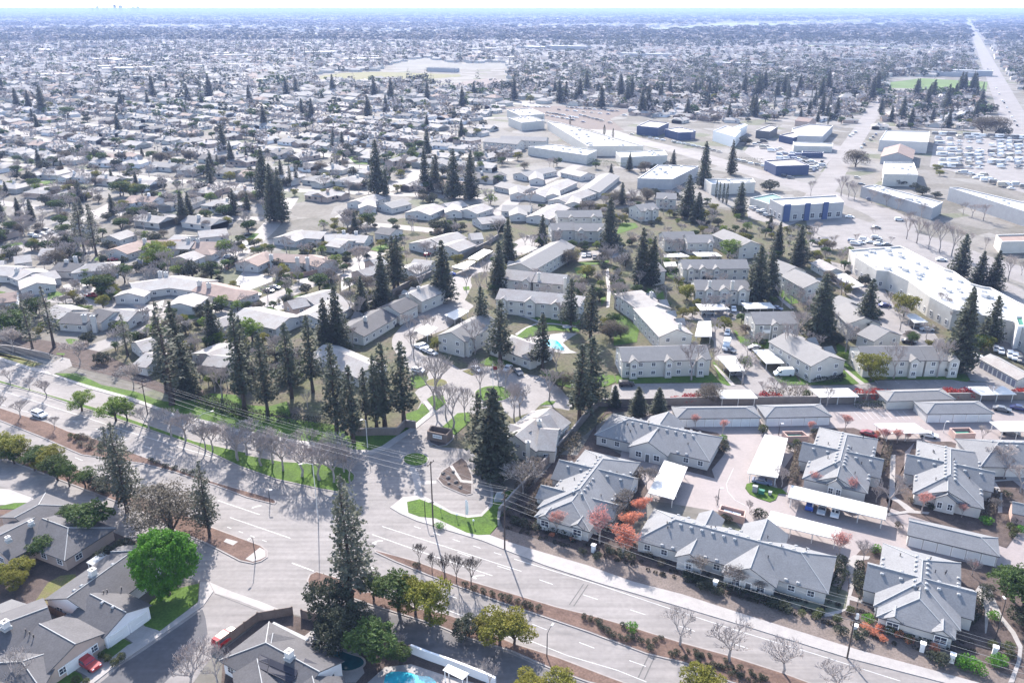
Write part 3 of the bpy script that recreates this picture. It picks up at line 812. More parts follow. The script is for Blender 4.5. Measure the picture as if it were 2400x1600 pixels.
proto('bare_street', bare(16, 5, .36, .45, tw=.0022, nb=(2,4), first=.2, r0=.010), B_, B_)
for sd in (17,18): proto('coral', bare(sd, 5, .42, .4, nb=(3,4), first=.15, r0=.012, tw=.0016, leaf=.027, nleaf=1900), BP, M['leafR'])
proto('orange', bare(19, 5, .42, .4, nb=(3,4), first=.13, r0=.012, tw=.0016, leaf=.028, nleaf=3200), BP, M['leafO'])
proto('blossom', bare(20, 5, .7, .3, leaf=.034, nleaf=1300), BP, M['leafW'])
proto('budding', bare(21, 5, .6, .3, leaf=.034, nleaf=900), BP, M['leafP'])
for sd in (22,23): proto('oak', broad(sd, 9, .45, .22, 4600, .044, .7), B_, M['leafG'])
proto('yellow', broad(24, 8, .45, .2, 4600, .044, .75), B_, M['leafY'])
proto('spring', broad(25, 8, .45, .25, 3800, .042, .75), B_, M['leafL'])
proto('round', broad(26, 1, .5, .04, 30000, .030, 1, ball=True, limbs=0), B_, M['leafB'])
proto('greybrown', broad(27, 14, .55, .10, 11000, .028, .8, open_=.05), B_, M['leafP'])
proto('dark_tree', broad(28, 8, .46, .12, 4600, .044, .85), B_, M['leafD'])
proto('cypress', cyp(30), B_, M['redwood'])
proto('shrub', shrub(31), B_, M['leafQ']); proto('dark_shrub', shrub(32), B_, M['leafD']); proto('green_shrub', shrub(33), B_, M['leafB']); proto('yellow_shrub', shrub(34), B_, M['leafY'])
proto('red_shrub', shrub(35), B_, M['leafV']); proto('orange_shrub', shrub(36), B_, M['leafO']); proto('grey_shrub', shrub(37), B_, M['leafP'])
for sd in (41,42): proto('bare_small', bare(sd, 4, .6, .3, nb=(3,4), tw=.005), BP, BP)
proto('palm', palm(38), B_, M['leafG'])
NAMEOF = dict(redwood='redwood_tree', slim_redwood='redwood_tree', sparse_pine='pine_tree', eucalyptus='tall_evergreen_tree', bare='bare_tree', bare_wide='bare_tree', bare_street='bare_tree',
  coral='coral_red_tree', orange='orange_red_tree', blossom='blossom_tree', budding='budding_tree', oak='evergreen_tree', yellow='yellow_green_tree', spring='spring_green_tree', round='round_tree',
  greybrown='grey_leaved_tree', dark_tree='dark_evergreen_tree', cypress='cypress_tree', shrub='shrub', dark_shrub='shrub', green_shrub='shrub', yellow_shrub='shrub', red_shrub='shrub', orange_shrub='shrub', grey_shrub='shrub', palm='palm_tree')
ADJ = dict(redwood='dense dark redwood', slim_redwood='slim tall dark redwood', sparse_pine='thin see-through pine', eucalyptus='tall grey-green evergreen with clumped branches', bare='leafless grey tree', bare_wide='wide leafless tree', bare_street='small leafless street tree',
  coral='coral-red budding tree', orange='orange-red budding tree', blossom='pale blossoming tree', budding='brown-budding tree', oak='dark green leafy tree', yellow='yellow-green leafy tree', spring='light green leafy tree', round='bright green round-crowned tree',
  greybrown='big grey-brown leafy tree', dark_tree='dark bushy evergreen', cypress='narrow dark cypress', shrub='olive green shrub', dark_shrub='dark green clipped shrub', green_shrub='bright green shrub', yellow_shrub='yellow-green shrub', red_shrub='red leaved shrub', orange_shrub='orange-tipped shrub', grey_shrub='grey-brown shrub', palm='palm')
LM = []   # landmarks for labels: (phrase, x, y)
VEG = []
def tree(kind, x, y, h, w=None, label=None, group=None, split=None, z=0.0, var=None):
    """one plant; w = crown scale relative to height"""
    pr = PROTO[kind]; tme, cme, jm = pr[(var if var is not None else R.randrange(len(pr))) % len(pr)]
    w = (w or 1.0)*h; rz = R.uniform(0, 6.28)
    if split is None: split = (y < 330 or kind == 'sparse_pine') and h > 2.5
    if 'shrub' in kind: cat = 'shrub'
    elif kind in ('redwood','slim_redwood'): cat = 'redwood tree'
    elif kind == 'sparse_pine': cat = 'pine tree'
    else: cat = 'tree'
    if split:
        o = bpy.data.objects.new(NAMEOF[kind], None); COL.objects.link(o); o.empty_display_size = .5
        o.location = (x, y, z); o.rotation_euler = (0,0,rz); o.scale = (w, w, h)
        inst('trunk', tme, o, (0,0,0))
        if cme: inst('crown', cme, o, (0,0,0))
    else:
        o = bpy.data.objects.new(NAMEOF[kind], jm); COL.objects.link(o); o.location = (x, y, z); o.rotation_euler = (0,0,rz); o.scale = (w, w, h)
    tag(o, label, cat, group)
    if not label: VEG.append((o, kind, x, y, h))
    return o
def T(kind, t, xb, yb, yt, w=1.0, label=None, **k):
    """hand placed: trunk foot at (xb, yb), top at row yt of survey tile t"""
    X, Y = P(t, xb, yb); h = height_to(t, xb, yb, yt)
    return tree(kind, X, Y, h, w, label, **k)
# ------------------------------------------------------------------ ground and roads
def disc(name, m, cx, cy, r0, r1, z, n=48):
    b = MB()
    for i in range(n):
        a = 6.2832*i/n; c = 6.2832*(i+1)/n
        b.quad((cx+r0*math.cos(a), cy+r0*math.sin(a), z), (cx+r1*math.cos(a), cy+r1*math.sin(a), z), (cx+r1*math.cos(c), cy+r1*math.sin(c), z), (cx+r0*math.cos(c), cy+r0*math.sin(c), z))
    return b
gb = MB(); X0 = 60000
gb.quad((-X0,-400,0),(X0,-400,0),(X0,70000,0),(-X0,70000,0))
def groundmat():
    m = mat('town_ground_sheet', (0.185,0.172,0.16), 0.95, 0.3, 0.05, col2=(0.118,0.110,0.094), space='w', spec=0.1, fine=0.25,
        cells=(0.045, [(0,(0.19,0.178,0.165)),(0.3,(0.10,0.094,0.078)),(0.55,(0.078,0.105,0.035)),(0.66,(0.26,0.25,0.24)),(0.86,(0.13,0.118,0.10))], 0.4))
    return m
struct(gb.build('ground', groundmat()), 'open ground under the whole town')
patch('garden_ground', M['garden'], PP('E',400,-60,2349,-150,'F',900,-60,1900,430,2349,700,3000,1000,3000,1150,'e6',2349,800,'E',1900,1250,1500,1568,1000,1568,-200,1500,'D',1400,1200,900,1000,600,900,1400,600), 0.012, None, 'planted ground of the apartment gardens')
# arterial asphalt (both carriageways, frontage roads, junction)
north = PP('D',-1500,430,-600,700,0,915,200,980,360,1020,600,1105,760,1150,900,1190,1050,1245,'e2',0,1020,550,1150,850,1230,1500,1370,'e3',0,1520,180,1560,420,1560,620,1490,760,1390,1030,1200,1310,975,1450,1060,1560,1250,1720,1150,
   'B',620,-60,880,-40,935,50,1005,165,1030,255,1025,340,960,408,870,418,760,390,640,322,560,278,425,290,335,362,400,402,520,455,640,490,700,510,970,590,1130,655,1400,760,1800,890,2349,1045,'C',500,1200,1130,1395,1800,1568,3400,2050)
south = PP('C',1200,2500,'B',1800,1900,1000,1578,770,1455,480,1352,'A',2349,1200,2080,1112,2010,1092,1780,1132,1500,1330,1330,1568,1100,1900,300,2000,650,1568,800,1450,980,1330,1200,1180,1400,1040,1470,940,1440,880,1380,870,1180,790,940,590,800,540,560,440,430,370,200,280,0,215,-1200,-190,-2600,-600)
patch('road', M['asphalt'], north+south, 0.02, None, 'wide pale asphalt boulevard with its frontage roads and junction')
# north pavement and verges
patch('sidewalk', M['concrete'], PP('D',-600,670,0,893,200,958,330,992,360,1020,200,980,0,915,-600,700), 0.13, 0.0, 'pale pavement along the north frontage road')
patch('sidewalk', M['concrete'], PP('D',365,1010,600,1085,760,1130,900,1168,1050,1222,'e2',0,975,550,1105,850,1190,1500,1320,'e3',0,1445,180,1490,400,1500,560,1440,720,1330,1020,1150,1290,950,'e3',1310,975,1030,1200,760,1390,620,1490,420,1560,180,1560,0,1520,'e2',1500,1370,850,1230,550,1150,0,1020,'D',1050,1245,900,1190,760,1150,600,1105,360,1020), 0.13, 0.0, 'pale pavement curving into the apartment entrance')
lawnA = PP('D',375,1005,520,1005,590,1030,700,1085,930,1130,1060,1180,'e2',-80,830,380,800,560,850,830,930,1180,1000,1600,1060,2200,1140,2349,1180,'e3',100,1300,760,1270,900,1130,1030,1130,1020,1150,720,1330,560,1440,400,1500,180,1490,0,1445,'e2',1500,1320,850,1190,550,1105,0,975,'D',1050,1222,900,1168,760,1130,600,1085)
patch('lawn', M['lawn'], lawnA, 0.10, None, 'narrow green lawn between pavement and dark hedge')
patch('lawn', M['lawn'], PP('e2',380,770,560,720,900,740,1060,880,1350,900,1600,830,1660,1040,1350,1010,1050,960,820,920,560,840), 0.16, 0.0, 'sunlit lawn under the row of redwoods')
patch('lawn', M['lawn2'], PP('D',-300,830,0,862,120,890,300,940,210,965,0,895,-300,800), 0.09, None, 'rough grass bank at the left entrance')
patch('planting_bed', M['mulch'], PP('D',-100,790,350,870,480,905,500,960,720,1010,900,1060,1180,1160,1400,1190,1400,1120,1160,1100,900,960,700,860,450,800,200,760,-100,700), 0.05, None, 'dark planted bed below the houses')
# right hand pavement, gravel verge
patch('sidewalk', M['concrete'], PP('B',335,362,425,290,560,278,640,322,600,330,540,305,452,325,462,400,540,428,650,438,760,488,860,535,940,553,1020,550,1130,592,1350,660,1700,762,2000,870,2349,960,'C',400,1090,850,1230,1200,1340,1900,1530,3400,1950,3400,2050,1800,1568,1130,1395,500,1200,0,1050,'B',1800,890,1400,760,1130,655,970,590,700,510,640,490,520,455,400,402), 0.13, 0.0, 'broad pale pavement along the boulevard')
patch('gravel_verge', M['sand'], PP('B',1090,480,1110,500,1300,560,1600,640,1750,700,2000,740,2349,830,'C',300,960,700,1060,1000,1110,1200,1140,1500,1230,1900,1370,2200,1500,2349,1540,2800,1700,3400,1950,1900,1530,1200,1340,850,1230,400,1090,0,985,'B',2000,870,1700,762,1350,660,1130,592,1025,548), 0.06, None, 'gravel verge dotted with small plants')
# green lawn at the entrance corner
patch('lawn', M['lawn'], PP('B',452,325,540,305,600,330,640,340,760,405,870,432,965,420,1040,352,1045,280,1180,240,1200,300,1110,420,1075,430,1082,480,1020,550,940,553,860,535,760,488,650,438,540,428,462,400), 0.14, 0.0, 'bright green lawn at the entrance corner')
patch('path', M['concrete'], PP('B',640,322,760,390,870,418,960,408,1025,340,1030,255,1005,165,935,50,880,-10,900,-15,960,50,1020,160,1048,255,1042,350,968,424,870,434,758,406,632,342), 0.15, 0.0, 'pale path round the entrance loop')
# kerbed islands
island('lawn', M['lawn'], PP('D',-600,820,0,1052,100,1082,300,1140,480,1190,600,1222,740,1262,'e2',350,1375,1050,1530,'A',1700,0,1950,45,2200,60,2349,85,'B',60,102,98,138,94,172,58,205,0,196,'A',2349,262,2200,236,1900,170,1650,82,1500,12,'D',1350,1505,1100,1420,900,1352,740,1300,480,1215,250,1140,0,1075,-600,845), 'long green strip between frontage road and boulevard')
island('median_strip', M['dirt'], PP('D',-700,1010,0,1240,150,1290,330,1340,480,1405,600,1435,760,1492,900,1545,'A',1340,140,1480,186,1700,248,1890,303,1908,325,1890,342,1700,295,1480,212,1340,170,1200,120,980,62,'D',560,1567,500,1542,300,1452,100,1372,0,1332,-700,1090), 'reddish dirt median at the left')
island('median_strip', M['dirt'], PP('A',-900,-280,0,-18,300,60,500,82,750,190,860,252,1000,292,1200,375,1450,492,1800,622,1845,660,1845,705,1800,735,1740,750,1650,732,1420,612,1200,520,970,392,820,332,560,232,300,132,0,17,-900,-250), 'dirt strip with hedge trees ending in a rounded nose')
island('median_strip', M['dirt'], PP('B',225,652,370,690,520,730,840,850,1240,970,1490,1045,1720,1100,2000,1180,2349,1290,'C',300,1372,700,1500,1500,1800,1300,1850,330,1568,0,1432,'B',2100,1372,1700,1222,1400,1120,1100,1020,860,930,600,832,370,737,230,672), 'narrow planted median of the boulevard')
island('median_strip', M['dirt'], PP('A',2112,862,2130,822,2180,800,2349,850,'B',160,945,200,940,560,1062,720,1090,830,1130,1180,1290,1500,1392,1860,1530,2100,1620,2000,1640,1700,1568,1450,1477,1160,1350,850,1257,660,1177,450,1112,190,1032,0,962,'A',2230,945,2150,940,2115,905), 'dirt strip with leafy trees beside the south frontage road')
# concrete noses
patch('median_nose', M['concrete'], PP('A',1690,720,1790,640,1830,662,1830,703,1795,722,1740,738), 0.19, 0.1, 'pale concrete nose of the dirt strip')
patch('cross_gutter', M['concrete'], PP('A',1440,872,1600,940,1800,1010,1985,1085,1900,1092,1840,1078,1640,1000,1480,950), 0.035, None, 'pale concrete cross gutter at the side street mouth')
patch('utility_slab', M['concrete'], PP('A',1560,578,1640,600,1605,625,1540,600), 0.2, 0.1, 'small concrete slab in the dirt strip')
# oval islet and rock island at the entrance
def ell(t, cx, cy, rx, ry, n=22): return [P(t, cx+rx*math.cos(6.2832*i/n), cy+ry*math.sin(6.2832*i/n)) for i in range(n)]
island('lawn', M['lawn'], ell('B',512,32,92,48), 'oval grass islet at the apartment entrance')

patch('path', M['concrete'], PP('B',468,85,500,72,538,140,546,178,655,176,655,196,550,206,558,276,500,280,504,215), 0.05, None, 'curved pale band across the entrance drive')
patch('path', M['concrete'], PP('B',745,80,765,72,830,175,905,180,905,200,820,190), 0.19, None, 'pale curved slab in the rocky entrance bed')
island('rock_bed', M['mulch'], PP('B',658,168,690,110,770,55,830,15,870,50,905,150,905,270,860,280,820,268,700,215), 'rocky bed inside the entrance loop')
# entrance sign islet, grass triangles
island('planter_bed', M['mulch'], PP('e3',1180,1350,1185,1250,1250,1190,1560,1290,1540,1350,1450,1430,1330,1450,1220,1400), 'kerbed islet of the entrance sign', z=0.13)
patch('lawn', M['lawn'], PP('e3',1380,1190,1600,990,1770,980,1770,1100,1720,1150,1560,1290), 0.15, 0.0, 'green wedge of grass behind the entrance sign')
# apartment court drives
drv = PP('e3',1310,975,1180,830,1040,940,1100,830,1010,700,1060,650,1180,600,1200,500,1160,410,950,470,940,160,1040,190,1250,200,1480,280,1640,390,1800,350,1840,340,2100,350,2349,430,'e4',420,480,560,560,660,640,760,760,880,820,780,950,640,920,380,880,300,960,0,1060,'e3',2240,960,2200,830,1800,1000,1600,990,1380,1190,1300,1260,1310,975)
patch('driveway', M['asphalt2'], drv, 0.025, None, 'pale forecourt and turning circle of the apartments')
patch('path', M['concrete'], PP('e3',1120,830,1170,825,1310,960,1030,1200,1020,1130,1220,970), 0.14, 0.0, 'pale pavement edge beside the grass triangle')
patch('lawn', M['lawn'], PP('e3',890,1000,1060,940,1110,850,1220,970,1020,1120,900,1120), 0.15, 0.0, 'bright grass triangle left of the entrance road')
patch('lawn', M['lawn'], PP('e3',1180,800,1250,750,1400,740,1440,850,1300,950), 0.15, 0.0, 'grass wedge by the court mouth')
patch('lawn', M['lawn'], PP('e3',960,480,1180,480,1160,600,1040,650,960,620), 0.12, None, 'grass patch behind the leaning redwoods')
island('lawn', M['lawn2'], ell('e3',1310,570,160,62), 'oval lawn islet of the forecourt')
ring = [(P('E',1045,1145)[0]+5.7*math.cos(6.2832*i/32), P('E',1045,1145)[1]+5.7*math.sin(6.2832*i/32)) for i in range(32)]
island('lawn', M['lawn'], ring, 'round lawn in the turning circle', kw=0.45)
RB = P('E',1045,1145)
patch('lawn', M['lawn2'], PP('e3',1670,410,1790,370,1840,450,1800,470), 0.15, 0.0, 'small kerbed grass corner')
patch('lawn', M['lawn'], PP('e3',1900,300,2050,210,2349,280,2349,330,2000,330), 0.12, None, 'grass before the club house')
patch('lawn', M['lawn'], PP('e4',360,400,560,430,860,480,1100,440,1400,470,1430,560,1300,620,800,640,640,600,480,500), 0.12, None, 'grass slope under the tall pines')
patch('lawn', M['lawn'], PP('e4',380,880,480,820,600,825,560,870), 0.13, None, 'sliver of grass by the court')
# pool court of the apartments
patch('lawn', M['lawn'], PP('d4',60,1480,200,1370,350,1330,560,1330,950,1380,920,1440,560,1420,380,1450,240,1520,100,1560), 0.1, None, 'curved lawn north of the apartment pool')
patch('path', M['concrete'], PP('d4',40,1470,180,1380,340,1320,560,1320,930,1370,930,1385,560,1336,350,1336,200,1390,70,1490), 0.13, None, 'curved footpath north of the pool')
patch('path', M['concrete'], PP('d4',80,1200,240,1240,400,1300,380,1320,220,1260,80,1215), 0.13, None, 'footpath joining the curved path')
patch('lawn', M['lawn'], PP('d4',60,1130,400,1150,900,1190,960,1350,560,1318,400,1300,180,1230,60,1200), 0.09, None, 'shaded lawn before the long apartment block')
patch('pool_deck', M['concrete'], PP('e3',2300,-20,'e4',60,-30,'d4',700,1450,900,1460,'e4',700,20,800,120,900,160,700,170,400,100,100,40), 0.1, None, 'pale deck round the apartment pool')
patch('path', M['concrete'], PP('d4',1290,560,1330,560,1360,900,1340,1100,1300,1110,1310,850,1290,700), 0.13, None, 'straight pale path through the gardens')
patch('lawn', M['lawn'], PP('d4',850,560,960,540,1060,580,1040,700,900,670), 0.1, None, 'bright lawn behind the pool')
patch('lawn', M['lawn'], PP('d4',1440,1230,1560,1220,1750,1400,1720,1560,'e4',1720,10,1400,60,'d4',1400,1400), 0.1, None, 'bright lawn beside the stepped apartments')
patch('lawn', M['lawn'], PP('d4',1210,900,1280,900,1290,1000,1230,1080), 0.1, None, 'lawn patch under the pines')
patch('lawn', M['lawn'], PP('d4',1420,100,1560,60,1740,0,1700,-60,1500,-60), 0.1, None, 'lawn below the north footpath')
patch('lawn', M['lawn'], PP('d4',900,480,980,480,1320,490,1200,460,1320,430,1340,480,1250,510,960,520), 0.1, None, 'lawn by the north car park')
patch('lawn', M['lawn'], PP('d4',1600,780,2080,880,2100,1000,1800,900,1600,830), 0.1, None, 'shaded lawn beyond the stepped apartments')
# perimeter road north of the villa wall and apartment drives
patch('road', M['asphalt2'], PP('e4',1380,600,1470,585,'e5',0,575,520,572,850,605,990,605,1340,600,1700,610,2349,600,'e6',280,540,1350,525,1600,560,1900,560,2500,760,2500,790,1800,790,0,800,'e5',2349,850,0,870,'e4',1500,870,1330,850), 0.03, None, 'asphalt lane with parking along the block wall')
patch('driveway', M['asphalt2'], PP('e5',430,0,300,-140,'d5',560,1290,100,1270,-60,1180,700,1130,860,1180,620,1330,760,1567,'e5',800,10,1000,190,1240,480,1430,605,860,605,560,280,440,250), 0.035, None, 'apartment drive between two carports')
patch('lawn', M['lawn'], PP('e4',1420,470,'e5',0,440,400,440,520,570,0,568,'e4',1440,580), 0.08, None, 'shaded lawn before the long apartment front')
patch('lawn', M['lawn'], PP('e5',410,290,430,280,720,600,620,612,520,570,480,450), 0.1, None, 'lawn strip beside the footpath')
patch('path', M['concrete'], PP('e5',420,320,470,340,730,610,670,615,560,490), 0.13, None, 'footpath to the lane')
patch('lawn', M['lawn'], PP('e5',1260,500,1480,440,1520,430,1640,600,1450,605,1330,570), 0.1, None, 'curved lawn end under the white van')
patch('lawn', M['lawn'], PP('e5',2100,0,2200,60,2349,180,'e6',40,260,300,560,0,590,'e5',2349,590,1640,600,1600,480,2180,470,2230,360,2140,200), 0.08, None, 'garden between two apartment blocks')
patch('path', M['concrete'], PP('e5',2180,350,2230,360,2349,460,'e6',170,590,100,600,'e5',2300,470), 0.12, None, 'footpath between two apartment blocks')
patch('lawn', M['lawn'], PP('e6',280,520,300,440,1500,430,1610,520,1560,560,1350,528), 0.09, None, 'dark clipped lawn before the right apartment block')
patch('driveway', M['asphalt2'], PP('e6',1430,180,1650,170,2200,560,2500,700,2500,800,1900,560,1610,540,1560,430,1440,400), 0.032, None, 'drive beside the beige garage block')
patch('lawn', M['lawn'], PP('d5',760,1500,1000,1500,1220,1480,1220,1567,'e5',1200,100,960,100,790,20,'d5',700,1400,760,1450), 0.08, None, 'lawn before the balcony block')
patch('lawn', M['lawn'], PP('d5',1240,880,1320,810,1500,920,1600,1040,1450,1060,1350,990), 0.09, None, 'lawn beside the diagonal footpath')
patch('path', M['concrete'], PP('d5',1230,890,1260,890,1500,1080,1600,1180,1560,1190,1380,1040), 0.13, None, 'diagonal garden footpath')
patch('lawn', M['lawn'], PP('d5',-250,640,-180,590,0,640,'d4',2349,800,2120,660), 0.08, None, 'lawn by the north carport')
patch('driveway', M['asphalt2'], PP('d5',1880,430,'d6',300,620,600,1150,1000,1300,1200,1567,'e6',1400,100,1300,160,700,20,'d6',500,1500,260,1300,0,1000,'d5',2000,700), 0.033, None, 'rear apartment drive below the white-roofed centre')
patch('driveway', M['asphalt2'], PP('d4',0,220,300,200,950,330,1430,300,1500,400,1330,430,1200,440,900,470,950,380,400,300,0,420,'d3',2100,600,1900,620,1750,700,1800,800,1700,1000,1830,1080,1450,1400,1000,1567,'e3',950,250,700,100,700,0,'d3',1000,1280,1350,1060,1480,1000,1400,900,1520,650,1900,500,2200,380), 0.03, None, 'winding apartment drive past the carports')
# ------------------------------------------------------------------ markings
mk = MB(); Zm = 0.034
ribbon(mk, PP('A',1500,312,1790,410), .15, Zm); ribbon(mk, PP('A',1585,430,2000,572), .15, Zm)
ribbon(mk, PP('A',2010,742,2160,798), .2, Zm)
ribbon(mk, PP('B',280,490,700,625,1240,800), .14, Zm, None)
ribbon(mk, PP('B',210,545,620,690,1040,830), .16, Zm)
ribbon(mk, PP('B',1190,715,1750,885,2349,1085,'C',400,1215,900,1365,1500,1555), .14, Zm)
ribbon(mk, PP('B',500,490,800,590,1020,660,1120,692), .14, Zm, (1.8,3.2))
ribbon(mk, PP('B',800,668,1060,757,1280,828,1500,905,1730,982,1970,1058,2230,1142,'C',150,1235,800,1440), .14, Zm, (3.0,6.5))
ribbon(mk, PP('B',160,755,400,850,850,1003,1070,1083,1320,1165,1550,1255,1800,1350,2060,1440,2300,1530), .14, Zm, (3.0,6.5))
ribbon(mk, PP('B',720,1062,830,1105,1180,1262,1270,1265,1560,1380,1900,1480,2100,1560), .14, Zm)
ribbon(mk, PP('A',1565,495,1700,545,1860,605), .14, Zm, (1.2,2.2))
ribbon(mk, PP('D',0,1120,300,1215,600,1310,900,1410,1200,1500,1500,1590), .14, Zm)
ribbon(mk, PP('D',-300,1130,150,1260,500,1330,900,1470,1300,1620), .14, Zm, (3.0,6.5))
ribbon(mk, PP('A',0,-140,500,10,900,170,1300,330,1480,400), .14, Zm, (3.0,6.5))
def arrow(pts, w=.3): ribbon(mk, pts, w, Zm)
arrow(PP('B',215,605,250,592,285,590)); arrow(PP('B',905,840,945,828,985,828)); arrow(PP('A',1735,365,1770,352,1800,348))
arrow(PP('B',215,605,240,612)); arrow(PP('B',905,840,930,850))
for x0, y0, x1, y1 in ((1560,1060,1690,900),(1600,1065,1725,905),(2050,1540,2115,1375),(2090,1545,2155,1385)):
    pass
struct(mk.build('road_marking', M['paint']), 'white lane lines and turn arrows on the boulevard')
tr = MB()
for q in (('B',1600,1040,1700,890),('B',1570,1030,1670,885),('B',2045,1530,2120,1370),('B',2085,1545,2158,1385)): ribbon(tr, PP(*q), .22, 0.033)
ribbon(tr, PP('A',1480,955,1740,1055,1840,1085), .12, 0.04)
struct(tr.build('road_marking', mat('tar_seam', (0.10,0.095,0.095), .8, .2, 1.0, space='w')), 'dark patched trench lines across the carriageway')
patch('road', mat('dark_asphalt', (0.075,0.074,0.082), 0.8, 0.15, 0.12, space='w', spec=0.2, fine=0.1, streak=.15), PP('A',1395,1062,1415,1120,1430,1230,1390,1300,1250,1450,1130,1568,1060,1750,560,1750,690,1568,830,1448,990,1345,1210,1192), 0.032, None, 'darker half of the side street')  # darker bluish sheet laid over the left half of the side street
patch('road', mat('frontage_asphalt', (0.105,0.100,0.104), 0.8, 0.15, 0.12, space='w', spec=0.2, fine=0.1, streak=.2), PP('B',-60,960,0,975,190,1045,450,1124,660,1190,850,1270,1160,1366,1450,1490,1700,1582,1800,1640,1900,1760,1500,1760,1000,1574,770,1450,480,1346,200,1280,0,1200), 0.032, None, 'darker asphalt of the southern frontage road')
# side street pavement and kerb (left bottom)
patch('sidewalk', M['concrete'], PP('A',1470,940,1400,1040,1200,1180,980,1330,800,1450,650,1568,560,1650,470,1640,600,1530,760,1405,880,1310,1100,1215,1365,1015,1378,875,1440,880), 0.14, 0.0, 'curving pale pavement of the side street')
patch('lawn', M['lawn'], PP('A',1370,885,1362,1010,1105,1212,1000,1180,960,1140,1000,1050,1050,990,1180,930), 0.10, 0.0, 'shaded front lawn under the round tree')
patch('driveway', M['concrete'], PP('A',770,1235,940,1120,1100,1215,955,1318,870,1260), 0.09, None, 'pale concrete driveway of the white house')
patch('path', M['concrete'], PP('A',640,1320,700,1255,790,1235,820,1250,640,1360), 0.08, None, 'narrow path between two lawns')
patch('lawn', M['lawn'], PP('A',635,1350,820,1250,955,1320,800,1430,740,1420,700,1380), 0.11, 0.0, 'shaded lawn square by the driveway')
patch('driveway', M['concrete'], PP('A',460,1450,620,1355,800,1450,660,1560,560,1500), 0.09, None, 'pale driveway under the red pickup')
patch('lawn', M['lawn'], PP('A',280,1520,460,1460,560,1510,580,1568,540,1700,200,1700), 0.1, None, 'shaded lawn at the bottom left')
patch('yard', M['mulch'], PP('A',-400,300,0,330,440,380,940,600,960,800,900,1000,500,1100,-400,1100), 0.03, None, 'dark planted yards behind the houses')
patch('lawn', M['lawn2'], PP('A',240,1010,330,880,420,830,520,820,530,880,400,960,330,1030), 0.07, None, 'patchy yellow-green back lawn')
patch('driveway', M['concrete'], PP('A',-50,230,60,235,420,365,440,390,300,350,240,335,0,345,-50,340), 0.07, None, 'pale driveways off the left frontage road')
patch('lawn', M['lawn'], PP('A',0,352,100,330,225,328,235,342,140,375,0,372), 0.09, 0.0, 'bright green lawn wedge')
patch('yard', M['dirt'], PP('A',-50,378,130,378,100,410,-50,415), 0.05, None, 'bare flower bed below the lawn wedge')
patch('yard', M['mulch'], PP('A',1540,1340,1790,1140,2000,1100,2080,1120,2349,1205,'B',480,1360,760,1460,990,1568,1000,1900,'A',1500,1900), 0.03, None, 'dark planted yards at the bottom')
patch('pool_deck', M['concrete'], PP('A',2080,1260,2180,1180,2300,1230,2349,1260,'B',0,1310,120,1370,160,1500,100,1568,-60,1568,'A',2200,1500,2250,1350,2120,1340), 0.09, None, 'pale patio with the dark pool')
patch('pool_deck', M['concrete'], PP('B',180,1568,300,1460,480,1440,720,1520,1000,1590,1000,1800,100,1800), 0.09, None, 'pale deck round the turquoise pool')
def pool(label, pts, m):
    c = (sum(p[0] for p in pts)/len(pts), sum(p[1] for p in pts)/len(pts))
    e = empty('swimming_pool', (c[0], c[1], 0), label, 'swimming pool')
    L = [(x-c[0], y-c[1]) for x, y in smooth(pts, 2)]
    b = MB(); o = inset(L, -0.35)
    n = len(L)
    if area(L) < 0: L = L[::-1]; o = inset(L, -0.35)
    for i in range(n):
        j = (i+1) % n
        b.quad((*o[i],.14),(*o[j],.14),(*L[j],.16),(*L[i],.16)); b.quad((*o[i],0),(*o[j],0),(*o[j],.14),(*o[i],.14)); b.quad((*L[i],.16),(*L[j],.16),(*L[j],.11),(*L[i],.11))
    b.build('coping', M['concrete'], e)
    w = MB(); w.face([(x, y, .125) for x, y in L]); w.build('water', m, e)
pool('turquoise pool beside the white pergola at the bottom', PP('B',290,1568,310,1500,400,1488,480,1500,540,1525,600,1520,660,1560,640,1640,300,1660), M['water'])
pool('dark teal pool in the shaded yard behind the solar-panelled house', PP('A',2215,1395,2270,1360,2349,1350,'B',60,1375,150,1400,160,1450,60,1490,'A',2330,1480,2290,1450,2240,1430), M['waterd'])
pool('blue apartment pool behind the club house', PP('e4',340,-20,470,-25,620,-15,700,80,730,135,600,110,480,60), M['water'])
# ------------------------------------------------------------------ villa court
patch('court', M['paving'], PP('e4',1330,890,'e5',0,870,2349,860,'e6',0,830,2349,810,3200,900,'C',3400,1500,2349,1320,2300,1100,1700,1130,1500,1100,1180,960,600,700,300,400,-100,330,-330,300,'B',1950,330,1900,60,'e4',1700,960), 0.03, None, 'pinkish paved court of the bungalows')
def bed(label, *a, m='mulch', z=0.10): return patch('planting_bed', M[m], PP(*a), z, 0.0, label)
bed('planted strip along the villa frontage','B',1090,430,1250,270,1350,180,1500,0,'e4',900,1568,1330,900,1560,900,2349,880,'e5',0,880,'e4',2120,960,1700,940,1300,1000,1160,1150,1150,1350,1500,1560,'B',1900,60,2050,120,2110,250,2000,420,1950,560,2100,600,2349,700,'C',0,760,300,900,700,1040,960,1100,1000,1115,700,1062,300,962,'B',2349,832,2000,742,1750,702,1600,642,1300,562,1110,502)
bed('planted bed between two bungalows','C',980,1110,1130,1060,1150,740,1230,650,1330,640,2349,800,2349,1540,2200,1500,1900,1370,1500,1230,1200,1140)
bed('planting round the rear left bungalow','e5',0,1180,480,1260,640,1400,560,1568,'C',200,100,220,160,150,140,-100,80,'e4',2349,1400)
bed('planting round the middle bungalow','e5',1640,1400,1850,1200,2349,1190,'e6',500,1360,850,1380,'C',1530,-20,1520,100,1480,160,1450,300,1420,400,735,200,660,250,640,180,740,30)
bed('planting round the right bungalow','e6',850,1380,1350,1380,'C',2060,0,2349,240,2349,470,2230,640,1530,400,1420,360,1400,310,1480,160)
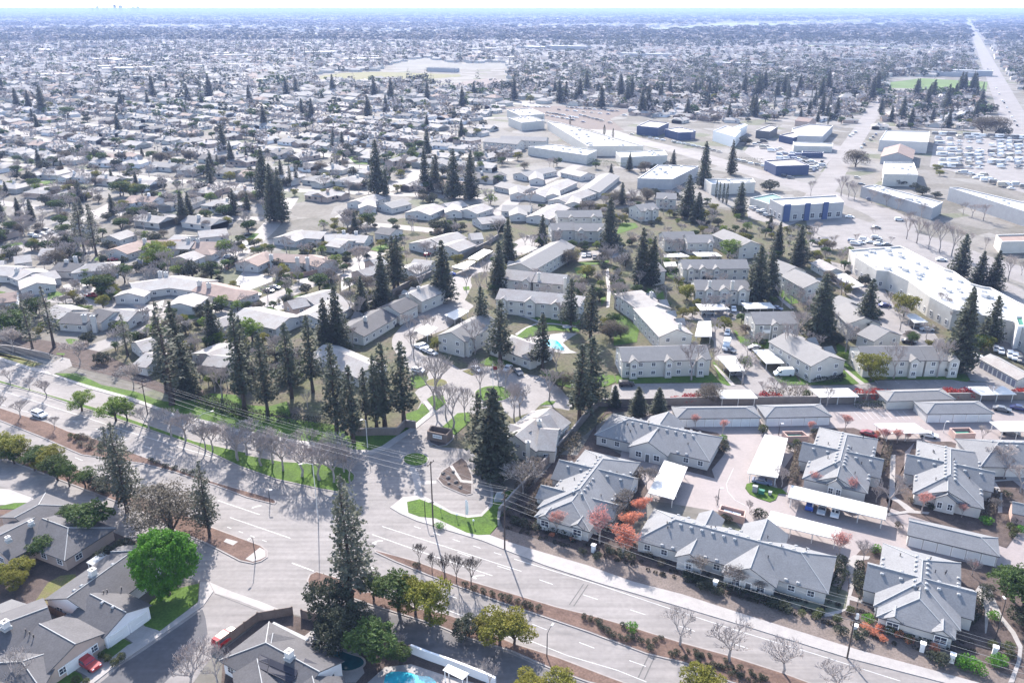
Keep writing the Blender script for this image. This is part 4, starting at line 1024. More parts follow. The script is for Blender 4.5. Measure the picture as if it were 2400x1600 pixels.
bed('kerbed islet by the parked blue car','C',430,230,440,200,480,190,600,215,690,240,720,270,660,265,640,310,600,325,520,300,460,270, m='lawn', z=0.14)
patch('path', M['concrete'], PP('C',1120,1060,1150,900,1130,720,1180,690,1290,700,1280,720,1200,730,1195,790,1250,800,1245,830,1185,815,1180,870,1245,900,1240,925,1180,905,1160,970,1240,1000,1235,1020,1150,1000,1145,1060,1040,1110,980,1115,960,1095), 0.14, None, 'pale footpaths beside the long bungalow')
patch('path', M['concrete'], PP('C',2080,1060,2010,940,2040,900,2120,920,2160,1020,2200,1110,2290,1220,2340,1320,2330,1420,2280,1568,2240,1568,2300,1420,2310,1330,2260,1230,2170,1120,2120,1050,2090,1230,2080,1230), 0.14, None, 'curving pale footpath at the right corner')
patch('path', M['concrete'], PP('C',1410,420,1400,405,1540,385,1480,330,1420,300,1430,0,1465,0,1460,290,1540,340,1600,385,1700,395,1690,410,1560,400), 0.14, None, 'forked footpath between two bungalows')
patch('path', M['concrete'], PP('C',2050,0,2090,-10,2250,100,2349,170,2349,190,2300,175,2150,185,2200,260,2200,400,2170,400,2170,270,2130,200,2140,175,2230,170,2200,110), 0.14, None, 'footpath along the right edge')
mk2 = MB()
for k in range(9):
    x = 0+k*85; ribbon(mk2, PP('e6',x,960,x+110,1070), .1, 0.045)
ribbon(mk2, PP('C',350,90,300,200,310,250,360,310,430,345), .1, 0.045)
for k in range(7): ribbon(mk2, PP('e6',300+k*272,540,340+k*290,585), .1, 0.05)
for k in range(6): ribbon(mk2, PP('e4',160+k*60,430+k*18,90+k*60,480+k*18), .1, 0.04)
struct(mk2.build('road_marking', M['paint']), 'thin white parking stall lines')
# ------------------------------------------------------------------ streets of the left neighbourhood
st = MB()
STREETS = []
def street(pts, w, z=0.03):
    pp = smooth_open(pts, 2); ribbon(st, pp, w, z)
    for a_, b_ in zip(pp[:-1], pp[1:]):
        k_ = max(1, int(math.dist(a_, b_)//6))
        for i in range(k_+1): STREETS.append((a_[0]+(b_[0]-a_[0])*i/k_, a_[1]+(b_[1]-a_[1])*i/k_))
street(PP('D',2600,170,2349,285,2000,440,1750,545,1450,600,1200,600,950,560,650,500,400,490,150,470), 9.5)
street(PP('D',1250,600,1060,690,850,760,640,830,500,900,400,960,260,1010), 8, 0.034)
street(PP('D',2000,-200,1860,0,1700,140,1550,240,1480,300), 9.5, 0.033)
street(PP('D',-200,240,0,180,230,100,470,30,600,-60,'U',800,1400), 9.5, 0.03)
street(PP('E',560,990,430,820,430,740,560,620,780,480,830,400,820,330,960,270,1150,150,1330,60), 8, 0.028)
street(PP('V',1050,1500,1300,1290,1500,1200,1650,1130), 9, 0.03)
street(PP('V',330,1310,440,1260,500,1230,560,1180), 14, 0.031)
street(PP('V',0,1500,120,1420,300,1320,420,1240), 8, 0.032)
struct(st.build('road', M['asphalt2']), 'pale winding residential streets on the left')
st = MB()
street(PP('V',1250,700,1500,800,2000,960,2200,1010,'W',0,1040,500,1190,1000,1340,1350,1450,'F',1500,-20,'d6',500,60,1000,190,1700,450,2349,650,3600,1100), 20, 0.035)
street(PP('W',900,1390,1010,1250,1120,1060,1230,900,1330,740,1400,600), 15, 0.04)
struct(st.build('road', M['asphalt']), 'pale commercial avenue and cross street at the right')
lr = MB()
d_ = azv(26.9); p0 = P('W',2349,960)
lp = [(p0[0]-d_[0]*500, p0[1]-d_[1]*500)]+[(p0[0]+d_[0]*k, p0[1]+d_[1]*k) for k in (0,500,1200,2400,5000,9000)]
ribbon(lr, lp, 26, 0.05)
struct(lr.build('road', M['asphalt']), 'long straight road running to the horizon at the right')
def dw(label, *a): patch('driveway', M['concrete'], PP(*a), .06, None, label)
dw('pale driveway before the three-garage house','D',430,400,560,368,690,440,480,485)
dw('pale driveway of the four-garage double house','D',780,515,830,488,1010,508,960,552)
dw('pale forecourt between the double houses','D',965,562,1130,500,1115,560,1000,575)
dw('pale driveway of the porch-fronted double house','D',1290,592,1440,560,1560,588,1430,625)
dw('pale driveway at the right bend','D',1750,565,1940,485,1960,560,1830,592)
dw('pale driveway with the dark garage doors','D',1450,772,1600,735,1620,800,1520,805)
dw('pale driveway above the fenced pool','D',2040,362,2150,338,2220,358,2080,388)
dw('pale driveway at the vertical street','D',1580,170,1700,95,1770,105,1640,200)
dw('pale driveway left of the vertical street','D',1480,150,1570,120,1610,190,1500,215)
dw('pale pool deck inside the fence','d2',900,730,1000,600,1400,680,1400,745,1080,862,920,832)
dw('pale drive below the vertical street','d2',560,440,700,400,830,480,800,560,680,560)
dw('pale parking pad at the left street','d1',470,90,760,40,880,80,560,160)
dw('pale walled forecourt at the pink house','D',2349,330,'E',60,280,180,200,200,330,0,440)
def gl(label, *a): patch('lawn', M['lawn'], PP(*a), .065, None, label)
gl('lawn corner at the left drive','d1',660,912,760,880,960,900,650,1002); gl('lawn beside the red pickup','d1',1190,962,1480,930,1560,1000,1300,1005); gl('lawn strip at the middle street','d2',1110,895,1260,860,1250,885,1130,905)
gl('lawn strip by the pool fence','d2',1230,835,1510,760,1500,800,1300,842); gl('lawn at the pink walled house','d2',1640,965,1860,908,1880,930,1780,972); gl('lawn behind the yellow tree','d1',1300,430,1370,400,1500,360,1480,460,1300,462)
gl('lawn at the vertical street','d2',1050,165,1120,80,1220,85,1130,175); gl('lawn below the porch gable','d2',20,1262,150,1210,420,1195,400,1245,200,1275); gl('small lawn left of the street corner','d2',1300,1100,1380,1090,1560,1180,1420,1170)
gl('lawn at the upper left street','d1',80,220,300,205,320,235,120,262); gl('lawn at the far left edge','d1',-60,870,80,890,60,910,-60,915); gl('lawn at the centre street','d3',380,300,620,215,660,290,500,330); gl('lawn by the winding drive','d3',1670,820,1760,810,1770,860,1690,870)
gl('lawn by the gate house','d1',900,1540,960,1530,1250,1560,'e1',1200,40,960,60); gl('lawn at the left garden','e1',780,160,900,165,880,190,780,180); gl('lawn of the upper left garden','U',200,1260,400,1235,420,1255,210,1290); gl('second lawn of the upper left garden','U',60,1170,200,1160,120,1185)
gl('lawn in front of the yellow clump','U',1030,1320,1110,1325,1120,1350,1040,1345); gl('lawn of the upper centre','V',40,1080,200,1070,460,1095,350,1140,100,1130)
# car parks and yards
def yard(label, *a, m='asphalt2', z=0.045): return patch('car_park', M[m], PP(*a), z, None, label)
yard('car park before the blue-striped building','W',440,1440,580,1400,700,1500,1090,1470,1400,1567,'F',1300,-10,1450,60,1700,130,1400,140,960,150,880,160,860,20,850,-60,'W',700,1567,450,1500)
yard('tree-lined car park above the white-roofed centre','F',900,20,1500,60,2349,430,2900,800,2900,1100,2349,610,1750,350,1500,145,1040,150,880,160, z=0.03)
yard('yard of the trailer lot','W',1740,930,2349,960,2700,1300,2349,1330,1850,1180,1700,1150)
yard('storage yard crowded with parked cars','W',480,980,740,970,1100,1010,950,1180,880,1200,560,1130,420,1050)
yard('car park right of the white-roofed centre','d6',1900,1567,2000,1300,2349,1500,3000,1800,'e6',2700,500,2349,330,2000,120)
yard('bright car park of the distant shopping centre','V',1130,740,1500,730,2000,760,1850,820,1950,900,1700,890,1400,820,1200,800, z=0.05, m='sand')
# sports grounds and fields
patch('field', M['lawn2'], PP('V',-150,525,0,505,250,495,820,515,820,528,600,545,300,552,0,548,-150,560), 0.04, None, 'pale sports field')
patch('field', mat('park_grass', (0.10,0.15,0.05), .95, .25, .02, space='w', spec=.1), PP('W',1420,570,1640,540,2100,565,2090,630,1420,605), 0.05, None, 'small green field with a dark edge beside the long road')
patch('field', mat('crop_field', (0.20,0.23,0.13), .95, .2, .01, space='w', spec=.1), PP('V',2050,200,2349,185,'W',300,160,900,166,1400,161,1975,163,1985,176,1500,182,900,180,300,190,'V',2349,215,2100,222), 0.08, None, 'pale green farm fields before the far woods')
patch('field', mat('crop_field', None), PP('W',850,312,1300,322,1750,345,1750,353,1250,334,850,322), 0.06, None, 'thin pale green strip in the far right gardens')
patch('field', mat('bare_ground', (0.18,0.15,0.14), .95, .15, .02, space='w', spec=.1), PP('V',680,600,860,560,1000,540,1150,560,1150,580,900,620), 0.04, None, 'bare graded building site')
patch('field', mat('pale_plain', (0.17,0.165,0.15), .95, .15, .02, space='w', spec=.1), PP('V',350,440,560,380,800,440,1150,430,1160,470,800,480,400,480), 0.04, None, 'pale school grounds')
patch('field', mat('pale_plain', None), PP('W',1100,500,1600,520,1590,545,1100,525), 0.05, None, 'pale open strip')
# ------------------------------------------------------------------ bungalow court
villa('grey pinwheel bungalow nearest the bottom right corner, two small front gables with blue windows', (73.0,119.2), 27.0, 21.6, sw=8.8, nested=2.8, dormers=((-3.6,1.6),(4.2,1.6)))
villa('grey pinwheel bungalow at the far right with one wide front gable bay', (97.4,157.3), 26.4, 27.5, bay=(-0.4,2.5), dormers=())
villa('grey pinwheel bungalow behind the carport with the blue and white cars', (74.35,163.6), 26.8, 28.5, sw=12.9, bay=(0.2,2.0), dormers=())
villa('grey pinwheel bungalow left of the two orange-red trees', (11.9,151.2), 26.2, 29.0, sw=17.3, nested=3.0, small=1, dormers=((-3.9,1.5),(3.6,1.5)))
longvilla('longest grey bungalow on the boulevard with a large white-fronted porch gable', (45.4,140.0), 116.6, 38.0, 6.4, [(4.7,9.0,5.2,5.8),(-7.2,8.3,2.9,4.7)], [(4.5,-9.6,4.7,5.7),(-6.9,-9.2,2.8,4.7)])
longvilla('long grey bungalow beside the block wall, rearmost left of the court', (37.7,187.4), 116.8, 30.0, 6.8, [(0.0,9.0,5.2,5.8)], [(-0.4,-9.6,5.0,5.7)])
b = Bld('bungalow', 'pale grey bungalow cut by the right edge behind the bare trees', 'bungalow', 'grey-roofed bungalows of the gated court'); b.ridge('e6',2000,1385,2600,1400,6,7,3,'hh'); b.vents(.15,2.2,cap=10); b.done()
b = Bld('utility_hut', 'small pinkish hut with a grey roof at the right edge', 'hut', None, 'wallp'); b.ridge('C',2270,320,2420,350,4.2,2.6,2.8,'gg'); b.windows(cap=2); b.done()
b = Bld('utility_hut', 'tiny grey-roofed hut among shrubs at the right edge', 'hut', None, 'wallL'); b.ridge('C',2290,1010+400,2400,1440,3,1.5,2.2,'gg'); 
garage_row('grey hip-roofed garage block, left of two behind the beige canopies', P('e4',2230,915,4.1), P('e5',1040,905,4.1), 3.6, n=9, front=-1)
garage_row('grey hip-roofed garage block, middle one with five white doors', P('e5',1080,900,4.1), P('e5',1990,880,4.1), 3.9, n=5)
garage_row('grey hip-roofed garage block below the red shrubs at the right', P('e6',930,850,4.1), P('e6',1850,840,4.1), 3.9, n=5)
garage_row('white-doored garage block at the right between the open carport and the corner bungalow', P('C',1560,445,4.3), P('C',2190,590,4.3), 3.6, n=6, ends='gh')
b = Bld('garage_block', 'grey-roofed garage with its back to the red shrubs', 'garage', 'garage blocks', 'wallT', 'roofB', ov=.3); b.ridge('e6',560,690,1160,672,3.9,3.6,2.7,'hh'); b.done()
garage_row('beige garage block with a light roof at the right edge', P('e6',1880,175,4.0), P('e6',2420,470,4.0), 3.6, zr=4.2, ends='gg', n=8, wall='wallT', roof='roofP', dk='gdoorb')
# carports
CP = [('white carport over the blue, silver and white cars', PP('p',915,210,2235,525,2210,690,860,375)),
 ('white carport in front of the long bungalow', PP('p',630,565,1600,805,1560,965,555,730)),
 ('tall narrow white carport beside the blue-grey sedan', PP('e5',1130,1275,1450,1330,'C',655,155,445,122)),
 ('white carport touching the rear left bungalow', PP('B',2225,35,2385,82,2290,305,2112,258)),
 ('white carport above the coral trees with a white car parked beside it', PP('e6',280,1128,840,1120,1045,1255,450,1265)),
 ('white carport at the right edge over the black car', PP('e6',1870,1100,2500,1092,2500,1230,2040,1235)),
 ('pale carport beside the large brown shrub north of the wall', PP('e5',460,668,930,660,1035,780,520,782)),
 ('pale carport behind the bare brown trees north of the wall', PP('e5',1750,650,2280,640,2430,758,1880,765)),
 ('white carport north of the wall near the right edge', PP('e6',1540,620,2065,612,2250,725,1755,735)),
 ('white carport beside the big white van', PP('e5',960,110,1210,108,1400,295,1150,303)),
 ('pale grey carport beside the leafless tree and the delivery van', PP('e5',470,205,720,200,860,400,650,410)),
 ('white carport under the bright green tree', PP('d5',130,340,460,340,545,395,205,400)),
 ('white carport left of its shaded twin behind the balcony block', PP('d5',175,1050,560,1055,655,1125,245,1140)),
 ('half shaded white carport behind the balcony block', PP('d5',800,1035,1200,1030,1285,1110,870,1118)),
 ('pale carport below the long white-roofed centre', PP('d6',690,1170,850,1185,1035,1300,840,1310)),
 ('pale carport by the rear drive with a curved edge', PP('d5',2040,635,2240,630,2500,800,2340,830)),
 ('long carport beside the winding drive, nearer one', PP('d3',1510,540,1760,452,1850,470,1900,500,)[:3]+[P('d3',1690,580)]),
 ('long carport beside the winding drive, farther one', PP('d3',1740,425,1965,292,2085,322,1880,445)),
 ('round-ended pale canopy by the apartment drive', PP('d5',215,1290,390,1285,400,1500,165,1500)),
 ('pale carport at the head of the forecourt', PP('d3',1420,1200,1620,1110,1760,1150,1560,1270)),
 ('pale canopy among leafless trees at the forecourt', PP('d3',1000,1420,1170,1330,1330,1380,1180,1490)),
 ('white canopy north of the grey apartment gable', PP('d4',40,320,200,250,350,280,180,350)),
 ('white carport beside the north lawn', PP('d4',2080,370,2330,350,2460,400,2100,405)),
 ('white carport behind the left pair of redwoods', PP('d4',2080,480,2250,475,2270,530,2110,540)),
]
for l, q in CP:
    # corner points are roof corners 2.7 m up: slide them along the view line to that height
    q2 = [(x*(H0-2.7)/H0, y*(H0-2.7)/H0) for x, y in q]
    carport(l, q2)
# ------------------------------------------------------------------ apartments (two storeys)
def apt(label, ridges, wall='wallT', roof='roofB', gables=(), group='two-storey apartment blocks', hw=6.0, ze=5.6, zr=8.0, chim=(), rows=(1.0,3.7), sp=3.6, name='apartment_block', cat='apartment building', bal=0):
    b = Bld(name, label, cat, group, wall, roof, cap=False)
    for r in ridges:
        t, x1, y1, x2, y2 = r[:5]; ends = r[5] if len(r) > 5 else 'gg'; h = r[6] if len(r) > 6 else hw; z = r[7] if len(r) > 7 else zr
        b.ridge(t, x1, y1, x2, y2, z, h, ze-(zr-z), ends)
    for k, u, side, w in gables:   # small projecting gable on a long side
        A, B_, d, n, L, h, e_, z_, *_ = b.wings[k]
        p = A+d*(L*u)
        b.wing(p+n*side*(h-2.5), p+n*side*(h+0.9), w, e_-0.1, e_+w*0.75)
        q = p+n*side*(h+0.9-0.22); az = math.degrees(math.atan2((n*side).x, (n*side).y))
        for z in rows: b.win(q.x, q.y, z, w*0.8, 1.2, az, False)
    b.windows(rows, sp, 1.3, 1.2, cap=44)
    for (t, x, y, z) in chim:
        p = P(t, x, y, z); b.chimney(p[0], p[1], z, 1.1, 1.1)
    e = b.done()
    for k in range(bal):
        A, B_, d, n, L, h, e_, z_, *_ = b.wings[0]
        s_ = n if n.y < 0 else -n; p = A+d*(L*(k+0.5)/bal)+s_*(h-.5+.7); c = e.location
        q = MB(); az = math.degrees(math.atan2(d.x, d.y)); q.box(0,0,-.15,0,2.8,1.4,az); q.box(s_.x*.65,s_.y*.65,.0,1.0,2.8,.08,az)
        for sg in (-1,1): q.box(d.x*sg*1.33+s_.x*.6,d.y*sg*1.33+s_.y*.6,-2.9,2.3,.18,.18,az)
        o = q.build('balcony', M['trim'], e); o.location = (p.x-c.x, p.y-c.y, 2.95)
    return e
apt('long grey apartment block behind the lane with two white dormer bays', [('e4',1500,75,'x',0,0)][:0]+[('e4',1470,78,2349+330,45)], gables=((0,.13,-1,1.7),(0,.52,-1,1.5),(0,.88,-1,1.7)))
apt('apartment block whose gable end with a tall white window faces the big white van', [('d5',1390,1370,2349-620,1568+0),('e5',1420,-130,2030,203)][1:], gables=((0,.25,1,2.2),(0,.62,1,2.2)), hw=6.6)
apt('balcony block behind the lawn and the white hatchback', [('d5',930,1160,1530,1150)], bal=2, hw=6.2, gables=((0,.45,-1,1.5),))
apt('long apartment block with shrubs at the right of the lane', [('e6',60,68,900,60),('e6',900,62,1330,55)], gables=((0,.8,-1,1.7),(1,.85,-1,2.0)))
apt('apartment block with two chimneys behind the white carports', [('d5',150,715,900,722)], gables=((0,.25,-1,2.0),(0,.52,-1,2.2),(0,.85,-1,2.0)), chim=(('d5',375,735,9.2),('d5',690,735,9.2)))
apt('apartment block in the row behind the two chimneys', [('d5',-30,440,880,436)], gables=((0,.12,-1,1.7),(0,.3,-1,1.8),(0,.5,-1,1.7)))
apt('small apartment block left of the bright green tree', [('d5',30,100,400,96)], gables=((0,.85,-1,1.5),))
apt('apartment block with a plain gable end right of the bright green tree', [('d5',560,20,945,190)], hw=6.2)
apt('apartment block stepping down behind the pair of dark redwoods', [('d5',1300,440,1560,545),('d5',1540,570,1860,745)], gables=((1,.6,1,1.8),))
apt('apartment block right of the largest redwood', [('d5',2160,930,2330,1030),('d6',-80,1020,170,1240)], gables=((1,.6,1,1.8),))
apt('apartment block with an arched white window in its gable end', [('d6',250,1330,500,1430)], hw=6.5)
apt('beige garage block with a pale roof near the white-roofed centre', [('d5',1880,432,2110,565)], ze=2.8, zr=4.5, hw=4, rows=(1.0,), name='garage_block', cat='garage', group='garage blocks', roof='roofP')
apt('stepped apartment block in the garden centre, rear part with a white chimney', [('d4',1700,868,2010,1060,'hg')], gables=((0,.35,1,2.0),(0,.75,1,2.4)), roof='roofP', chim=(('d4',1920,885,9),))
apt('stepped apartment block in the garden centre, front part with a porch gable', [('d4',1960,1088,2270,1400,'hg')], gables=((0,.3,1,2.0),(0,.6,1,2.4)), roof='roofP', chim=(('d4',2310,1320,9),))
apt('long apartment block with white bays behind the curved lawn', [('d4',-170,835,760,915,'gh')], gables=((0,.1,-1,1.6),(0,.42,-1,2.4),(0,.72,-1,2.0)), roof='roofP')
apt('apartment block with a white balcony roof behind the long block', [('d4',-80,570,330,615),('d4',330,612,770,650,'gg')], gables=((0,.85,-1,2.0),), roof='roofP', chim=(('d4',370,620,9.3),('d4',730,690,9.3)))
apt('apartment block with a long diagonal roof ridge beyond the forecourt', [('d4',105,490,700,165)], gables=((0,.1,1,1.8),), hw=6.5)
apt('grey apartment block beyond the shaded lane', [('d4',520,-60,860,-70),('d4',850,-55,1290,-58)], gables=((0,.3,-1,1.5),(1,.2,-1,1.8),(1,.8,-1,1.8)))
apt('apartment block behind the right pair of slim redwoods', [('d4',2060,60,2500,50)], gables=((0,.8,-1,1.7),))
apt('plain gabled apartment beside the slim redwoods', [('d4',1830,500,2010,470)], hw=6, roof='roofP')
apt('apartment house with a tall gable front beside the forecourt', [('d3',1990,1175,1500,1435)], hw=5.6, gables=((0,.9,1,1.5),), roof='roofB')
apt('row of joined grey apartments along the garden wall, left part', [('d3',80,1378,560,1110)], ze=3.4, zr=5.6, hw=6.6, rows=(1.0,), roof='roofC', gables=((0,.7,1,2.6),), chim=(('d3',325,1225,6.8),))
apt('row of joined grey apartments along the garden wall, middle part', [('d3',640,1075,900,955)], ze=4.4, zr=6.6, hw=5.5, rows=(1.0,), roof='roofC', chim=(('d3',910,905,7.5),))
apt('row of joined grey apartments along the garden wall, right part', [('d3',935,905,1280,765)], ze=4.6, zr=6.8, hw=6, rows=(1.2,), roof='roofP', gables=((0,.3,1,1.5),(0,.6,1,1.5)), chim=(('d3',1060,810,7.8),))
apt('low grey apartment half hidden by the leaning redwoods', [('e3',-250,40,430,330,'gg')], ze=3.2, zr=5.4, hw=6, rows=(1,), roof='roofP')
apt('club house with hipped roof beside the apartment pool', [('E',1180,752,1290,790,'hh')], ze=3.4, zr=6, hw=6, rows=(1,), roof='roofP', name='club_house', cat='club house', group=None)
apt('club house porch with white posts', [('e4',180,170,290,135)], ze=3.2, zr=4.8, hw=2.6, rows=(), roof='roofP', name='porch', cat='porch', group=None)
apt('low apartment with a white chimney beside the dark block wall', [('e4',540,905,40,1290),('e4',380,1195,640,1215),('e4',330,1050,520,1000)], ze=3.6, zr=6.4, hw=6.2, rows=(1.2,), roof='roofP', chim=(('e4',220,1370,6.5),('e4',375,1075,7.0)))
apt('apartment roof cut by the big redwood left of the white chimney', [('e3',2320,1130,2600,1230)], ze=3.6, zr=6.0, hw=5, rows=(1.2,), roof='roofP')
# ------------------------------------------------------------------ houses of the left neighbourhood
HG = 'single-storey duplex houses with pale roofs'
def hs(label, ridges, roof='roofP', wall='wallL', chim=(), gdoors=(), hw=6, ze=3.0, zr=4.9, group=HG, sp=4.5, **k):
    b = Bld('duplex_house', label, 'house', group, wall, roof, cap=False)
    for r in ridges:
        t, x1, y1, x2, y2 = r[:5]; ends = r[5] if len(r) > 5 else 'gg'; h = r[6] if len(r) > 6 else hw; z = r[7] if len(r) > 7 else zr
        b.ridge(t, x1, y1, x2, y2, z, h, ze, ends)
    b.windows((1.0,), sp, 1.4, 1.2, cap=14)
    for t, x, y, z in chim:
        p = P(t, x, y, z); b.chimney(p[0], p[1], z, 1.5, 1.1)
    for t, x, y, n, az, *rest in gdoors:
        p = P(t, x, y, 0); d = azv(az+90)
        for i in range(n):
            b.kids.append((rest[0] if rest else 'gdoorb', p[0]+d[0]*2.9*(i-(n-1)/2), p[1]+d[1]*2.9*(i-(n-1)/2), 0.02, 2.5, 2.1, az, False))
    return b.done()
hs('pale house with the shaded solar patch at the left edge', [('d1',-200,520,330,545),('d1',330,560,470,612)], roof='roofP', chim=(('d1',225,560,5.8),), hw=7)
hs('pale house with a wide front gable facing the drive, left', [('d1',420,650,760,585),('d1',480,640,510,760)], hw=6.5)
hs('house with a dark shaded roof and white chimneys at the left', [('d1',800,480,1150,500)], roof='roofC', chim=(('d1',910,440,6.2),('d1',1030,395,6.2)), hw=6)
hs('pale hipped house right of the dark shaded roof', [('d1',1200,500,1430,478,'hh')], hw=6)
hs('large pale house with the tall brick chimney at the left', [('d1',1580,290,1900,190),('d1',1880,180,2500,165)], chim=(('d1',1985,150,6.5),), gdoors=(('d1',2010,510,3,190),), hw=7, roof='roofD')
hs('pale house with two chimneys beside the salmon roof', [('d2',-20,190,330,200)], chim=(('d2',245,140,6.5),('d2',370,150,6.5)))
hs('pale garage house in front of the two-chimney house', [('d2',120,400,320,320)], gdoors=(('d2',150,490,2,200),))
hs('house with a salmon roof beside the small street tree', [('d2',310,190,700,200),('d2',350,290,510,300,'gh',4,4.4)], roof='roofD', gdoors=(('d2',620,390,2,200),))
hs('big pale double house with four blue-grey garage doors', [('d1',1790,770,2349,690),('D',1150,335,1420,370),('d1',1860,830,1760,900,'gg',6,4.6),('D',1330,450,1235,520,'gg',6,4.6)], chim=(('D',1100,300,6.5),('D',1140,305,6.5),('D',1370,365,6.2)), gdoors=(('d1',1860,1000,4,205),('D',1355,580,2,160)), hw=7.5)
hs('pale double house right part with the rusty stained roof', [('D',1400,375,1620,425,'gh')], roof='roofD', chim=(('D',1435,380,6.2),), hw=6.5)
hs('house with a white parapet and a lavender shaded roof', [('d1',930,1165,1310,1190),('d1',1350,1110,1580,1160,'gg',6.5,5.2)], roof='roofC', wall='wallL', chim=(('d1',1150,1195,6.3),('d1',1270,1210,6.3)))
hs('pale house behind the white parapet house, left', [('d1',760,1060,1010,1130)], roof='roofP')
hs('pale house right of the white parapet house', [('d1',1600,1120,1900,1150)], roof='roofP')
hs('big pale house with two dark garage doors beside the redwoods', [('d2',1010,1105,1640,1240),('d2',560,1290,900,1180,'gg',4.5,4.6)], gdoors=(('d2',760,1490,2,190),), hw=7.5)
hs('large pale roof between the street and the tallest redwoods', [('d2',1840,960,2230,850),('D',2120,600,2349,480)], hw=7)
hs('pale pink walled house at the street bend', [('d2',1600,1010,1850,960)], hw=5, roof='roofP', wall='wallB')
hs('big pale house below the dark clump of redwoods', [('e2',480,165,860,20),('e2',530,180,860,215,'gg',5,4.6)], hw=8)
hs('house hidden behind the pines with a blue-white roof', [('D',930,790,1130,740),('D',1000,860,1100,880)], hw=6)
hs('pale house with a salmon front beyond the fenced pool', [('D',1690,230,1830,165),('D',1830,175,2120,190),('D',2130,185,2260,225,'gg')], roof='roofD', chim=(('D',2045,205,6.3),('D',2115,205,6.3),('D',1865,185,6.3)), hw=6)
hs('pale house at the top of the vertical street, left side', [('D',1360,25,1560,5),('D',1200,50,1300,60)], hw=7)
hs('pale house at the top of the vertical street, right side', [('D',1950,60,2080,15),('D',2080,20,2250,30),('D',2230,50,2400,40)], hw=7)
hs('red tile-coloured house at the left edge', [('d1',-180,930,230,880)], roof='roofD', wall='wallW', hw=6.5)
hs('pale house at the top left with two gables', [('d1',180,400,420,370),('d1',560,290,760,280),('d1',-150,470,60,450)], hw=6)
hs('beige house on the bend of the street at the left', [('d1',1000,-60,1300,-80)], hw=6)
hs('house with white car in its carport behind the chimney house', [('d1',1500,110,1750,30)], hw=6)
hs('pale roofs behind the leaning redwoods, left part', [('d3',-60,90,380,110),('d3',-100,150,100,180)], hw=7, chim=(('d3',30,40,6.2),('d3',200,50,6.2)))
hs('pale double house beside the block wall with a red car', [('d3',1060,200,1230,150),('d3',1230,160,1600,60),('d3',1450,250,1700,160)], hw=7)
hs('pale house at the garden wall below the double house', [('d3',1000,430,1280,460),('d3',880,560,1050,480)], hw=6, roof='roofP')
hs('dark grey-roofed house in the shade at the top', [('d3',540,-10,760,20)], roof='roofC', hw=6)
hs('pink-walled houses behind the dark cone redwoods', [('d3',220,590,470,520),('d3',390,450,560,410)], wall='wallB', hw=5)
hs('pale house with a blue-white hip roof near the wall', [('d3',1760,80,1930,70)], hw=6)
for i, (x0, y0, x1, y1, h_) in enumerate(((1110,1410,1310,1415,8),(930,1500,1110,1480,7),(1490,1370,1690,1300,7),(1700,1300,1850,1190,7),(1330,1330,1560,1230,7),(1560,1160,1700,1190,7),(1100,1250,1310,1290,7),(520,1450,640,1400,8),(700,1400,830,1380,7),(290,1400,430,1370,7),(100,1380,240,1335,7),(860,1440,980,1400,7),(1230,1190,1440,1150,7),(1350,1480,1500,1400,7))):
    hs(['long pale roof above the winding drive carports','pale roof left of the long pale roof','first of three stepped roofs rising to the right','second of three stepped roofs rising to the right','long pale roof pointing at the warehouses','pale roof just below the green hedge','broad pale roof with a dark shrub in front','broad roof left of the row of dark redwoods in the centre','pale roof under the centre row of redwoods','pale roof behind the single redwood','pale roof left of the single redwood','low roof between the redwood row and the long pale roof','pale roof facing the white warehouses','roof beside the dark round tree in the centre'][i],
       [('V',x0,y0,x1,y1)]+([('V',(x0+x1)/2,(y0+y1)/2,(x0+x1)/2+10,(y0+y1)/2+55,'gg',5,4.6)] if i % 2 == 0 else []), hw=h_, roof='roofP' if i % 3 else 'roofB')
apt('two-storey house with white gables right of the centre redwood', [('V',2020,1410,2150,1395)], gables=((0,.3,-1,1.6),(0,.7,-1,1.6)))
apt('apartment block behind the yellow-green crowns', [('V',1480,1450,1790,1445)], gables=((0,.3,-1,1.6),(0,.8,-1,1.8)))
apt('apartment block left of the yellow-green crowns', [('V',2170,1325,2310,1330)], gables=((0,.5,-1,1.6),))
# ------------------------------------------------------------------ bottom left houses
b = Bld('house', 'grey-roofed white house with skylights beside the round green tree', 'house', None, 'wallW', 'roofC')
b.ridge('A',460,985,900,670,5.4,6.6,3.0,'gg'); b.ridge('A',620,955,870,1082,4.9,5.0,2.95,'gg'); b.ridge('A',760,665,960,655,4.6,4.4,2.9,'gh')
A, B_, d, n, L, h, *_ = b.wings[1]
for q in range(2):
    p = B_-d*0.2+n*(-2.1+4.2*q); b.kids.append(('gdoor', p.x, p.y, .02, 3.6, 2.2, math.degrees(math.atan2(d.x, d.y)), False))
b.windows((1.0,), 3.6, 1.5, 1.2, cap=10, pane=True)
for x, y in ((705,1018),(780,1050),(565,915),(515,945),(780,770)): 
    p = P('A',x,y,4.7); b.kids.append(('vent', p[0], p[1], b.roofz(Vector(p)), 20))
for x, y in ((712,935),(735,922),(830,890)): 
    p = P('A',x,y,4.7); b.pipe(*p)
b.done()
b = Bld('house', 'brown-grey house with a pinkish front slope and the patio at the left edge', 'house', None, 'wallB', 'roofC')
b.ridge('A',-60,1190,330,1045,5.2,6.6,3.0,'gg'); b.ridge('A',270,1160,520,1300,5.0,6.2,2.95,'gg'); b.ridge('A',-200,1440,150,1420,4.6,5,2.9,'gh')
b.windows((1.0,), 3.6, 1.5, 1.2, cap=8, pane=True)
for x, y in ((175,1200),(205,1225),(230,1245)): b.pipe(*P('A',x,y,4.6))
A, B_, d, n, L, h, *_ = b.wings[1]; p = B_-d*0.2; b.kids.append(('gdoor', p.x, p.y, .02, 4.6, 2.2, math.degrees(math.atan2(d.x, d.y)), False))
b.done()
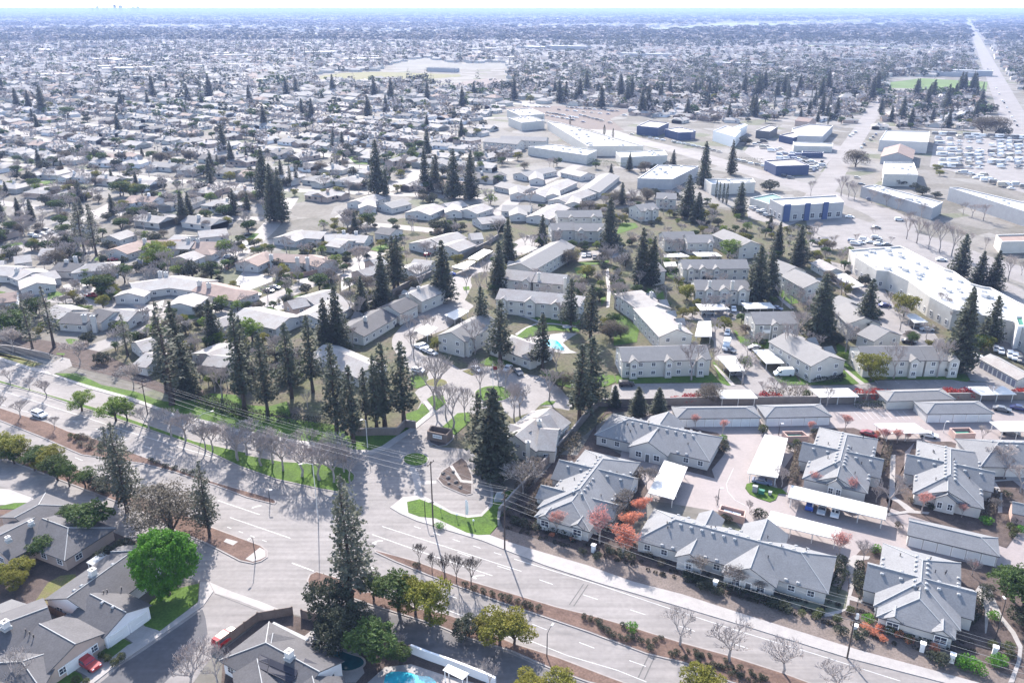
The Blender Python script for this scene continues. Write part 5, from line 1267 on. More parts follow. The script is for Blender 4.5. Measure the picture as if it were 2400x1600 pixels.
b = Bld('house', 'grey hipped house with two roof coolers at the left edge', 'house', None, 'wallB', 'roofC')
b.ridge('A',-80,590,240,430,5.2,6.6,3.0,'gg'); b.ridge('A',290,435,470,500,5.0,6.2,2.9,'gh'); b.ridge('A',100,430,250,350,4.7,6,2.9,'gh')
b.windows((1.0,), 3.6, 1.5, 1.2, cap=8, pane=True)
for x, y in ((265,437),(335,463),(350,400)): b.pipe(*P('A',x,y,4.6))
b.done()
b = Bld('house', 'grey hipped house with dark solar panels on its roof at the bottom', 'house', None, 'wallW', 'roofC')
b.ridge('A',1830,1290,2200,1490,5.2,5.6,3.0,'hg'); b.ridge('A',1880,1225,1860,1330,4.9,4.6,2.9,'gg'); b.ridge('A',1770,1400,1830,1700,4.6,4.2,2.95,'gg'); b.ridge('A',2150,1520,2220,1800,4.8,5,2.95,'gg')
b.windows((1.0,), 3.6, 1.5, 1.2, cap=8, pane=True)
hb_ = b.done()
def panel(label, quad, group, zoff=0.16, m='solar', name='solar_panel', th=.06):
    """framed panel lying on the roof: corners given as pixels of tile A, lifted to the roof plane"""
    pts = []
    for x, y in quad:
        z = 4.6
        for _ in range(6): z = b.roofz(Vector(P('A',x,y,z)))+zoff
        p = P('A',x,y,z); pts.append((*p, z))
    c = pts[0]; q = MB(); top = [(x-c[0], y-c[1], z-c[2]) for x, y, z in pts]; q.hexa([(x,y,z-th) for x,y,z in top], top)
    o = q.build(name, M[m], hb_); l = hb_.location; o.location = (c[0]-l.x, c[1]-l.y, c[2])
for q in ([(1790,1370),(1850,1395),(1850,1440),(1780,1412)], [(1855,1397),(2050,1480),(2040,1525),(1853,1445)], [(1778,1415),(1848,1445),(1840,1490),(1775,1460)], [(1852,1450),(2040,1530),(2000,1568),(1842,1492)], [(2100,1395),(2260,1470),(2245,1510),(2085,1440)]):
    panel('', q, '')
def cooler(label, t, x, y, z, s=1.1):
    p = P(t, x, y, z); e = empty('roof_cooler', (p[0], p[1], z-.1), label, 'roof cooler', 'roof coolers')
    q = MB(); q.box(0,0,0,.55,1.3*s,1.3*s,30); q.build('plinth', M['ridge'], e)
    q = MB(); q.box(0,0,.553,1.55*s,1.0*s,1.0*s,30); q.box(0,0,1.56*s,1.62*s,1.1*s,1.1*s,30); q.build('housing', M['steel'], e)
    q = MB(); q.lathe(0,0,[(.28,1.62*s),(.28,1.68*s),(.2,1.68*s)],12); q.build('fan', M['dark'], e)
cooler('white roof cooler on the white house', 'A',645,835,5.0); cooler('white roof cooler on the pinkish-front house', 'A',45,1195,5.0)
cooler('boxy roof cooler beside the solar panels', 'A',1995,1400,5.1); cooler('roof cooler near the ridge of the hipped house, upper one', 'A',218,485,5.0,.8); cooler('roof cooler of the hipped house, lower one', 'A',60,595,5.0,.8)
def patio(label, q, z=2.6, m='canopy', name='patio_cover'):
    q = [(x*(H0-z)/H0, y*(H0-z)/H0) for x, y in q]; c = (sum(p[0] for p in q)/4, sum(p[1] for p in q)/4)
    e = empty(name, (c[0], c[1], 0), label, 'patio cover'); L = [(x-c[0], y-c[1]) for x, y in q]
    k = MB(); k.prism(L, z-.12, z, True); k.build('roof', M[m], e)
    for x, y in inset(L, .25):
        k = MB(); k.box(x,y,0,z-.12,.14,.14); k.build('post', M['trim'], e)
patio('white pergola roof beside the turquoise pool', PP('B',735,1437,880,1500,835,1545,698,1478))
patio('pale patio cover behind the white house', PP('A',592,738,705,662,745,690,655,768), m='ridge')
patio('long pale patio cover of the solar-panelled house', PP('A',1885,1145,2130,1260,2060,1335,1820,1210), m='ridge')
patio('grey corrugated patio cover of the house at the left edge', PP('A',-40,1040,80,990,270,1050,60,1150), m='roofB')
# ------------------------------------------------------------------ commercial district
def q4(z, *a):
    """roof corners given at roof height z: slide to the ground footprint"""
    return [(x*(H0-z)/H0, y*(H0-z)/H0) for x, y in PP(*a)]
flat('long white-roofed retail centre with rooftop units at the right', q4(7,'d6',-60,330,640,275,700,300,1260,590,1380,625,1620,790,1760,830,1890,850,2500,1180,2800,1400,2800,1700,2200,1320,2000,1270,1370,1150,1050,975,760,760,620,690,480,620,320,610,30,430), 7, units=34, wall='wallT', cat='shopping centre', win=(1.2,1.2,1.8,4.0))
b = flat('white pavilion with a green awning roof at the end of the long retail centre', q4(7.6,'d6',2215,1240,2330,1240,2380,1370,2260,1380), 7.6, roof='green', wall='trim', cat='pavilion', name='pavilion')
def store(label, z, *a, **k): return flat(label, q4(z, *a), z, **k)
st_ = store('white store with three tall dark blue panels on its front', 8, 'W',600,1378,1060,1352,1110,1400,690,1425, wall='wallG', win=(1,2.4,2.6,5))
_c = st_.location
_q = q4(8,'W',690,1425,1110,1400); _a = Vector(_q[0]); _d = (Vector(_q[1])-_a); _n = Vector((_d.y,-_d.x)).normalized(); _n = _n if _n.y < 0 else -_n
for ua, ub in ((.02,.12),(.36,.44),(.66,.74)):
    m_ = _a+_d*(ua+ub)/2+_n*.35; q = MB(); az = math.degrees(math.atan2(_d.x,_d.y)); q.box(m_.x-_c[0], m_.y-_c[1], 0, 9.3, _d.length*(ub-ua), .7, az); q.build('blue_panel', mat('navy_panel',(.04,.07,.17),.6,.05), st_)
store('low building with a teal-green roof beside the blue-striped store', 4, 'W',465,1370,620,1340,690,1368,590,1412, roof='teal', wall='wallT')
store('white-roofed warehouse behind the four cypresses', 6, 'W',150,1240,480,1235,500,1262,200,1275, wall='wallT', units=4)
store('dark blue-grey workshop with a pale roof', 6, 'W',565,1112,770,1098,872,1143,645,1150, wall='blue', roof='roofP')
store('pale shed with a blue edge at the centre of the industrial yards', 6, 'W',752,890,870,858,1035,870,960,945,790,940, wall='wallG', roof='roofP')
store('low pale workshop left of the big shed', 5, 'W',665,935,840,900,850,930,760,955, wall='blue', roof='roofP')
store('small dark-fronted workshop in the industrial yards', 6, 'W',505,903,600,865,655,876,600,912, wall='fascia', roof='roofP')
store('long low white shed beside the storage yard', 4, 'W',760,980,1035,992,1030,1015,765,1008, wall='wallT')
store('narrow blue container building in the storage yard', 3, 'W',820,1045,970,1052,965,1060,822,1058, wall='blue', roof='blue')
store('large white-roofed warehouse beside the cross street', 8, 'W',1400,905,1700,910,1690,985,1355,970, wall='wallL')
store('square white-roofed warehouse behind the leafy row', 7, 'W',1385,1120,1590,1125,1620,1210,1385,1205, wall='wallT', units=5)
b = Bld('barn', 'tan-roofed barn between the two white warehouses', 'barn', None, 'wallG', 'roofD', cap=False); b.ridge('W',1500,990,1480,1050,9,11,5); b.done()
store('low long store with a pale roof facing the avenue', 6, 'W',1230,1290,1330,1280,1790,1400,1720,1440, wall='wallG', units=8)
store('grey warehouse at the right edge beyond the bare trees', 7, 'W',1835,1298,1900,1298,2600,1460,2500,1510, wall='wallG', units=5)
store('long white warehouse angled towards the avenue', 7, 'V',1420,842,1500,848,2080,1010,1700,1012, wall='wallT', units=16, roof='roofP')
store('white warehouse with a brown edge below the long one', 6, 'V',1285,1015,1450,1000,1760,1040,1690,1075, wall='wallT', units=6)
store('low white store right of the warehouses', 6, 'V',1890,1052,2220,1038,2245,1075,1925,1090, wall='wallT', units=6)
store('bright white hall at the far end of the warehouse row', 7, 'V',1140,760,1300,748,1400,790,1230,800, wall='wallT', units=5, roof='roofP')
store('bright pale hall beside the bright car park', 7, 'V',1150,815,1290,800,1400,835,1240,850, wall='wallT', units=6, roof='roofP')
store('white-roofed school hall left of the avenue', 6, 'V',2040,1235,2180,1140,2460,1150,2280,1240, wall='wallG', units=8)
store('long slate-blue workshop with a pale roof', 7, 'V',2035,872,2120,835,2255,850,2180,885, wall='blue', roof='roofP')
store('pale workshop with a bright blue band', 6, 'V',2230,895,2330,880,'W',90,905,60,915,-30,918, wall='blue', roof='roofW')
store('white shed beyond the blue-banded workshop', 7, 'W',300,900,420,855,445,865,350,915, wall='trim')
store('tall white blank-walled store at the centre right', 8, 'W',210,905,300,870,400,905,360,950, wall='trim', roof='roofP')
store('pink-roofed restaurant at the right edge', 5, 'd6',1960,120,2600,100,2600,200,2040,215, roof='roofD', wall='wallT')
apt('row house block with a grey roof and white fronts above the pale houses', [('V',1000,948,1240,965),('V',1100,935,1420,945)], hw=7)
b = Bld('house', 'peach coloured house in the trees beyond the industrial yards', 'house', None, 'wallB', 'roofD'); b.ridge('W',800,805,900,815,8,7,5); b.done()
# far large white roofs (named singly only where they can be told apart)
for i, (t, x, y, w, d_, h_) in enumerate([('W',1200,450,60,20,12),('W',420,465,110,30,8),('W',1990,520,60,25,8),('V',700,495,60,14,6),('V',1330,345,90,40,9),('V',1560,350,120,35,12),('U',590,340,70,20,9),('U',1150,280,90,25,8),('V',2100,395,130,30,8),('U',300,360,100,40,7),('U',760,430,90,40,7),('W',1800,525,90,12,6)]):
    p = P(t, x, y); g = loc2(p, 27)
    flat(['pale block building behind a row of small dark trees','long pale roof at the far right centre','pale roof at the end of the green field','low dark-edged stand on the sports field','white hall in the far woods','tall pale block in the far woods, tallest there','dark blue-grey hall on the far left plain','long white roof on the far left plain','long pale roof beyond the far park','wide white roof far left','broad white roof left of the mast','pale bleacher roof beside the small green field'][i],
       [g(-d_/2,-w/2), g(d_/2,-w/2), g(d_/2,w/2), g(-d_/2,w/2)], h_, roof='roofW' if i not in (3,6) else 'roofC', wall='wallG')
# ------------------------------------------------------------------ boundary walls and fences
walls('boundary_wall', 'tall brown block wall running diagonally between apartments and bungalows', PP('B',1085,430,1200,300,1450,30,1500,-60,'e4',590,1568,840,1290,1060,1020,1190,890), 2.4, .3, cap='kerb', cat='wall')
walls('boundary_wall', 'long straight block wall between the lane and the bungalow court', PP('e4',1190,890,1330,890,1600,888,'e5',0,872,1000,862,2349,850,'e6',0,822,1200,812,2349,800,3200,790), 2.3, .3, cap='kerb', cat='wall')
walls('boundary_wall', 'low stepped wall at the entrance below the slim redwoods', PP('e3',120,1290,280,1300,500,1290,780,1290,880,1180,1025,1200), 2.2, .35, cap='kerb', cat='wall', m='wallm')
walls('boundary_wall', 'pale low wall at the corner of the bright entrance lawn', PP('B',1082,485,1085,430,1180,300,1240,250), 1.6, .4, cap='kerb', cat='wall', m='concrete')
walls('boundary_wall', 'brown garden wall behind the cone-shaped redwoods', PP('d3',200,1180,600,1010,830,860,1280,650), 2.2, .3, cap='kerb', cat='wall')
walls('boundary_wall', 'brown wall beside the winding drive carports', PP('d3',1620,440,2000,260,2150,160), 2.2, .3, cat='wall', cap='kerb')
walls('boundary_wall', 'dark wall at the left apartment gate', PP('e1',-300,40,0,120,200,140,700,250), 2.0, .3, cap='kerb', cat='wall')
walls('timber_fence', 'dark timber fence along the corner yard beside the red car', PP('A',1500,1345,1780,1140,2015,1100), 1.9, .12, m='fence', cat='fence', posts=2.5)
walls('timber_fence', 'dark timber fence stepping right from the corner yard', PP('A',2080,1120,2349,1200,'B',200,1285,470,1370), 1.9, .12, m='fence', cat='fence', posts=2.5)
walls('boundary_wall', 'white wall behind the turquoise pool', PP('B',480,1362,600,1410,760,1465,1000,1560,1060,1590), 1.8, .3, m='wallW', cat='wall', cap='trim')
walls('timber_fence', 'reddish timber fence round the double house garden', PP('d2',760,590,880,510,1400,560,1420,600), 1.9, .12, m='fencer', cat='fence', posts=2.5)
walls('timber_fence', 'reddish timber fence below the salmon-fronted house', PP('d2',1660,680,1780,690,2130,610), 1.9, .12, m='fencer', cat='fence', posts=2.5)
walls('timber_fence', 'fence with a thin pale top between the two lower left houses', PP('A',330,1080,600,1215), 1.8, .12, m='fence', cat='fence', posts=2.4)
# hedge along the left verge
def hedge(label, pts, w, h, m='leafD', n=26):
    rnd = random.Random(len(label)); b = MB(); c = pts[0]
    for (a, d) in zip(pts[:-1], pts[1:]):
        a = Vector(a); d = Vector(d); L = (d-a).length; v = (d-a)/L; nn = Vector((-v.y, v.x))
        for _ in range(int(L*n)):
            u = rnd.uniform(0,L); s = rnd.choice((-1,1,0,0)); 
            if s: p = a+v*u+nn*s*w/2*rnd.uniform(.85,1.1); z = rnd.uniform(.05,h)
            else: p = a+v*u+nn*rnd.uniform(-.5,.5)*w; z = h*rnd.uniform(.9,1.1)
            leafquad(b, (p.x-c[0], p.y-c[1], z), .42, rnd, .6)
    o = b.build('hedge', M[m]); o.location = (c[0], c[1], 0); return tag(o, label, 'hedge')
hedge('long dark clipped hedge along the left verge', PP('e2',100,720,400,800,800,930,1150,1040,1500,1080,1900,1130,2260,1190), 3.4, 1.6, n=70)
hedge('second dark hedge row below the sunlit lawn', PP('e2',380,860,700,960,1150,1120), 1.6, 1.2, n=40)
hedge('low dark hedge before the gabled block by the lane', PP('e5',1680,540,1900,560,2180,540), 2.0, 1.4, n=60)
hedge('dark hedge before the right apartment block', PP('e6',330,470,700,440,1000,450,1400,440), 2.0, 1.5, n=60)
hedge('dark hedge on the far side of the block wall', PP('e6',0,905,500,900,800,900), 1.5, 1.6, n=50)
hedge('dark hedge bank below the long bungalow', PP('C',0,850,200,900,500,990,720,1070), 1.8, 1.2, n=55)
hedge('low planting row below the bungalow by the orange trees', PP('B',1330,480,1500,540,1620,600), 1.8, 1.1, n=45)
hedge('dark hedge below the corner bungalow', PP('C',1330,1180,1500,1240,1700,1290,1850,1330), 1.4, 1.0, n=45)
hedge('leafy hedge behind the low white workshop', PP('W',300,1100,560,1120), 2.5, 2.5, n=20)
hedge('green hedge below the white warehouses', PP('V',1440,1085,1550,1100), 3.5, 4, m='leafG', n=30)
hedge('green hedge curving below the low white store', PP('V',1670,1120,1800,1140,1950,1160), 3.5, 3.4, m='leafG', n=30)
hedge('dark green hedge round the top-left lawns', PP('U',160,1350,300,1310,480,1270,560,1230), 3.5, 3, n=30)
hedge('long dark hedge beside the left street', PP('U',880,1470,1090,1425), 3.5, 3, n=30)
# trash enclosures
def bin_enclosure(label, q, h=1.9, part=True):
    q = [(x*(H0-h)/H0, y*(H0-h)/H0) for x, y in q]
    c = (sum(p[0] for p in q)/4, sum(p[1] for p in q)/4); e = empty('bin_enclosure', (c[0], c[1], 0), label, 'bin enclosure', 'bin enclosures of the bungalow court')
    L = [(x-c[0], y-c[1]) for x, y in q]
    if area(L) < 0: L = L[::-1]
    I = inset(L, .3); b = MB()
    for i in range(4):
        j = (i+1) % 4
        b.quad((*L[i],0),(*L[j],0),(*L[j],h),(*L[i],h)); b.quad((*L[i],h),(*L[j],h),(*I[j],h),(*I[i],h)); b.quad((*I[j],0),(*I[i],0),(*I[i],h),(*I[j],h))
    b.build('enclosure_wall', M['wallp'], e)
    f = MB(); f.face([(*p, .05) for p in I]); f.build('floor_slab', M['dark'], e)
    return e, I
for label, q in (('pink-walled bin enclosure with two white bins, behind the long bungalow', PP('q',985,5,1265,75,1250,150,960,65)),
                 ('pink-walled bin enclosure left of the middle bungalow', PP('e5',1370,1232,1650,1228,1740,1300,1440,1305)),
                 ('pinkish bin enclosure below the right garage block', PP('e6',1325,1185,1600,1180,1690,1262,1410,1270))):
    e, I = bin_enclosure(label, q)
    for k in range(2):
        a = Vector(I[0]).lerp(Vector(I[1]), .3+.38*k); d = Vector(I[3]).lerp(Vector(I[2]), .3+.38*k); p = a.lerp(d, .5)
        dv_ = Vector(I[1])-Vector(I[0]); az = math.degrees(math.atan2(dv_.x, dv_.y))
        w = empty('waste_bin', (p.x+e.location.x, p.y+e.location.y, .06), f"{'left' if k == 0 else 'right'} bin inside the {label.split(',')[0]}", 'waste bin', 'waste bins')
        m_ = M['trim'] if 'white bins' in label else M['green']
        q_ = MB(); q_.hexa([(-.75,-.5,0),(.75,-.5,0),(.75,.5,0),(-.75,.5,0)], [(-.85,-.6,1.1),(.85,-.6,1.1),(.85,.6,1.1),(-.85,.6,1.1)]); o = q_.build('bin_body', m_, w); o.rotation_euler[2] = rot_of(az)
        q_ = MB(); q_.box(0,0,1.1,1.2,1.8,1.3); o = q_.build('lid', m_, w); o.rotation_euler[2] = rot_of(az)
# entrance sign planter
pts = PP('e3',1185,1240,1500,1330,1545,1290,1240,1200); c = pts[0]; e = empty('entrance_sign', (c[0], c[1], 0), 'boxy timber-clad entrance sign planter with a white name board', 'entrance sign')
L = [(x-c[0], y-c[1]) for x, y in [P('e3',1185,1355),P('e3',1455,1410),P('e3',1535,1320),P('e3',1240,1270)]]
if area(L) < 0: L = L[::-1]
I = inset(L, .35); b = MB(); h = 2.6
for i in range(4):
    j = (i+1) % 4
    b.quad((*L[i],0),(*L[j],0),(*L[j],h),(*L[i],h)); b.quad((*L[i],h),(*L[j],h),(*I[j],h),(*I[i],h)); b.quad((*I[j],.9),(*I[i],.9),(*I[i],h),(*I[j],h))
b.build('planter_box', M['fence'], e); b = MB(); b.face([(*p, .9) for p in I]); b.build('soil', M['mulch'], e)
pa = Vector(P('e3',1185,1355)); pb = Vector(P('e3',1455,1410)); d = (pb-pa).normalized(); n_ = Vector((d.y,-d.x)); 
if n_.y > 0: n_ = -n_
m_ = pa.lerp(pb,.52)+n_*.06-Vector(c); az = math.degrees(math.atan2(d.x,d.y))
b = MB(); b.box(m_.x, m_.y, 1.15, 2.1, 2.6, .1, az); bd = b.build('name_board', M['trim'], e)
b = MB()
for k in range(9):
    q = m_+d*(-1.05+k*.26)+n_*.06; b.box(q.x, q.y, 1.45+(k % 3)*.03, 1.78+(k % 2)*.06, .13, .03, az)
lt = b.build('lettering', M['dark'], bd); lt['kind'] = 'stuff'
# flagpole, feather flag, lamps
e = empty('flagpole', (RB[0], RB[1], .16), 'tall white flagpole in the round lawn of the turning circle', 'flagpole')
b = MB(); b.lathe(0,0,[(1.1,0),(1.1,.4),(1.0,.4)],20); b.build('base_ring', M['kerb'], e); b = MB(); b.tube((0,0,.38),(0,0,9),.09,.05,8); b.lathe(0,0,[(.03,9),(.12,9.08),(.03,9.2)],8); b.build('pole', M['trim'], e)
b = MB(); b.quad((.05,0,7.6),(1.2,.25,7.5),(1.25,.2,8.5),(.05,0,8.7)); b.hexa([(.05,0,7.6),(1.2,.25,7.5),(1.2,.27,7.5),(.05,.02,7.6)], [(.05,0,8.7),(1.25,.2,8.5),(1.25,.22,8.5),(.05,.02,8.7)]); b.build('flag', M['red'], e)
p = P('B',857,437); e = empty('feather_flag', (p[0], p[1], .15), 'white feather flag standing in the entrance lawn', 'flag')
b = MB(); b.tube((0,0,0),(0,0,4.6),.03,.02,5); b.build('pole', M['dark'], e)
b = MB(); prof = [(0,.5,.9),(0,.62,1.6),(-.05,.66,2.6),(-.1,.62,3.6),(-.12,.5,4.3),(-.1,.2,4.75)]
for i in range(5):
    a0, a1 = prof[i], prof[i+1]; b.hexa([(0,-.02,a0[2]),(a0[1],-.02,a0[2]),(a0[1],.02,a0[2]),(0,.02,a0[2])], [(0,-.02,a1[2]),(a1[1],-.02,a1[2]),(a1[1],.02,a1[2]),(0,.02,a1[2])])
b.build('banner', M['trim'], e); 
def lamp_bollard(label, t, x, y, h=1.1):
    p = P(t,x,y); e = empty('garden_lamp', (p[0], p[1], .14), label, 'lamp', 'garden lamps')
    b = MB(); b.tube((0,0,0),(0,0,h),.06,.05,6); b.build('post', M['dark'], e); b = MB(); b.lathe(0,0,[(.08,h),(.22,h+.15),(.22,h+.35),(.06,h+.5)],10); b.build('globe', M['lamp'], e)
for l, t, x, y in (('white globe lamp on the entrance lawn, leftmost of three','B',686,402),('white globe lamp on the entrance lawn, middle of three','B',796,448),('white globe lamp on the entrance lawn, rightmost of three','B',910,488)): lamp_bollard(l,t,x,y)
def white_pillar(label, t, x, y, h=1.7):
    p = P(t,x,y); e = empty('white_pillar', (p[0], p[1], .06), label, 'pillar', 'white garden pillars')
    b = MB(); b.box(0,0,0,h,.75,.75,30); b.build('shaft', M['trim'], e); b = MB(); b.box(0,0,h+.003,h+.14,.95,.95,30); b.build('cap', M['trim'], e)
for l, t, x, y in (('white pillar below the orange-red trees','B',1735,668),('white pillar below the long bungalow','C',222,918),('white pillar beside the tall pole','C',1180,1225),('white pillar below the corner bungalow','C',1850,1425),('white pillar near the curving footpath at the right corner','C',2143,1375),('short white pillar among shrubs below the corner bungalow','C',1645,1350)): white_pillar(l,t,x,y)
def street_lamp(label, t, xb, yb, yt, az, arm=2.2, col='steel', heads=1):
    X, Y = P(t,xb,yb); h = height_to(t,xb,yb,yt); e = empty('street_lamp', (X,Y,0), label, 'street lamp', 'street lamps')
    b = MB(); b.tube((0,0,0),(0,0,h),.11,.07,7); dx, dy = azv(az)
    b.tube((0,0,h-.1),(dx*arm*.5,dy*arm*.5,h+.35),.06,.05,6); b.tube((dx*arm*.5,dy*arm*.5,h+.35),(dx*arm,dy*arm,h+.45),.05,.04,6)
    b.build('pole', M[col], e); b = MB(); b.box(dx*(arm+.3),dy*(arm+.3),h+.36,h+.5,.75,.3,az); b.build('lamp_head', M['steel'], e)
street_lamp('curved street lamp at the end of the green strip','A',2192,440,60,250)
street_lamp('street lamp in the dirt strip nearest the bottom','B',1415,1390,1225,30,1.6,'dark')
street_lamp('street lamp on the nose of the dirt strip','A',1760,715,570,200,.8,'dark')
street_lamp('white street lamp beside the low entrance wall','e3',362,1465,1085,240,.8)
street_lamp('street lamp leaning over the bare median trees','e2',430,1330,1020,60,3.2)
street_lamp('court lamp behind the bin enclosure','C',240,345,240,90,.3,'dark')
street_lamp('court lamp left of the middle bungalow bin enclosure','e5',1320,1290,1150,90,.3,'dark')
street_lamp('court lamp beside the right bin enclosure','e6',1235,1250,1120,90,.3,'steel')
street_lamp('black lamp post in the entrance lawn','B',578,430,318,90,.3,'dark')
street_lamp('lamp post by the right footpath','C',2143,1300,1010,0,.3,'dark')
street_lamp('small lamp on the median tip','A',1860,335,250,90,.2,'dark')
# utility poles and cables
def upole(label, t, xb, yb, h, az=117, arms=2, r=.17):
    X, Y = P(t,xb,yb); e = empty('utility_pole', (X,Y,0), label, 'utility pole', 'wooden utility poles')
    b = MB(); b.tube((0,0,0),(0,0,h),r,r*.7,8); b.build('pole', M['wood'], e)
    dx, dy = azv(az+90)
    for k in range(arms):
        z = h-.5-k*1.6; b = MB(); b.box(0,0,z,z+.14,2.6,.14,az+90); b.build('crossarm', M['wood'], e)
        for q in (-1.1,-.4,.4,1.1):
            b = MB(); b.lathe(dx*q,dy*q,[(.05,z+.14),(.07,z+.3),(.03,z+.36)],6); b.build('insulator', M['dark'], e)
    return (X, Y, h, dx, dy)
p1 = upole('utility pole standing at the edge of the bright entrance lawn','B',633,490,16.2,117,1)
p2 = upole('utility pole at the corner of pavement and gravel verge','B',1125,648,14.6)
p3 = upole('utility pole with a transformer in front of the corner bungalow','C',1132,1398,12.0)
p0 = upole('utility pole at the left green verge','e1',2032,1000,10.5)
X, Y, h, dx, dy = p3; b = MB(); b.lathe(X+.1,Y-.4,[(.3,h-3),(.32,h-2.9),(.32,h-2.1),(.25,h-2)],10); tag(b.build('transformer', M['steel']), 'grey transformer can hung on the rightmost utility pole', 'transformer')
pm1 = (p0[0]-62, p0[1]+33, 11, p0[3], p0[4]); p4 = (p3[0]+57, p3[1]-28, 12.5, p3[3], p3[4])
def cable(label, a, b_, za, zb, oa, ob, r=.028, sag=1.0):
    pts = []; n = 14
    A = Vector((a[0]+a[3]*oa, a[1]+a[4]*oa, za)); B = Vector((b_[0]+b_[3]*ob, b_[1]+b_[4]*ob, zb))
    m = MB()
    for i in range(n+1):
        u = i/n; p = A.lerp(B, u); pts.append((p.x-A.x, p.y-A.y, p.z-A.z-4*sag*u*(1-u)))
    for i in range(n): m.tube(pts[i], pts[i+1], r, r, 4, False)
    o = m.build('power_cable', M['cable']); o.location = A; tag(o, label, 'power cable', 'overhead power cables')
names = ('left frontage road','hedge and bare trees','entrance loop','orange-red trees and long bungalow','right corner')
chain = [pm1, p0, p1, p2, p3, p4]
for k in range(5):
    a, c_ = chain[k], chain[k+1]
    for j, (o_, dz) in enumerate(((-1.1,-.15),(-.4,-.15),(1.1,-.15),(-.3,-2.6),(.3,-3.6))):
        w = ('frontmost upper','second upper','rear upper','upper communication','lower communication')[j]
        cable(f'{w} cable above the {names[k]}', a, c_, a[2]+dz, c_[2]+dz, o_, o_, sag=(a and 1.1)+.2*(j % 2), r=.017 if j < 3 else .026)
# tall mast far away
p = P('U',2110,490); e = empty('radio_mast', (p[0], p[1], 0), 'thin red-tinted mast rising above the far left plain', 'mast')
b = MB(); b.tube((0,0,0),(0,0,58),.5,.25,5)
for z in range(6,56,8): b.box(0,0,z,z+.6,1.6,1.6)
b.build('lattice', M['wood'], e)
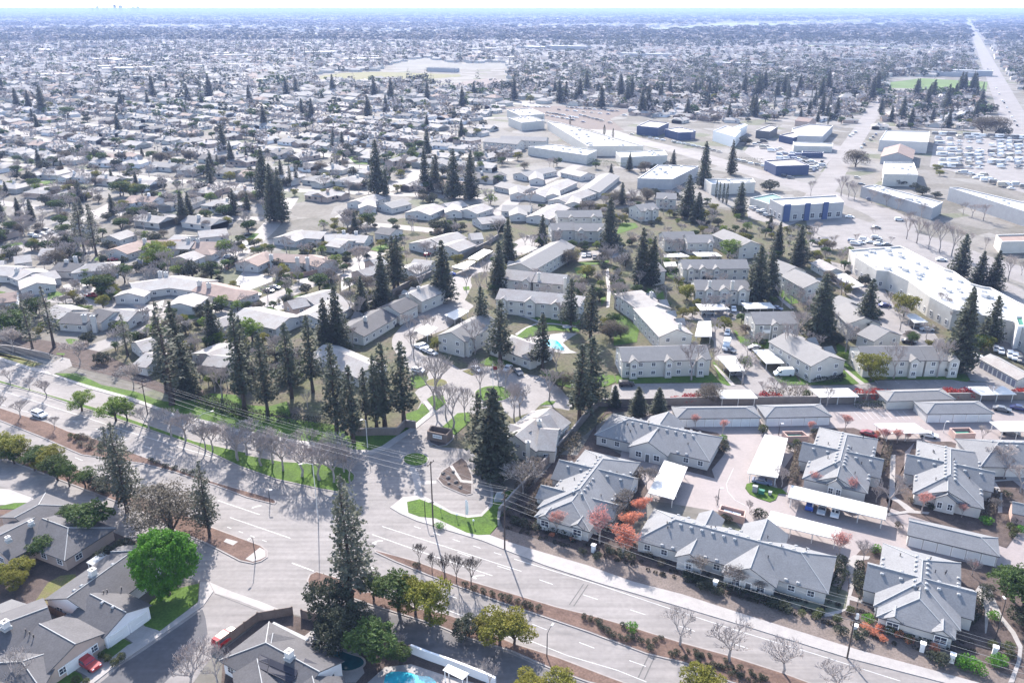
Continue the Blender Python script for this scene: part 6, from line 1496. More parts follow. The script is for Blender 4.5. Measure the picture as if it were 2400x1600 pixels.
# ------------------------------------------------------------------ vehicles
CARCOL = {}
def cc(name, col):
    if name not in CARCOL: CARCOL[name] = mat('car_paint_'+name, col, 0.28, 0.03, 1.0, spec=0.6)
    return CARCOL[name]
COLS = dict(white=(.70,.70,.70), silver=(.42,.43,.45), black=(.018,.018,.022), grey=(.12,.125,.135), blue=(.02,.07,.32), navy=(.03,.035,.13), red=(.30,.015,.02), maroon=(.16,.01,.015), bluegrey=(.14,.16,.24), beige=(.36,.33,.28))
def carmesh(kind, col):
    key = ('car', kind, col)
    if key in _shared: return _shared[key]
    dims = dict(sedan=(4.7,1.8,1.42), suv=(4.8,1.95,1.75), hatch=(4.2,1.78,1.5), van=(5.9,2.05,2.55), pickup=(5.5,1.95,1.8), truck=(6.6,2.2,2.9), rv=(8.5,2.5,3.2))[kind]
    L, Wd, Hh = dims; b = MB(); g = MB()
    prof = dict(sedan=[(-2.35,.35),(-2.33,.85),(-1.6,.98),(-1.0,1.40),(.45,1.42),(1.25,.95),(2.25,.75),(2.35,.4)],
      hatch=[(-2.1,.35),(-2.08,1.0),(-1.75,1.42),(-1.0,1.5),(.5,1.48),(1.2,1.0),(2.0,.82),(2.1,.4)],
      suv=[(-2.4,.4),(-2.38,1.1),(-2.15,1.68),(-1.5,1.75),(.45,1.72),(1.2,1.15),(2.3,.98),(2.4,.45)],
      van=[(-2.95,.4),(-2.93,2.4),(-2.7,2.55),(1.0,2.5),(1.7,2.1),(2.3,1.25),(2.9,1.05),(2.95,.45)],
      truck=[(-3.3,.5),(-3.3,2.8),(-3.2,2.9),(1.0,2.9),(1.02,2.2),(1.8,2.2),(2.4,1.4),(3.2,1.2),(3.3,.5)],
      rv=[(-4.2,.5),(-4.2,3.1),(-4.0,3.2),(3.2,3.2),(3.9,2.6),(4.2,1.2),(4.25,.5)],
      pickup=[(-2.7,.45),(-2.7,1.05),(-1.0,1.05),(-.9,1.72),(.4,1.75),(1.1,1.1),(2.6,.98),(2.75,.5)])[kind]
    n = len(prof); w0 = Wd/2
    def yw(z): return w0*(1.0 if z < Hh*.62 else 1-.16*(z-Hh*.62)/(Hh*.38)) if kind in ('sedan','hatch','suv','pickup') else w0*(1-.04*(z/Hh))
    b.face([(x,yw(z),z) for x,z in prof[::-1]]); b.face([(x,-yw(z),z) for x,z in prof])
    for i in range(n):
        j = (i+1) % n; (x0,z0),(x1,z1) = prof[i], prof[j]
        b.quad((x0,yw(z0),z0),(x1,yw(z1),z1),(x1,-yw(z1),z1),(x0,-yw(z0),z0))
    # glazing strips proud of the body
    def gl(x0,z0,x1,z1):
        y0 = yw(z0)-.12; y1 = yw(z1)-.12; dx = (z0-z1); dz = (x1-x0); l = math.hypot(dx,dz); ox, oz = -dx/l*.012, dz/l*.012
        if oz < 0: ox, oz = -ox, -oz
        g.quad((x0+ox,-y0,z0+oz),(x1+ox,-y1,z1+oz),(x1+ox,y1,z1+oz),(x0+ox,y0,z0+oz))
    def sd(pts):
        g.face([(x,yw(z)+.012,z) for x,z in pts]); g.face([(x,-yw(z)-.012,z) for x,z in pts[::-1]])
    if kind == 'sedan': gl(-1.52,1.02,-1.05,1.36); gl(.5,1.38,1.18,1.0); sd([(-1.35,1.0),(-1.0,1.3),(.4,1.32),(.95,1.0)])
    if kind == 'hatch': gl(-2.0,1.08,-1.8,1.38); gl(.55,1.44,1.15,1.04); sd([(-1.8,1.02),(-1.6,1.36),(.4,1.38),(.95,1.02)])
    if kind == 'suv': gl(-2.33,1.15,-2.2,1.6); gl(.5,1.67,1.15,1.2); sd([(-2.1,1.15),(-1.95,1.58),(.35,1.6),(.95,1.15)])
    if kind == 'van': gl(1.75,2.05,2.25,1.32); sd([(1.0,1.35),(1.0,1.95),(1.55,1.95),(2.0,1.35)])
    if kind == 'truck': gl(1.85,2.1,2.35,1.48); sd([(1.15,1.4),(1.15,2.0),(1.7,2.0),(2.1,1.4)])
    if kind == 'rv': gl(3.3,3.05,3.85,2.55); sd([(-2,1.6),(-2,2.3),(2,2.3),(2,1.6)])
    if kind == 'pickup': gl(.45,1.68,1.05,1.15); sd([(-.8,1.12),(-.7,1.6),(.35,1.62),(.8,1.12)]); g.quad((-2.6,-.8,1.062),(-1.1,-.8,1.062),(-1.1,.8,1.062),(-2.6,.8,1.062))
    bm_ = b.mesh('car_body', cc(col, COLS[col])); gm = g.mesh('car_glass', M['glass'])
    wm = MB(); r = .33 if kind not in ('truck','rv','van') else .38
    wm.tube((0,-.11,0),(0,.11,0),r,r,12); wm.tube((0,.11,0),(0,-.112,0),r*.98,r*.98,12)
    wh = shared('wheel', ('wheel',r), lambda q: q.__dict__.update(wm.__dict__), M['tyre'])
    hm = shared('headlight', 'hl', lambda q: q.box(0,0,0,.14,.08,.34), M['lamp'])
    _shared[key] = (bm_, gm, wh, hm, L, Wd, r, prof[-2][1]-.16)
    return _shared[key]
CARS = []
def car(kind, col, t, x, y, az, label=None, xy=None, z=.03, parts=True):
    X, Y = xy if xy else P(t, x, y)
    bm_, gm, wh, hm, L, Wd, r, hz = carmesh(kind, col)
    nm = dict(van='parked_van', truck='parked_truck', pickup='pickup_truck', rv='camper_van').get(kind, 'parked_car'); ct = dict(van='van', truck='truck', pickup='pickup truck', rv='camper').get(kind, 'car')
    if parts:
        e = bpy.data.objects.new(nm, None); COL.objects.link(e); e.empty_display_size = .5; e.location = (X,Y,z); e.rotation_euler = (0,0,rot_of(az))
        inst('body', bm_, e, (0,0,0)); inst('windows', gm, e, (0,0,0))
        for sx in (-.31,.31):
            for sy in (-1,1): inst('wheel', wh, e, (sx*L, sy*(Wd/2-.1), r))
        if Y < 260:
            for sy in (-1,1): inst('headlight', hm, e, (L/2-.06, sy*(Wd/2-.3), hz))
    else:
        key = ('carj', kind, col)
        if key not in _shared:
            jb = bmesh.new(); jb.from_mesh(bm_); nf = len(jb.faces); jb.from_mesh(gm); jb.faces.ensure_lookup_table()
            for f in jb.faces[nf:]: f.material_index = 1
            me = bpy.data.meshes.new('parked_car'); jb.to_mesh(me); jb.free(); me.materials.append(cc(col, COLS[col])); me.materials.append(M['glass']); _shared[key] = me
        e = bpy.data.objects.new(nm, _shared[key]); COL.objects.link(e); e.location = (X,Y,z+.12); e.rotation_euler = (0,0,rot_of(az))
    tag(e, label, ct); CARS.append((e, kind, col, X, Y, label)); return e
car('pickup','red','A',606,1448,120,'red pickup truck parked on the lower left driveway')
car('suv','red','A',1555,1275,30,'red car parked at the kerb beside the timber fence')
car('suv','white','D',276,1300,118,'white suv driving on the left boulevard carriageway')
car('pickup','red','D',635,478,100,'red pickup parked under the yellow-green tree')
car('sedan','bluegrey','C',545,195,112,'blue-grey sedan parked beside the tall white carport')
car('hatch','blue','C',876,360,27,'bright blue car under the long white carport')
car('sedan','silver','C',958,385,207,'silver car under the long white carport')
car('sedan','white','C',1050,405,207,'white car under the long white carport')
car('suv','black','E',1962,1090,88,'black suv parked in the lane left of the apartment block')
car('van','white','e5',1385,470,268,'big white van parked on the grass edge')
car('truck','white','e5',600,95,200,'white delivery truck in the apartment drive')
car('hatch','white','d5',615,1470,200,'white car driving down the apartment drive')
car('sedan','silver','e5',985,105,268,'silver car at the head of the white carport')
car('sedan','grey','e5',760,470,268,'dark car under the pale grey carport')
car('sedan','white','e6',1030,1310,115,'white car right of the carport with coral trees')
car('sedan','maroon','e6',220,1300,130,'dark red car left of the carport with coral trees')
car('sedan','grey','e6',2160,1280,120,'black car under the right edge carport')
car('sedan','grey','e6',2040,955,118,'grey car right of the garage block')
car('sedan','navy','e6',2280,940,118,'dark blue car at the right edge beside the grey one')
car('suv','white','e6',1680,240,95,'white car at the end of the beige garage block')
car('hatch','red','d3',1190,385,30,'red car at the pale double house')
car('sedan','blue','d3',1500,660,260,'blue car under the redwood by the winding drive')
car('hatch','white','e3',1060,420,115,'white hatchback at the forecourt left of the leaning redwoods')
for i, (x, y) in enumerate(((1080,95),(1130,80),(1170,140),(1240,175))): car('sedan',('white','silver','white','silver')[i],'e3',x,y,130,f"{('first','second','third','fourth')[i]} car of the forecourt row by the budding shrub")
car('sedan','black','e3',640+50,1350-5*0,120,None) if False else None
for l, c_, t, x, y, az in (('silver car in the round forecourt bays','silver','e3',1860,400,150),('black car by the club house porch','grey','e4',90,440,160),('pale car before the club house','silver','e3',2290,390,200),('black car left of the row apartments','black','d3',700,1350,110),('dark car beside the row apartments','navy','d3',770,1280,110),
   ('dark car in the small left driveway','black','d1',1860,1325,110),('white carport car on the left street','white','d1',680,90,100),('grey car on the left street','grey','d1',880,100,75),('white car in the left driveway row','white','d1',520,140,100),('silver car in the left driveway row','silver','d1',590,110,100),('dark van on the left street bend','navy','d1',400,225,75),
   ('orange-red car beside the grey chimney house','red','d1',1560,460,85),('black car on the middle street','black','d2',1350,885,110),('silver car on the middle street','silver','d2',1440,840,110),('dark suv near the fenced pool','grey','d2',1590,750,125),('white car below the black one','bluegrey','d2',1170,940,110),('white car in the drive of the rusty-roofed house','white','d2',545,1100,100),
   ('white pickup at the vertical street','white','d2',920,245,80),('dark suv at the vertical street','grey','d2',850,270,80),('silver car below the vertical street','silver','d2',800,420,110),('black car on the vertical street','black','d2',1060,110,40),
   ('white car between the carport and the balcony block','white','d5',700,1140,190),('white car at the shaded carport','bluegrey','d5',1290,1130,130),('white car behind the white carport','silver','d5',350,1195,100),('black car by the apartment drive entrance','grey','e5',640,140,140),('dark car beside the pale carport','navy','d6',430,1090,95),
   ('silver car in the rear drive','silver','d6',1010,1420,95),('black car under the rear carport','black','d6',880,1390,115),('dark car near the arched window block','black','e6',760,20,110),('white car by the store trees','white','d6',1210,460,100),('white suv at the avenue','white','W',1490,1520,105),('dark car at the avenue edge','grey','d6',310,15,95),
   ('white car in the tree-lined car park, leftmost','white','d6',90,225,100),('white car in the tree-lined car park, second','white','d6',235,215,100),('white car in the tree-lined car park, third','white','d6',345,245,100),('dark car in the tree-lined car park','grey','d6',460,250,100),
   ('black car north of the straight path','black','d4',1140,420,190),('grey car north of the straight path','grey','d4',1060,395,190),('white car north of the straight path','white','d4',990,400,190),('white car beside the striped store','white','W',560,1455,110),('silver car beside the striped store','silver','W',510,1435,110),('white truck before the striped store','white','W',1150,1500,110)):
    car('suv' if 'suv' in l else 'pickup' if 'pickup' in l else 'sedan', c_, t, x, y, az, l)
r_ = random.Random(3)
def carrow(t, x0, y0, x1, y1, n, az, lab, kinds=('sedan','suv','hatch'), cols=('white','silver','grey','black','white','bluegrey','beige'), skip=.12):
    for i in range(n):
        if r_.random() < skip: continue
        u = i/max(1,n-1); car(r_.choice(kinds), r_.choice(cols), t, x0+(x1-x0)*u, y0+(y1-y0)*u, az+r_.uniform(-3,3), None, parts=False)
        CARS[-1][0]['_row'] = lab
carrow('e6',1960,130,2349,300,7,205,'row at the foot of the white-roofed centre'); carrow('d6',2030,1500,2300,1540,5,205,'row under the green awning pavilion',cols=('navy','white','bluegrey'))
carrow('F',2170,745,2349,770,4,205,'upper row beside the green awning pavilion',cols=('navy','white','bluegrey'))
for k in range(6): carrow('W',1760+k*8,960+k*38,1840+k*4,965+k*38,2,90,'left column of the trailer lot',('rv','van'),('white','white','silver'),0)
for k in range(9): carrow('W',1905,955+k*25,2040,962+k*25,3,70+r_.uniform(-12,12),'middle block of the trailer lot',('rv','van','pickup','truck'),('white','grey','silver','beige'),.15)
for k in range(9): carrow('W',2130,960+k*24,2310,970+k*24,4,70+r_.uniform(-12,12),'right block of the trailer lot',('rv','van','pickup','truck'),('white','grey','silver','beige'),.15)
carrow('W',1740,930,2349,958,12,100,'back row of the trailer lot',('truck','rv'),('white','white','grey'),.1)
for k in range(7): carrow('W',500+k*55,1000+k*22,560+k*55,985+k*22,3,110,'storage yard',('sedan','suv','truck'),skip=.1)
for k in range(6): carrow('W',620+k*50,1080+k*20,760+k*40,1060+k*18,4,110,'crowded part of the storage yard',('sedan','suv','van'),skip=.1)
carrow('W',1230,1020,1330,930,6,27,'kerb of the cross street'); carrow('W',1150,940,1190,915,3,27,'far kerb of the cross street')
carrow('V',2000,930,2300,985,8,110,'front row of the blue-banded workshop'); carrow('V',1420,800,1700,850,9,110,'row beside the long white warehouse')
carrow('V',1500,760,1950,800,9,110,'bright distant car park'); carrow('W',2160,620,2300,870,9,27,'long straight road'); carrow('W',2100,480,2200,700,6,27,'far part of the long straight road')
carrow('W',380,1110,560,1150,5,110,'lane beside the hedge'); carrow('W',590,1180,740,1230,5,110,'row at the dark workshop'); carrow('W',1200,1230,1290,1380,4,115,'corner of the avenue')
carrow('d1',450,120,650,60,3,100,'driveway at the upper left')

for i, (x, w, h) in enumerate(((285,9,62),(296,7,78),(312,12,55),(333,8,92),(345,10,84),(372,12,66),(382,8,74),(395,9,52))):
    X = (x*1.0204-1200)/F0*20000/CT*.93; b = MB(); b.box(0,0,0,h*1.9,w*6,w*6,20); b.box(0,0,h*1.9,h*2.05,w*3,w*3,20)
    o = b.build('tower_block', M['wallG']); o.location = (X,20000,0)
    tag(o, f"faint far tower on the left horizon, {('first','second','third','fourth','fifth','sixth','seventh','eighth')[i]} of eight from the left", 'tower', 'far downtown towers')

def boulder(label, x, y, r, seed):
    rr = random.Random(seed); bm = bmesh.new(); bmesh.ops.create_icosphere(bm, subdivisions=2, radius=r)
    for v in bm.verts: v.co *= rr.uniform(.78,1.15); v.co.z *= .7
    me = bpy.data.meshes.new('boulder'); bm.to_mesh(me); bm.free(); me.materials.append(M['wallm']); o = bpy.data.objects.new('boulder', me); COL.objects.link(o); o.location = (x, y, .15+r*.35); tag(o, label, 'boulder', 'boulders in the entrance bed')
for i, (x, y, r) in enumerate(((700,130,.5),(735,160,.6),(770,120,.45),(790,190,.55),(740,200,.4),(820,225,.5))):
    p = P('B',x,y); boulder(f"brown boulder in the rocky entrance bed, {('first','second','third','fourth','fifth','sixth')[i]} counted along the bed", p[0], p[1], r, i)
for i, (x, y, w, h) in enumerate(((495,255,1.1,1.5),(540,268,1.3,.9),(600,275,.7,.7))):
    p = P('C',x,y); e = empty('utility_box', (p[0], p[1], .16), f"{('tall','low wide','small round-topped')[i]} utility box on the kerbed islet by the blue-grey sedan", 'utility box')
    b = MB(); b.box(0,0,0,h,w,.8,115); b.build('cabinet', M['ridge'] if i != 1 else M['green'], e); b = MB(); b.box(0,0,h+.003,h+.08,w+.1,.9,115); b.build('lid', M['ridge'] if i != 1 else M['green'], e)
for i, (t, x, y) in enumerate((('B',1080,265),('B',1185,285))):
    pass
def tarp(label, t, x, y, w, d, h, m='trim'):
    p = P(t,x,y); b = MB(); rr = random.Random(3); q = []
    b.hexa([(-w/2,-d/2,0),(w/2,-d/2,0),(w/2,d/2,0),(-w/2,d/2,0)],[(-w*.2,-d*.2,h),(w*.3,-d*.25,h*.9),(w*.25,d*.2,h),(-w*.25,d*.25,h*.85)])
    o = b.build('covered_box', M[m]); o.location = (p[0],p[1],.12); tag(o, label, 'cover')
tarp('pale grey covered utility box at the wall end of the entrance lawn','B',1090,310,2.6,2.0,2.0,'ridge')
# umbrella at the apartment pool
p = P('d4',755,1440); e = empty('parasol', (p[0],p[1],.1), 'pale blue parasol beside the apartment pool', 'parasol'); b = MB(); b.tube((0,0,0),(0,0,2.4),.04,.04,6); b.build('pole', M['steel'], e); b = MB(); b.lathe(0,0,[(1.7,2.0),(.9,2.35),(.05,2.6)],10); b.build('canopy', M['wallG'], e)

carrow('V',1180,735,1480,745,12,110,'back row of the bright car park'); carrow('V',1420,780,1620,815,10,110,'middle row of the bright car park'); carrow('V',1560,745,1900,770,12,110,'upper row of the bright car park'); carrow('V',1650,800,1850,850,8,110,'lower row of the bright car park')
carrow('W',-60,980,250,1050,10,110,'front lot of the tall blank store'); carrow('W',900,1180,960,1120,5,30,'corner of the storage yard'); carrow('W',480,1440,600,1500,6,115,'side lot of the striped store')

for k in range(7): carrow('W',1900+k*60,1195+k*18,2020+k*55,1200+k*16,4,100,'right-hand yard below the trailer lot',('van','truck','sedan','pickup'),('white','grey','beige','silver'),skip=.2)
for k in range(4): carrow('F',950+k*20,70+k*16,1330+k*10,80+k*14,5,110,'car park above the white-roofed centre',skip=.5)

for lab, pts_, w_, h_ in (('leafless brown thicket left of the left bungalow', PP('B',1290,440,1340,330,1430,200), 2.5, 1.6),('brown thicket between the left bungalow and the orange trees', PP('B',1850,560,1930,420,1990,250,2040,110), 2.5, 1.7),('brown thicket along the left wall of the middle bungalow', PP('C',745,190,790,60,800,-40), 2.0, 1.5),
  ('thicket between the middle bungalow and the forked path', PP('C',1300,180,1390,60,1410,-60), 2.0, 1.5),('shrubs at the right end of the long bungalow', PP('C',1085,720,1080,860,1030,960), 1.8, 1.4),('shrubs left of the corner bungalow', PP('C',1215,760,1205,900,1250,1010), 1.6, 1.2),
  ('shrubs right of the corner bungalow', PP('C',2030,980,2020,1110,1940,1180), 1.6, 1.3),('thicket right of the far right bungalow', PP('C',2150,260,2110,400,2080,440), 2.0, 1.3),('brown thicket before the corner bungalow windows', PP('C',1330,1130,1480,1190,1640,1240,1840,1320), 1.5, 1.0),
  ('leafless thicket inside the diagonal wall', PP('B',1230,260,1330,100,1400,0,'e4',700,1568,900,1330), 3.0, 1.8),('brown thicket north of the wall', PP('e5',1150,740,1400,760,1700,740), 3.5, 2.0)):
    hedge(lab, pts_, w_, h_, 'leafP' if 'hrubs' not in lab else 'leafD', 60)
# ------------------------------------------------------------------ hand placed plants
_T0 = T
def T(kind, t, xb, yb, yt, w=1.0, label=None, **k): return _T0(kind, t, xb, yb, yt, w*(1.15 if kind in ('coral','orange') else .9 if kind == 'eucalyptus' else 1.0), label, **k)
def TL(kind, t, rows, w=1.0, **k):
    for r in rows: T(kind, t, r[0], r[1], r[2], (r[3] if len(r) > 3 else 1.0)*w, **k)
# redwoods and pines
TL('redwood','D',[(1290,1160,755,1.15),(2250,860,480,1.1),(2330,850,395),(1240,1000,500,.8)])
TL('slim_redwood','D',[(1685,1262,560,.95),(1845,1292,720,.9),(2010,1175,650,1.05),(2155,1135,600,1.0),(2320,1400,790,1.0),(1150,1130,600,1.1),(1700,1100,600,.8)])
TL('sparse_pine','D',[(230,872,480,1.1),(375,825,395,1.15),(880,885,590,1.15),(1185,1220,500,1.2),(585,185,-182,1.1),(665,195,-165,1.1),(540,150,-60,1.0)])
TL('redwood','E',[(285,545,175,1.15),(145,600,330,1.2),(700,500,85,1.2),(1085,440,90,1.1),(1150,262,-67,1.15),(1385,125,-90,1.1),(1840,155,-211,1.1),(2060,395,0,1.15),(2140,400,60,1.0)])
TL('slim_redwood','E',[(365,440,50,1.15),(395,432,45,1.0),(245,1395,870,1.0),(300,1362,790,1.15),(432,1352,780,1.15),(85,1482,940,1.1),(960,740,400,1.4),(1095,930,490,1.4),(1385,975,590,1.3),(1578,705,345,1.3),(1715,775,375,1.3),(1640,1335,800,1.3),(1715,1285,740,1.2),(170,1330,960,1.0)])
T('redwood','E',1045,1700,1095,1.4,'large dark redwood at the entrance, left of the white chimney'); T('slim_redwood','E',945,1560,1130,1.1)
TL('redwood','E',[(1880,1240,1085,1.6),(2040,1285,1095,1.8),(2180,1285,1100,1.8)],1.0)
TL('redwood','F',[(505,508,120,1.35),(590,470,150,1.3),(650,200,-40,1.2),(790,262,-20,1.3),(930,765,315,1.35),(975,740,420,1.1),(1250,745,350,1.2),(1260,700,420,1.0),(1890,990,430,1.2),(2110,795,465,1.25),(1900,345,40,1.3),(2030,405,160,1.4),(2130,422,155,1.35),(1930,780,400,1.0)])
TL('redwood','V',[(250,1335,960,1.1),(575,1300,1020,1.0),(655,1315,1060,1.0),(775,1365,1020,1.2),(890,1370,1060,1.2),(1190,690,530,1.2),(310,1345,1160,.8)])
TL('redwood','U',[(1595,1135,970,1.1),(1830,1390,1010,1.0),(1890,1525,1120,1.0),(1265,1540,1310,1.1),(1310,1505,1320,1.1),(555,1385,1235,1.1),(1700,1100,1020,1.3),(1600,1130,1000,1.0),(1940,1260,1090,.9),(2295,975,880,1.1),(1940,1530,1150,.9),(2290,1180,1090,1.2),(2345,1180,1100,1.2),(980,1080,1015,1.4)])
TL('slim_redwood','U',[(2000,1280,1140,1.0),(2040,1260,1120,1.0),(1500,1150,1060,1.5),(545,1600,1390,1.2),(640,1600,1400,1.2)])
TL('redwood','W',[(390,1485,1250,1.3),(30,1500,1200,1.3),(100,1540,1320,1.5),(600,1590,1480,1.3),(140,1290,970,1.0),(330,1200,960,.9)])
TL('cypress','W',[(228,1365,1240,1.2),(250,1385,1250,1.2),(276,1398,1258,1.2),(300,1412,1265,1.2),(228,660,545,1.6),(630,760,650,1.3),(1000,860,740,1.4),(1010,750,640,1.6),(720,700,570,1.8),(940,700,600,1.6)])
TL('cypress','V',[(780,828,735,1.8),(702,815,740,1.0),(770,825,740,1.3),(1158,468,400,1.6),(1575,860,800,2.0),(1382,845,800,1.5),(1810,930,860,2.4),(1870,950,885,2.2)])
TL('cypress','U',[(920,1545,1440,.8),(1280,795,740,1.5),(1410,540,440,1.6)])
# foreground evergreens
T('eucalyptus','A',878,395,-230,1.0,'tall clumpy evergreen in the dirt strip, right trunk of the pair'); T('eucalyptus','A',812,300,-205,.9,'tall clumpy evergreen in the dirt strip, left trunk of the pair')
T('eucalyptus','A',1445,560,38,.9,'slender grey-green evergreen leaning behind the big grey-brown tree')
T('eucalyptus','B',65,985,125,1.0,'tallest clumpy evergreen at the junction corner in the foreground')
T('dark_tree','A',2290,1180,800,.85,'dark bushy tree at the foot of the tallest junction evergreen, left one'); T('dark_tree','B',100,1290,960,.85,'dark bushy tree at the foot of the tallest junction evergreen, right one')
T('dark_tree','B',0,1330,1000,1.0,'dark bushy tree behind the fence corner in the foreground')
T('round','A',1165,960,515,.9,'bright green perfectly round tree beside the white house')
T('greybrown','A',1190,545,225,1.35,'big domed grey-brown tree behind the bright green round tree')
T('oak','A',650,540,310,1.35,'dark olive tree beside the left frontage road'); T('oak','A',500,480,330,1.2,'smaller olive tree left of the dark olive tree')
T('oak','A',290,705,560,1.4); T('oak','A',500,640,520,1.3); T('yellow','A',170,830,715,1.4); T('yellow','A',40,900,770,1.3); T('yellow','A',130,920,800,1.2); T('dark_tree','A',855,680,560,1.3); T('dark_tree','A',760,720,610,1.5)
# trees of the south strip
T('oak','B',225,995,825,1.2,'dark green tree leftmost in the southern strip'); T('oak','B',395,1075,785,1.1,'tall green tree in the southern strip, second from left'); T('yellow','B',510,1100,850,1.0,'yellow-tipped tree in the southern strip, third from left'); T('yellow','B',615,1155,870,1.0,'yellow-green tree in the southern strip, fourth from left')
T('dark_tree','B',880,1240,1085,1.3,'round dark tree standing alone in the southern strip'); T('yellow','B',985,1240,1120,1.3,'small yellow-green tree right of the round dark one'); T('yellow','B',1090,1310,1080,1.2,'yellow-green tree with several trunks in the southern strip'); T('yellow','B',1190,1300,1090,1.15,'rightmost yellow-green tree of the southern strip')
T('oak','B',225,1440,1125,1.15,'bushy green tree beside the dark teal pool'); T('oak','B',390,1430,1290,1.3,'low bushy tree above the turquoise pool')
T('yellow','B',1290,1640,1505,1.4); T('yellow','B',1510,1640,1500,1.4); T('yellow','C',110,1640,1480,1.4); T('yellow','C',200,1660,1530,1.3)
T('bare_wide','A',1330,1640,1310,1.0,'large leafless tree over the side street at the bottom'); T('bare_wide','A',1500,1600,1340,.9); T('bare_wide','A',100,1660,1390,1.2,'pinkish leafless tree at the bottom left corner'); T('bare','B',1020,1620,1420,1.0); T('bare','B',410,1330,1230,1.3)
T('oak','C',2260,1000,770,1.3,'large dark evergreen at the right edge, upper'); T('oak','C',2330,1130,850,1.2,'large dark evergreen at the right edge, lower'); T('dark_tree','C',2349,1210,1000,1.1)
# hedge trees left strip
TL('yellow','D',[(-30,1567,1410,1.4),(80,1590,1440,1.4),(150,1600,1470,1.3),(365,1640,1510,1.4)]); TL('oak','D',[(20,1567,1440,1.3),(280,1600,1490,1.5)])
TL('oak','A',[(400,175,0,1.2),(480,215,60,1.0),(240,110,-20,1.2),(590,225,105,1.4),(100,60,-60,1.2)]); TL('dark_tree','A',[(680,235,130,1.3),(710,270,200,1.2)]); TL('yellow','A',[(330,110,-30,1.2)])
# spring greens in the green strip
T('spring','D',565,1262,1115,1.35,'small green tree in the green strip with a crooked trunk'); T('spring','D',800,1330,1150,1.25,'fuller light green tree in the green strip'); T('spring','D',880,1330,1180,1.0)
# leafless trees on the boulevard
TL('bare_street','B',[(535,760,610),(628,820,680),(712,860,690,1.1),(790,880,690),(893,905,710,1.1)],1.15)
TL('bare_wide','C',[(-20,1310,1090,1.2),(320,1420,1150,1.2),(690,1500,1300,1.3),(1060,1640,1420,1.3)],1.1)
TL('bare_wide','D',[(75,1085,960,1),(205,1120,1020,1),(320,1170,1040,1.1),(145,1310,1180,1.1),(0,1300,1160,1),(380,1390,1290,.9),(1030,1400,1220,1.2),(1180,1440,1250,1.3),(1280,1470,1260,1.2),(1415,1530,1330,1),(1465,1540,1340,1),(1630,1590,1360,1.2),(1700,1560,1330,1.2),(1560,1500,1330,1.2)],1.0)
TL('bare_wide','A',[(1640,40,-200,1.2),(1800,75,-170,1.2),(1950,110,-130,1.2),(2080,150,-110,1.2),(2200,175,-90,1.2),(2300,190,-60,1.2),(1880,60,-190,1.1),(2150,60,-180,1.2),(2300,60,-150,1.1)],1.0)
TL('bare_wide','B',[(20,120,-100,1.1),(60,190,-40,1.0)])
TL('bare','E',[(650,1120,880,1.2),(640,1250,900,1.1),(770,1385,1090,1.2),(720,1310,1080,1.1),(850,1330,1120,1.0),(960,1160,920,1.1),(1230,1300,1060,1.2),(1190,1330,1080,1.0),(1430,1195,960,1.2),(1130,1120,960,1.0),(1080,1090,920,1),(480,800,600,1.1),(620,740,590,1),(570,760,610,1),(540,480,240,1.1),(860,440,300,1),(920,870,640,1.2),(950,470,300,1.1),(1300,860,740,1.2),(1480,980,820,1.3),(1515,660,510,1.3),(1440,440,310,1.3),(1800,400,300,1.6),(1880,560,370,1.2),(1920,580,360,1.1),(2050,420,300,1.2),(1720,340,260,1.3),(1660,150,40,1.2),(1490,180,10,1),(1340,420,270,1),(60,600,420,1),(120,660,480,.9),(500,900,700,1),(2020,1020,900,1.3),(2200,300,150,1),(120,210,140,1.2),(1900,300,220,1.5),(1000,380,230,1),(80,820,680,1.2)],.95)
TL('bare','F',[(60,1050,790,1.2),(30,780,640,1.4),(220,760,620,1.2),(410,1080,870,1.3),(720,900,660,1.1),(780,800,560,1.1),(1020,700,560,1.2),(1120,860,670,1.3),(1090,480,340,1.2),(1090,270,160,1.2),(1190,300,180,1),(1290,380,260,1),(1450,1040,800,1.1),(1750,1030,760,1),(1495,710,530,1),(1680,520,400,1.3),(1780,620,450,1),(1850,700,560,1),(1030,150,50,1.3),(1190,110,40,1.3),(1430,120,60,1.3),(1310,70,0,1.3),(1540,80,-90,1.1),(1610,110,-80,1.1),(1690,150,-60,1.1),(1765,170,-40,1.1),(1850,200,-20,1.1),(2240,370,190,1.1),(2330,330,230,1),(2080,160,60,1),(1980,120,40,1),(840,640,500,1.1),(680,560,380,1),(640,1190,1040,1.4),(720,1190,1060,1.4),(800,1190,1070,1.4),(990,1230,1090,1.4),(1260,1210,1090,1.1),(2120,1180,1080,1.5),(880,620,500,1.2),(200,300,170,1),(300,600,520,1.2),(2050,1500,1360,1.0),(550,1180,1060,1.4)],.95)
TL('bare','D',[(1480,1130,960,1.2),(1530,1180,950,1.2),(1440,1100,940),(1570,1120,960),(1380,1000,880),(1250,900,800),(1020,960,860),(1900,1060,930),(2120,1250,1120),(2050,1000,880)])
TL('bare_wide','C',[(1410,380,130,1.1),(1330,330,200,1),(1240,740,590,.9),(460,400,310,.9),(230,350,280,.8),(1990,830,720,1.1),(2210,160,0,1.1),(2320,260,60,1.1),(2100,70,-90,1.1),(2180,90,-100,1.1),(680,220,70,1.0),(130,720,600,.8)],.9)
TL('budding','C',[(350,930,770,1.2),(520,960,850,1.1),(120,850,710,1.1),(60,800,690,1),(2150,400,300,1)])
TL('budding','B',[(1250,260,60,1.6),(1330,200,20,1.3),(1210,200,60,1.2),(1900,470,330,1.1),(1950,380,240,1.2),(2100,230,90,1.3)])
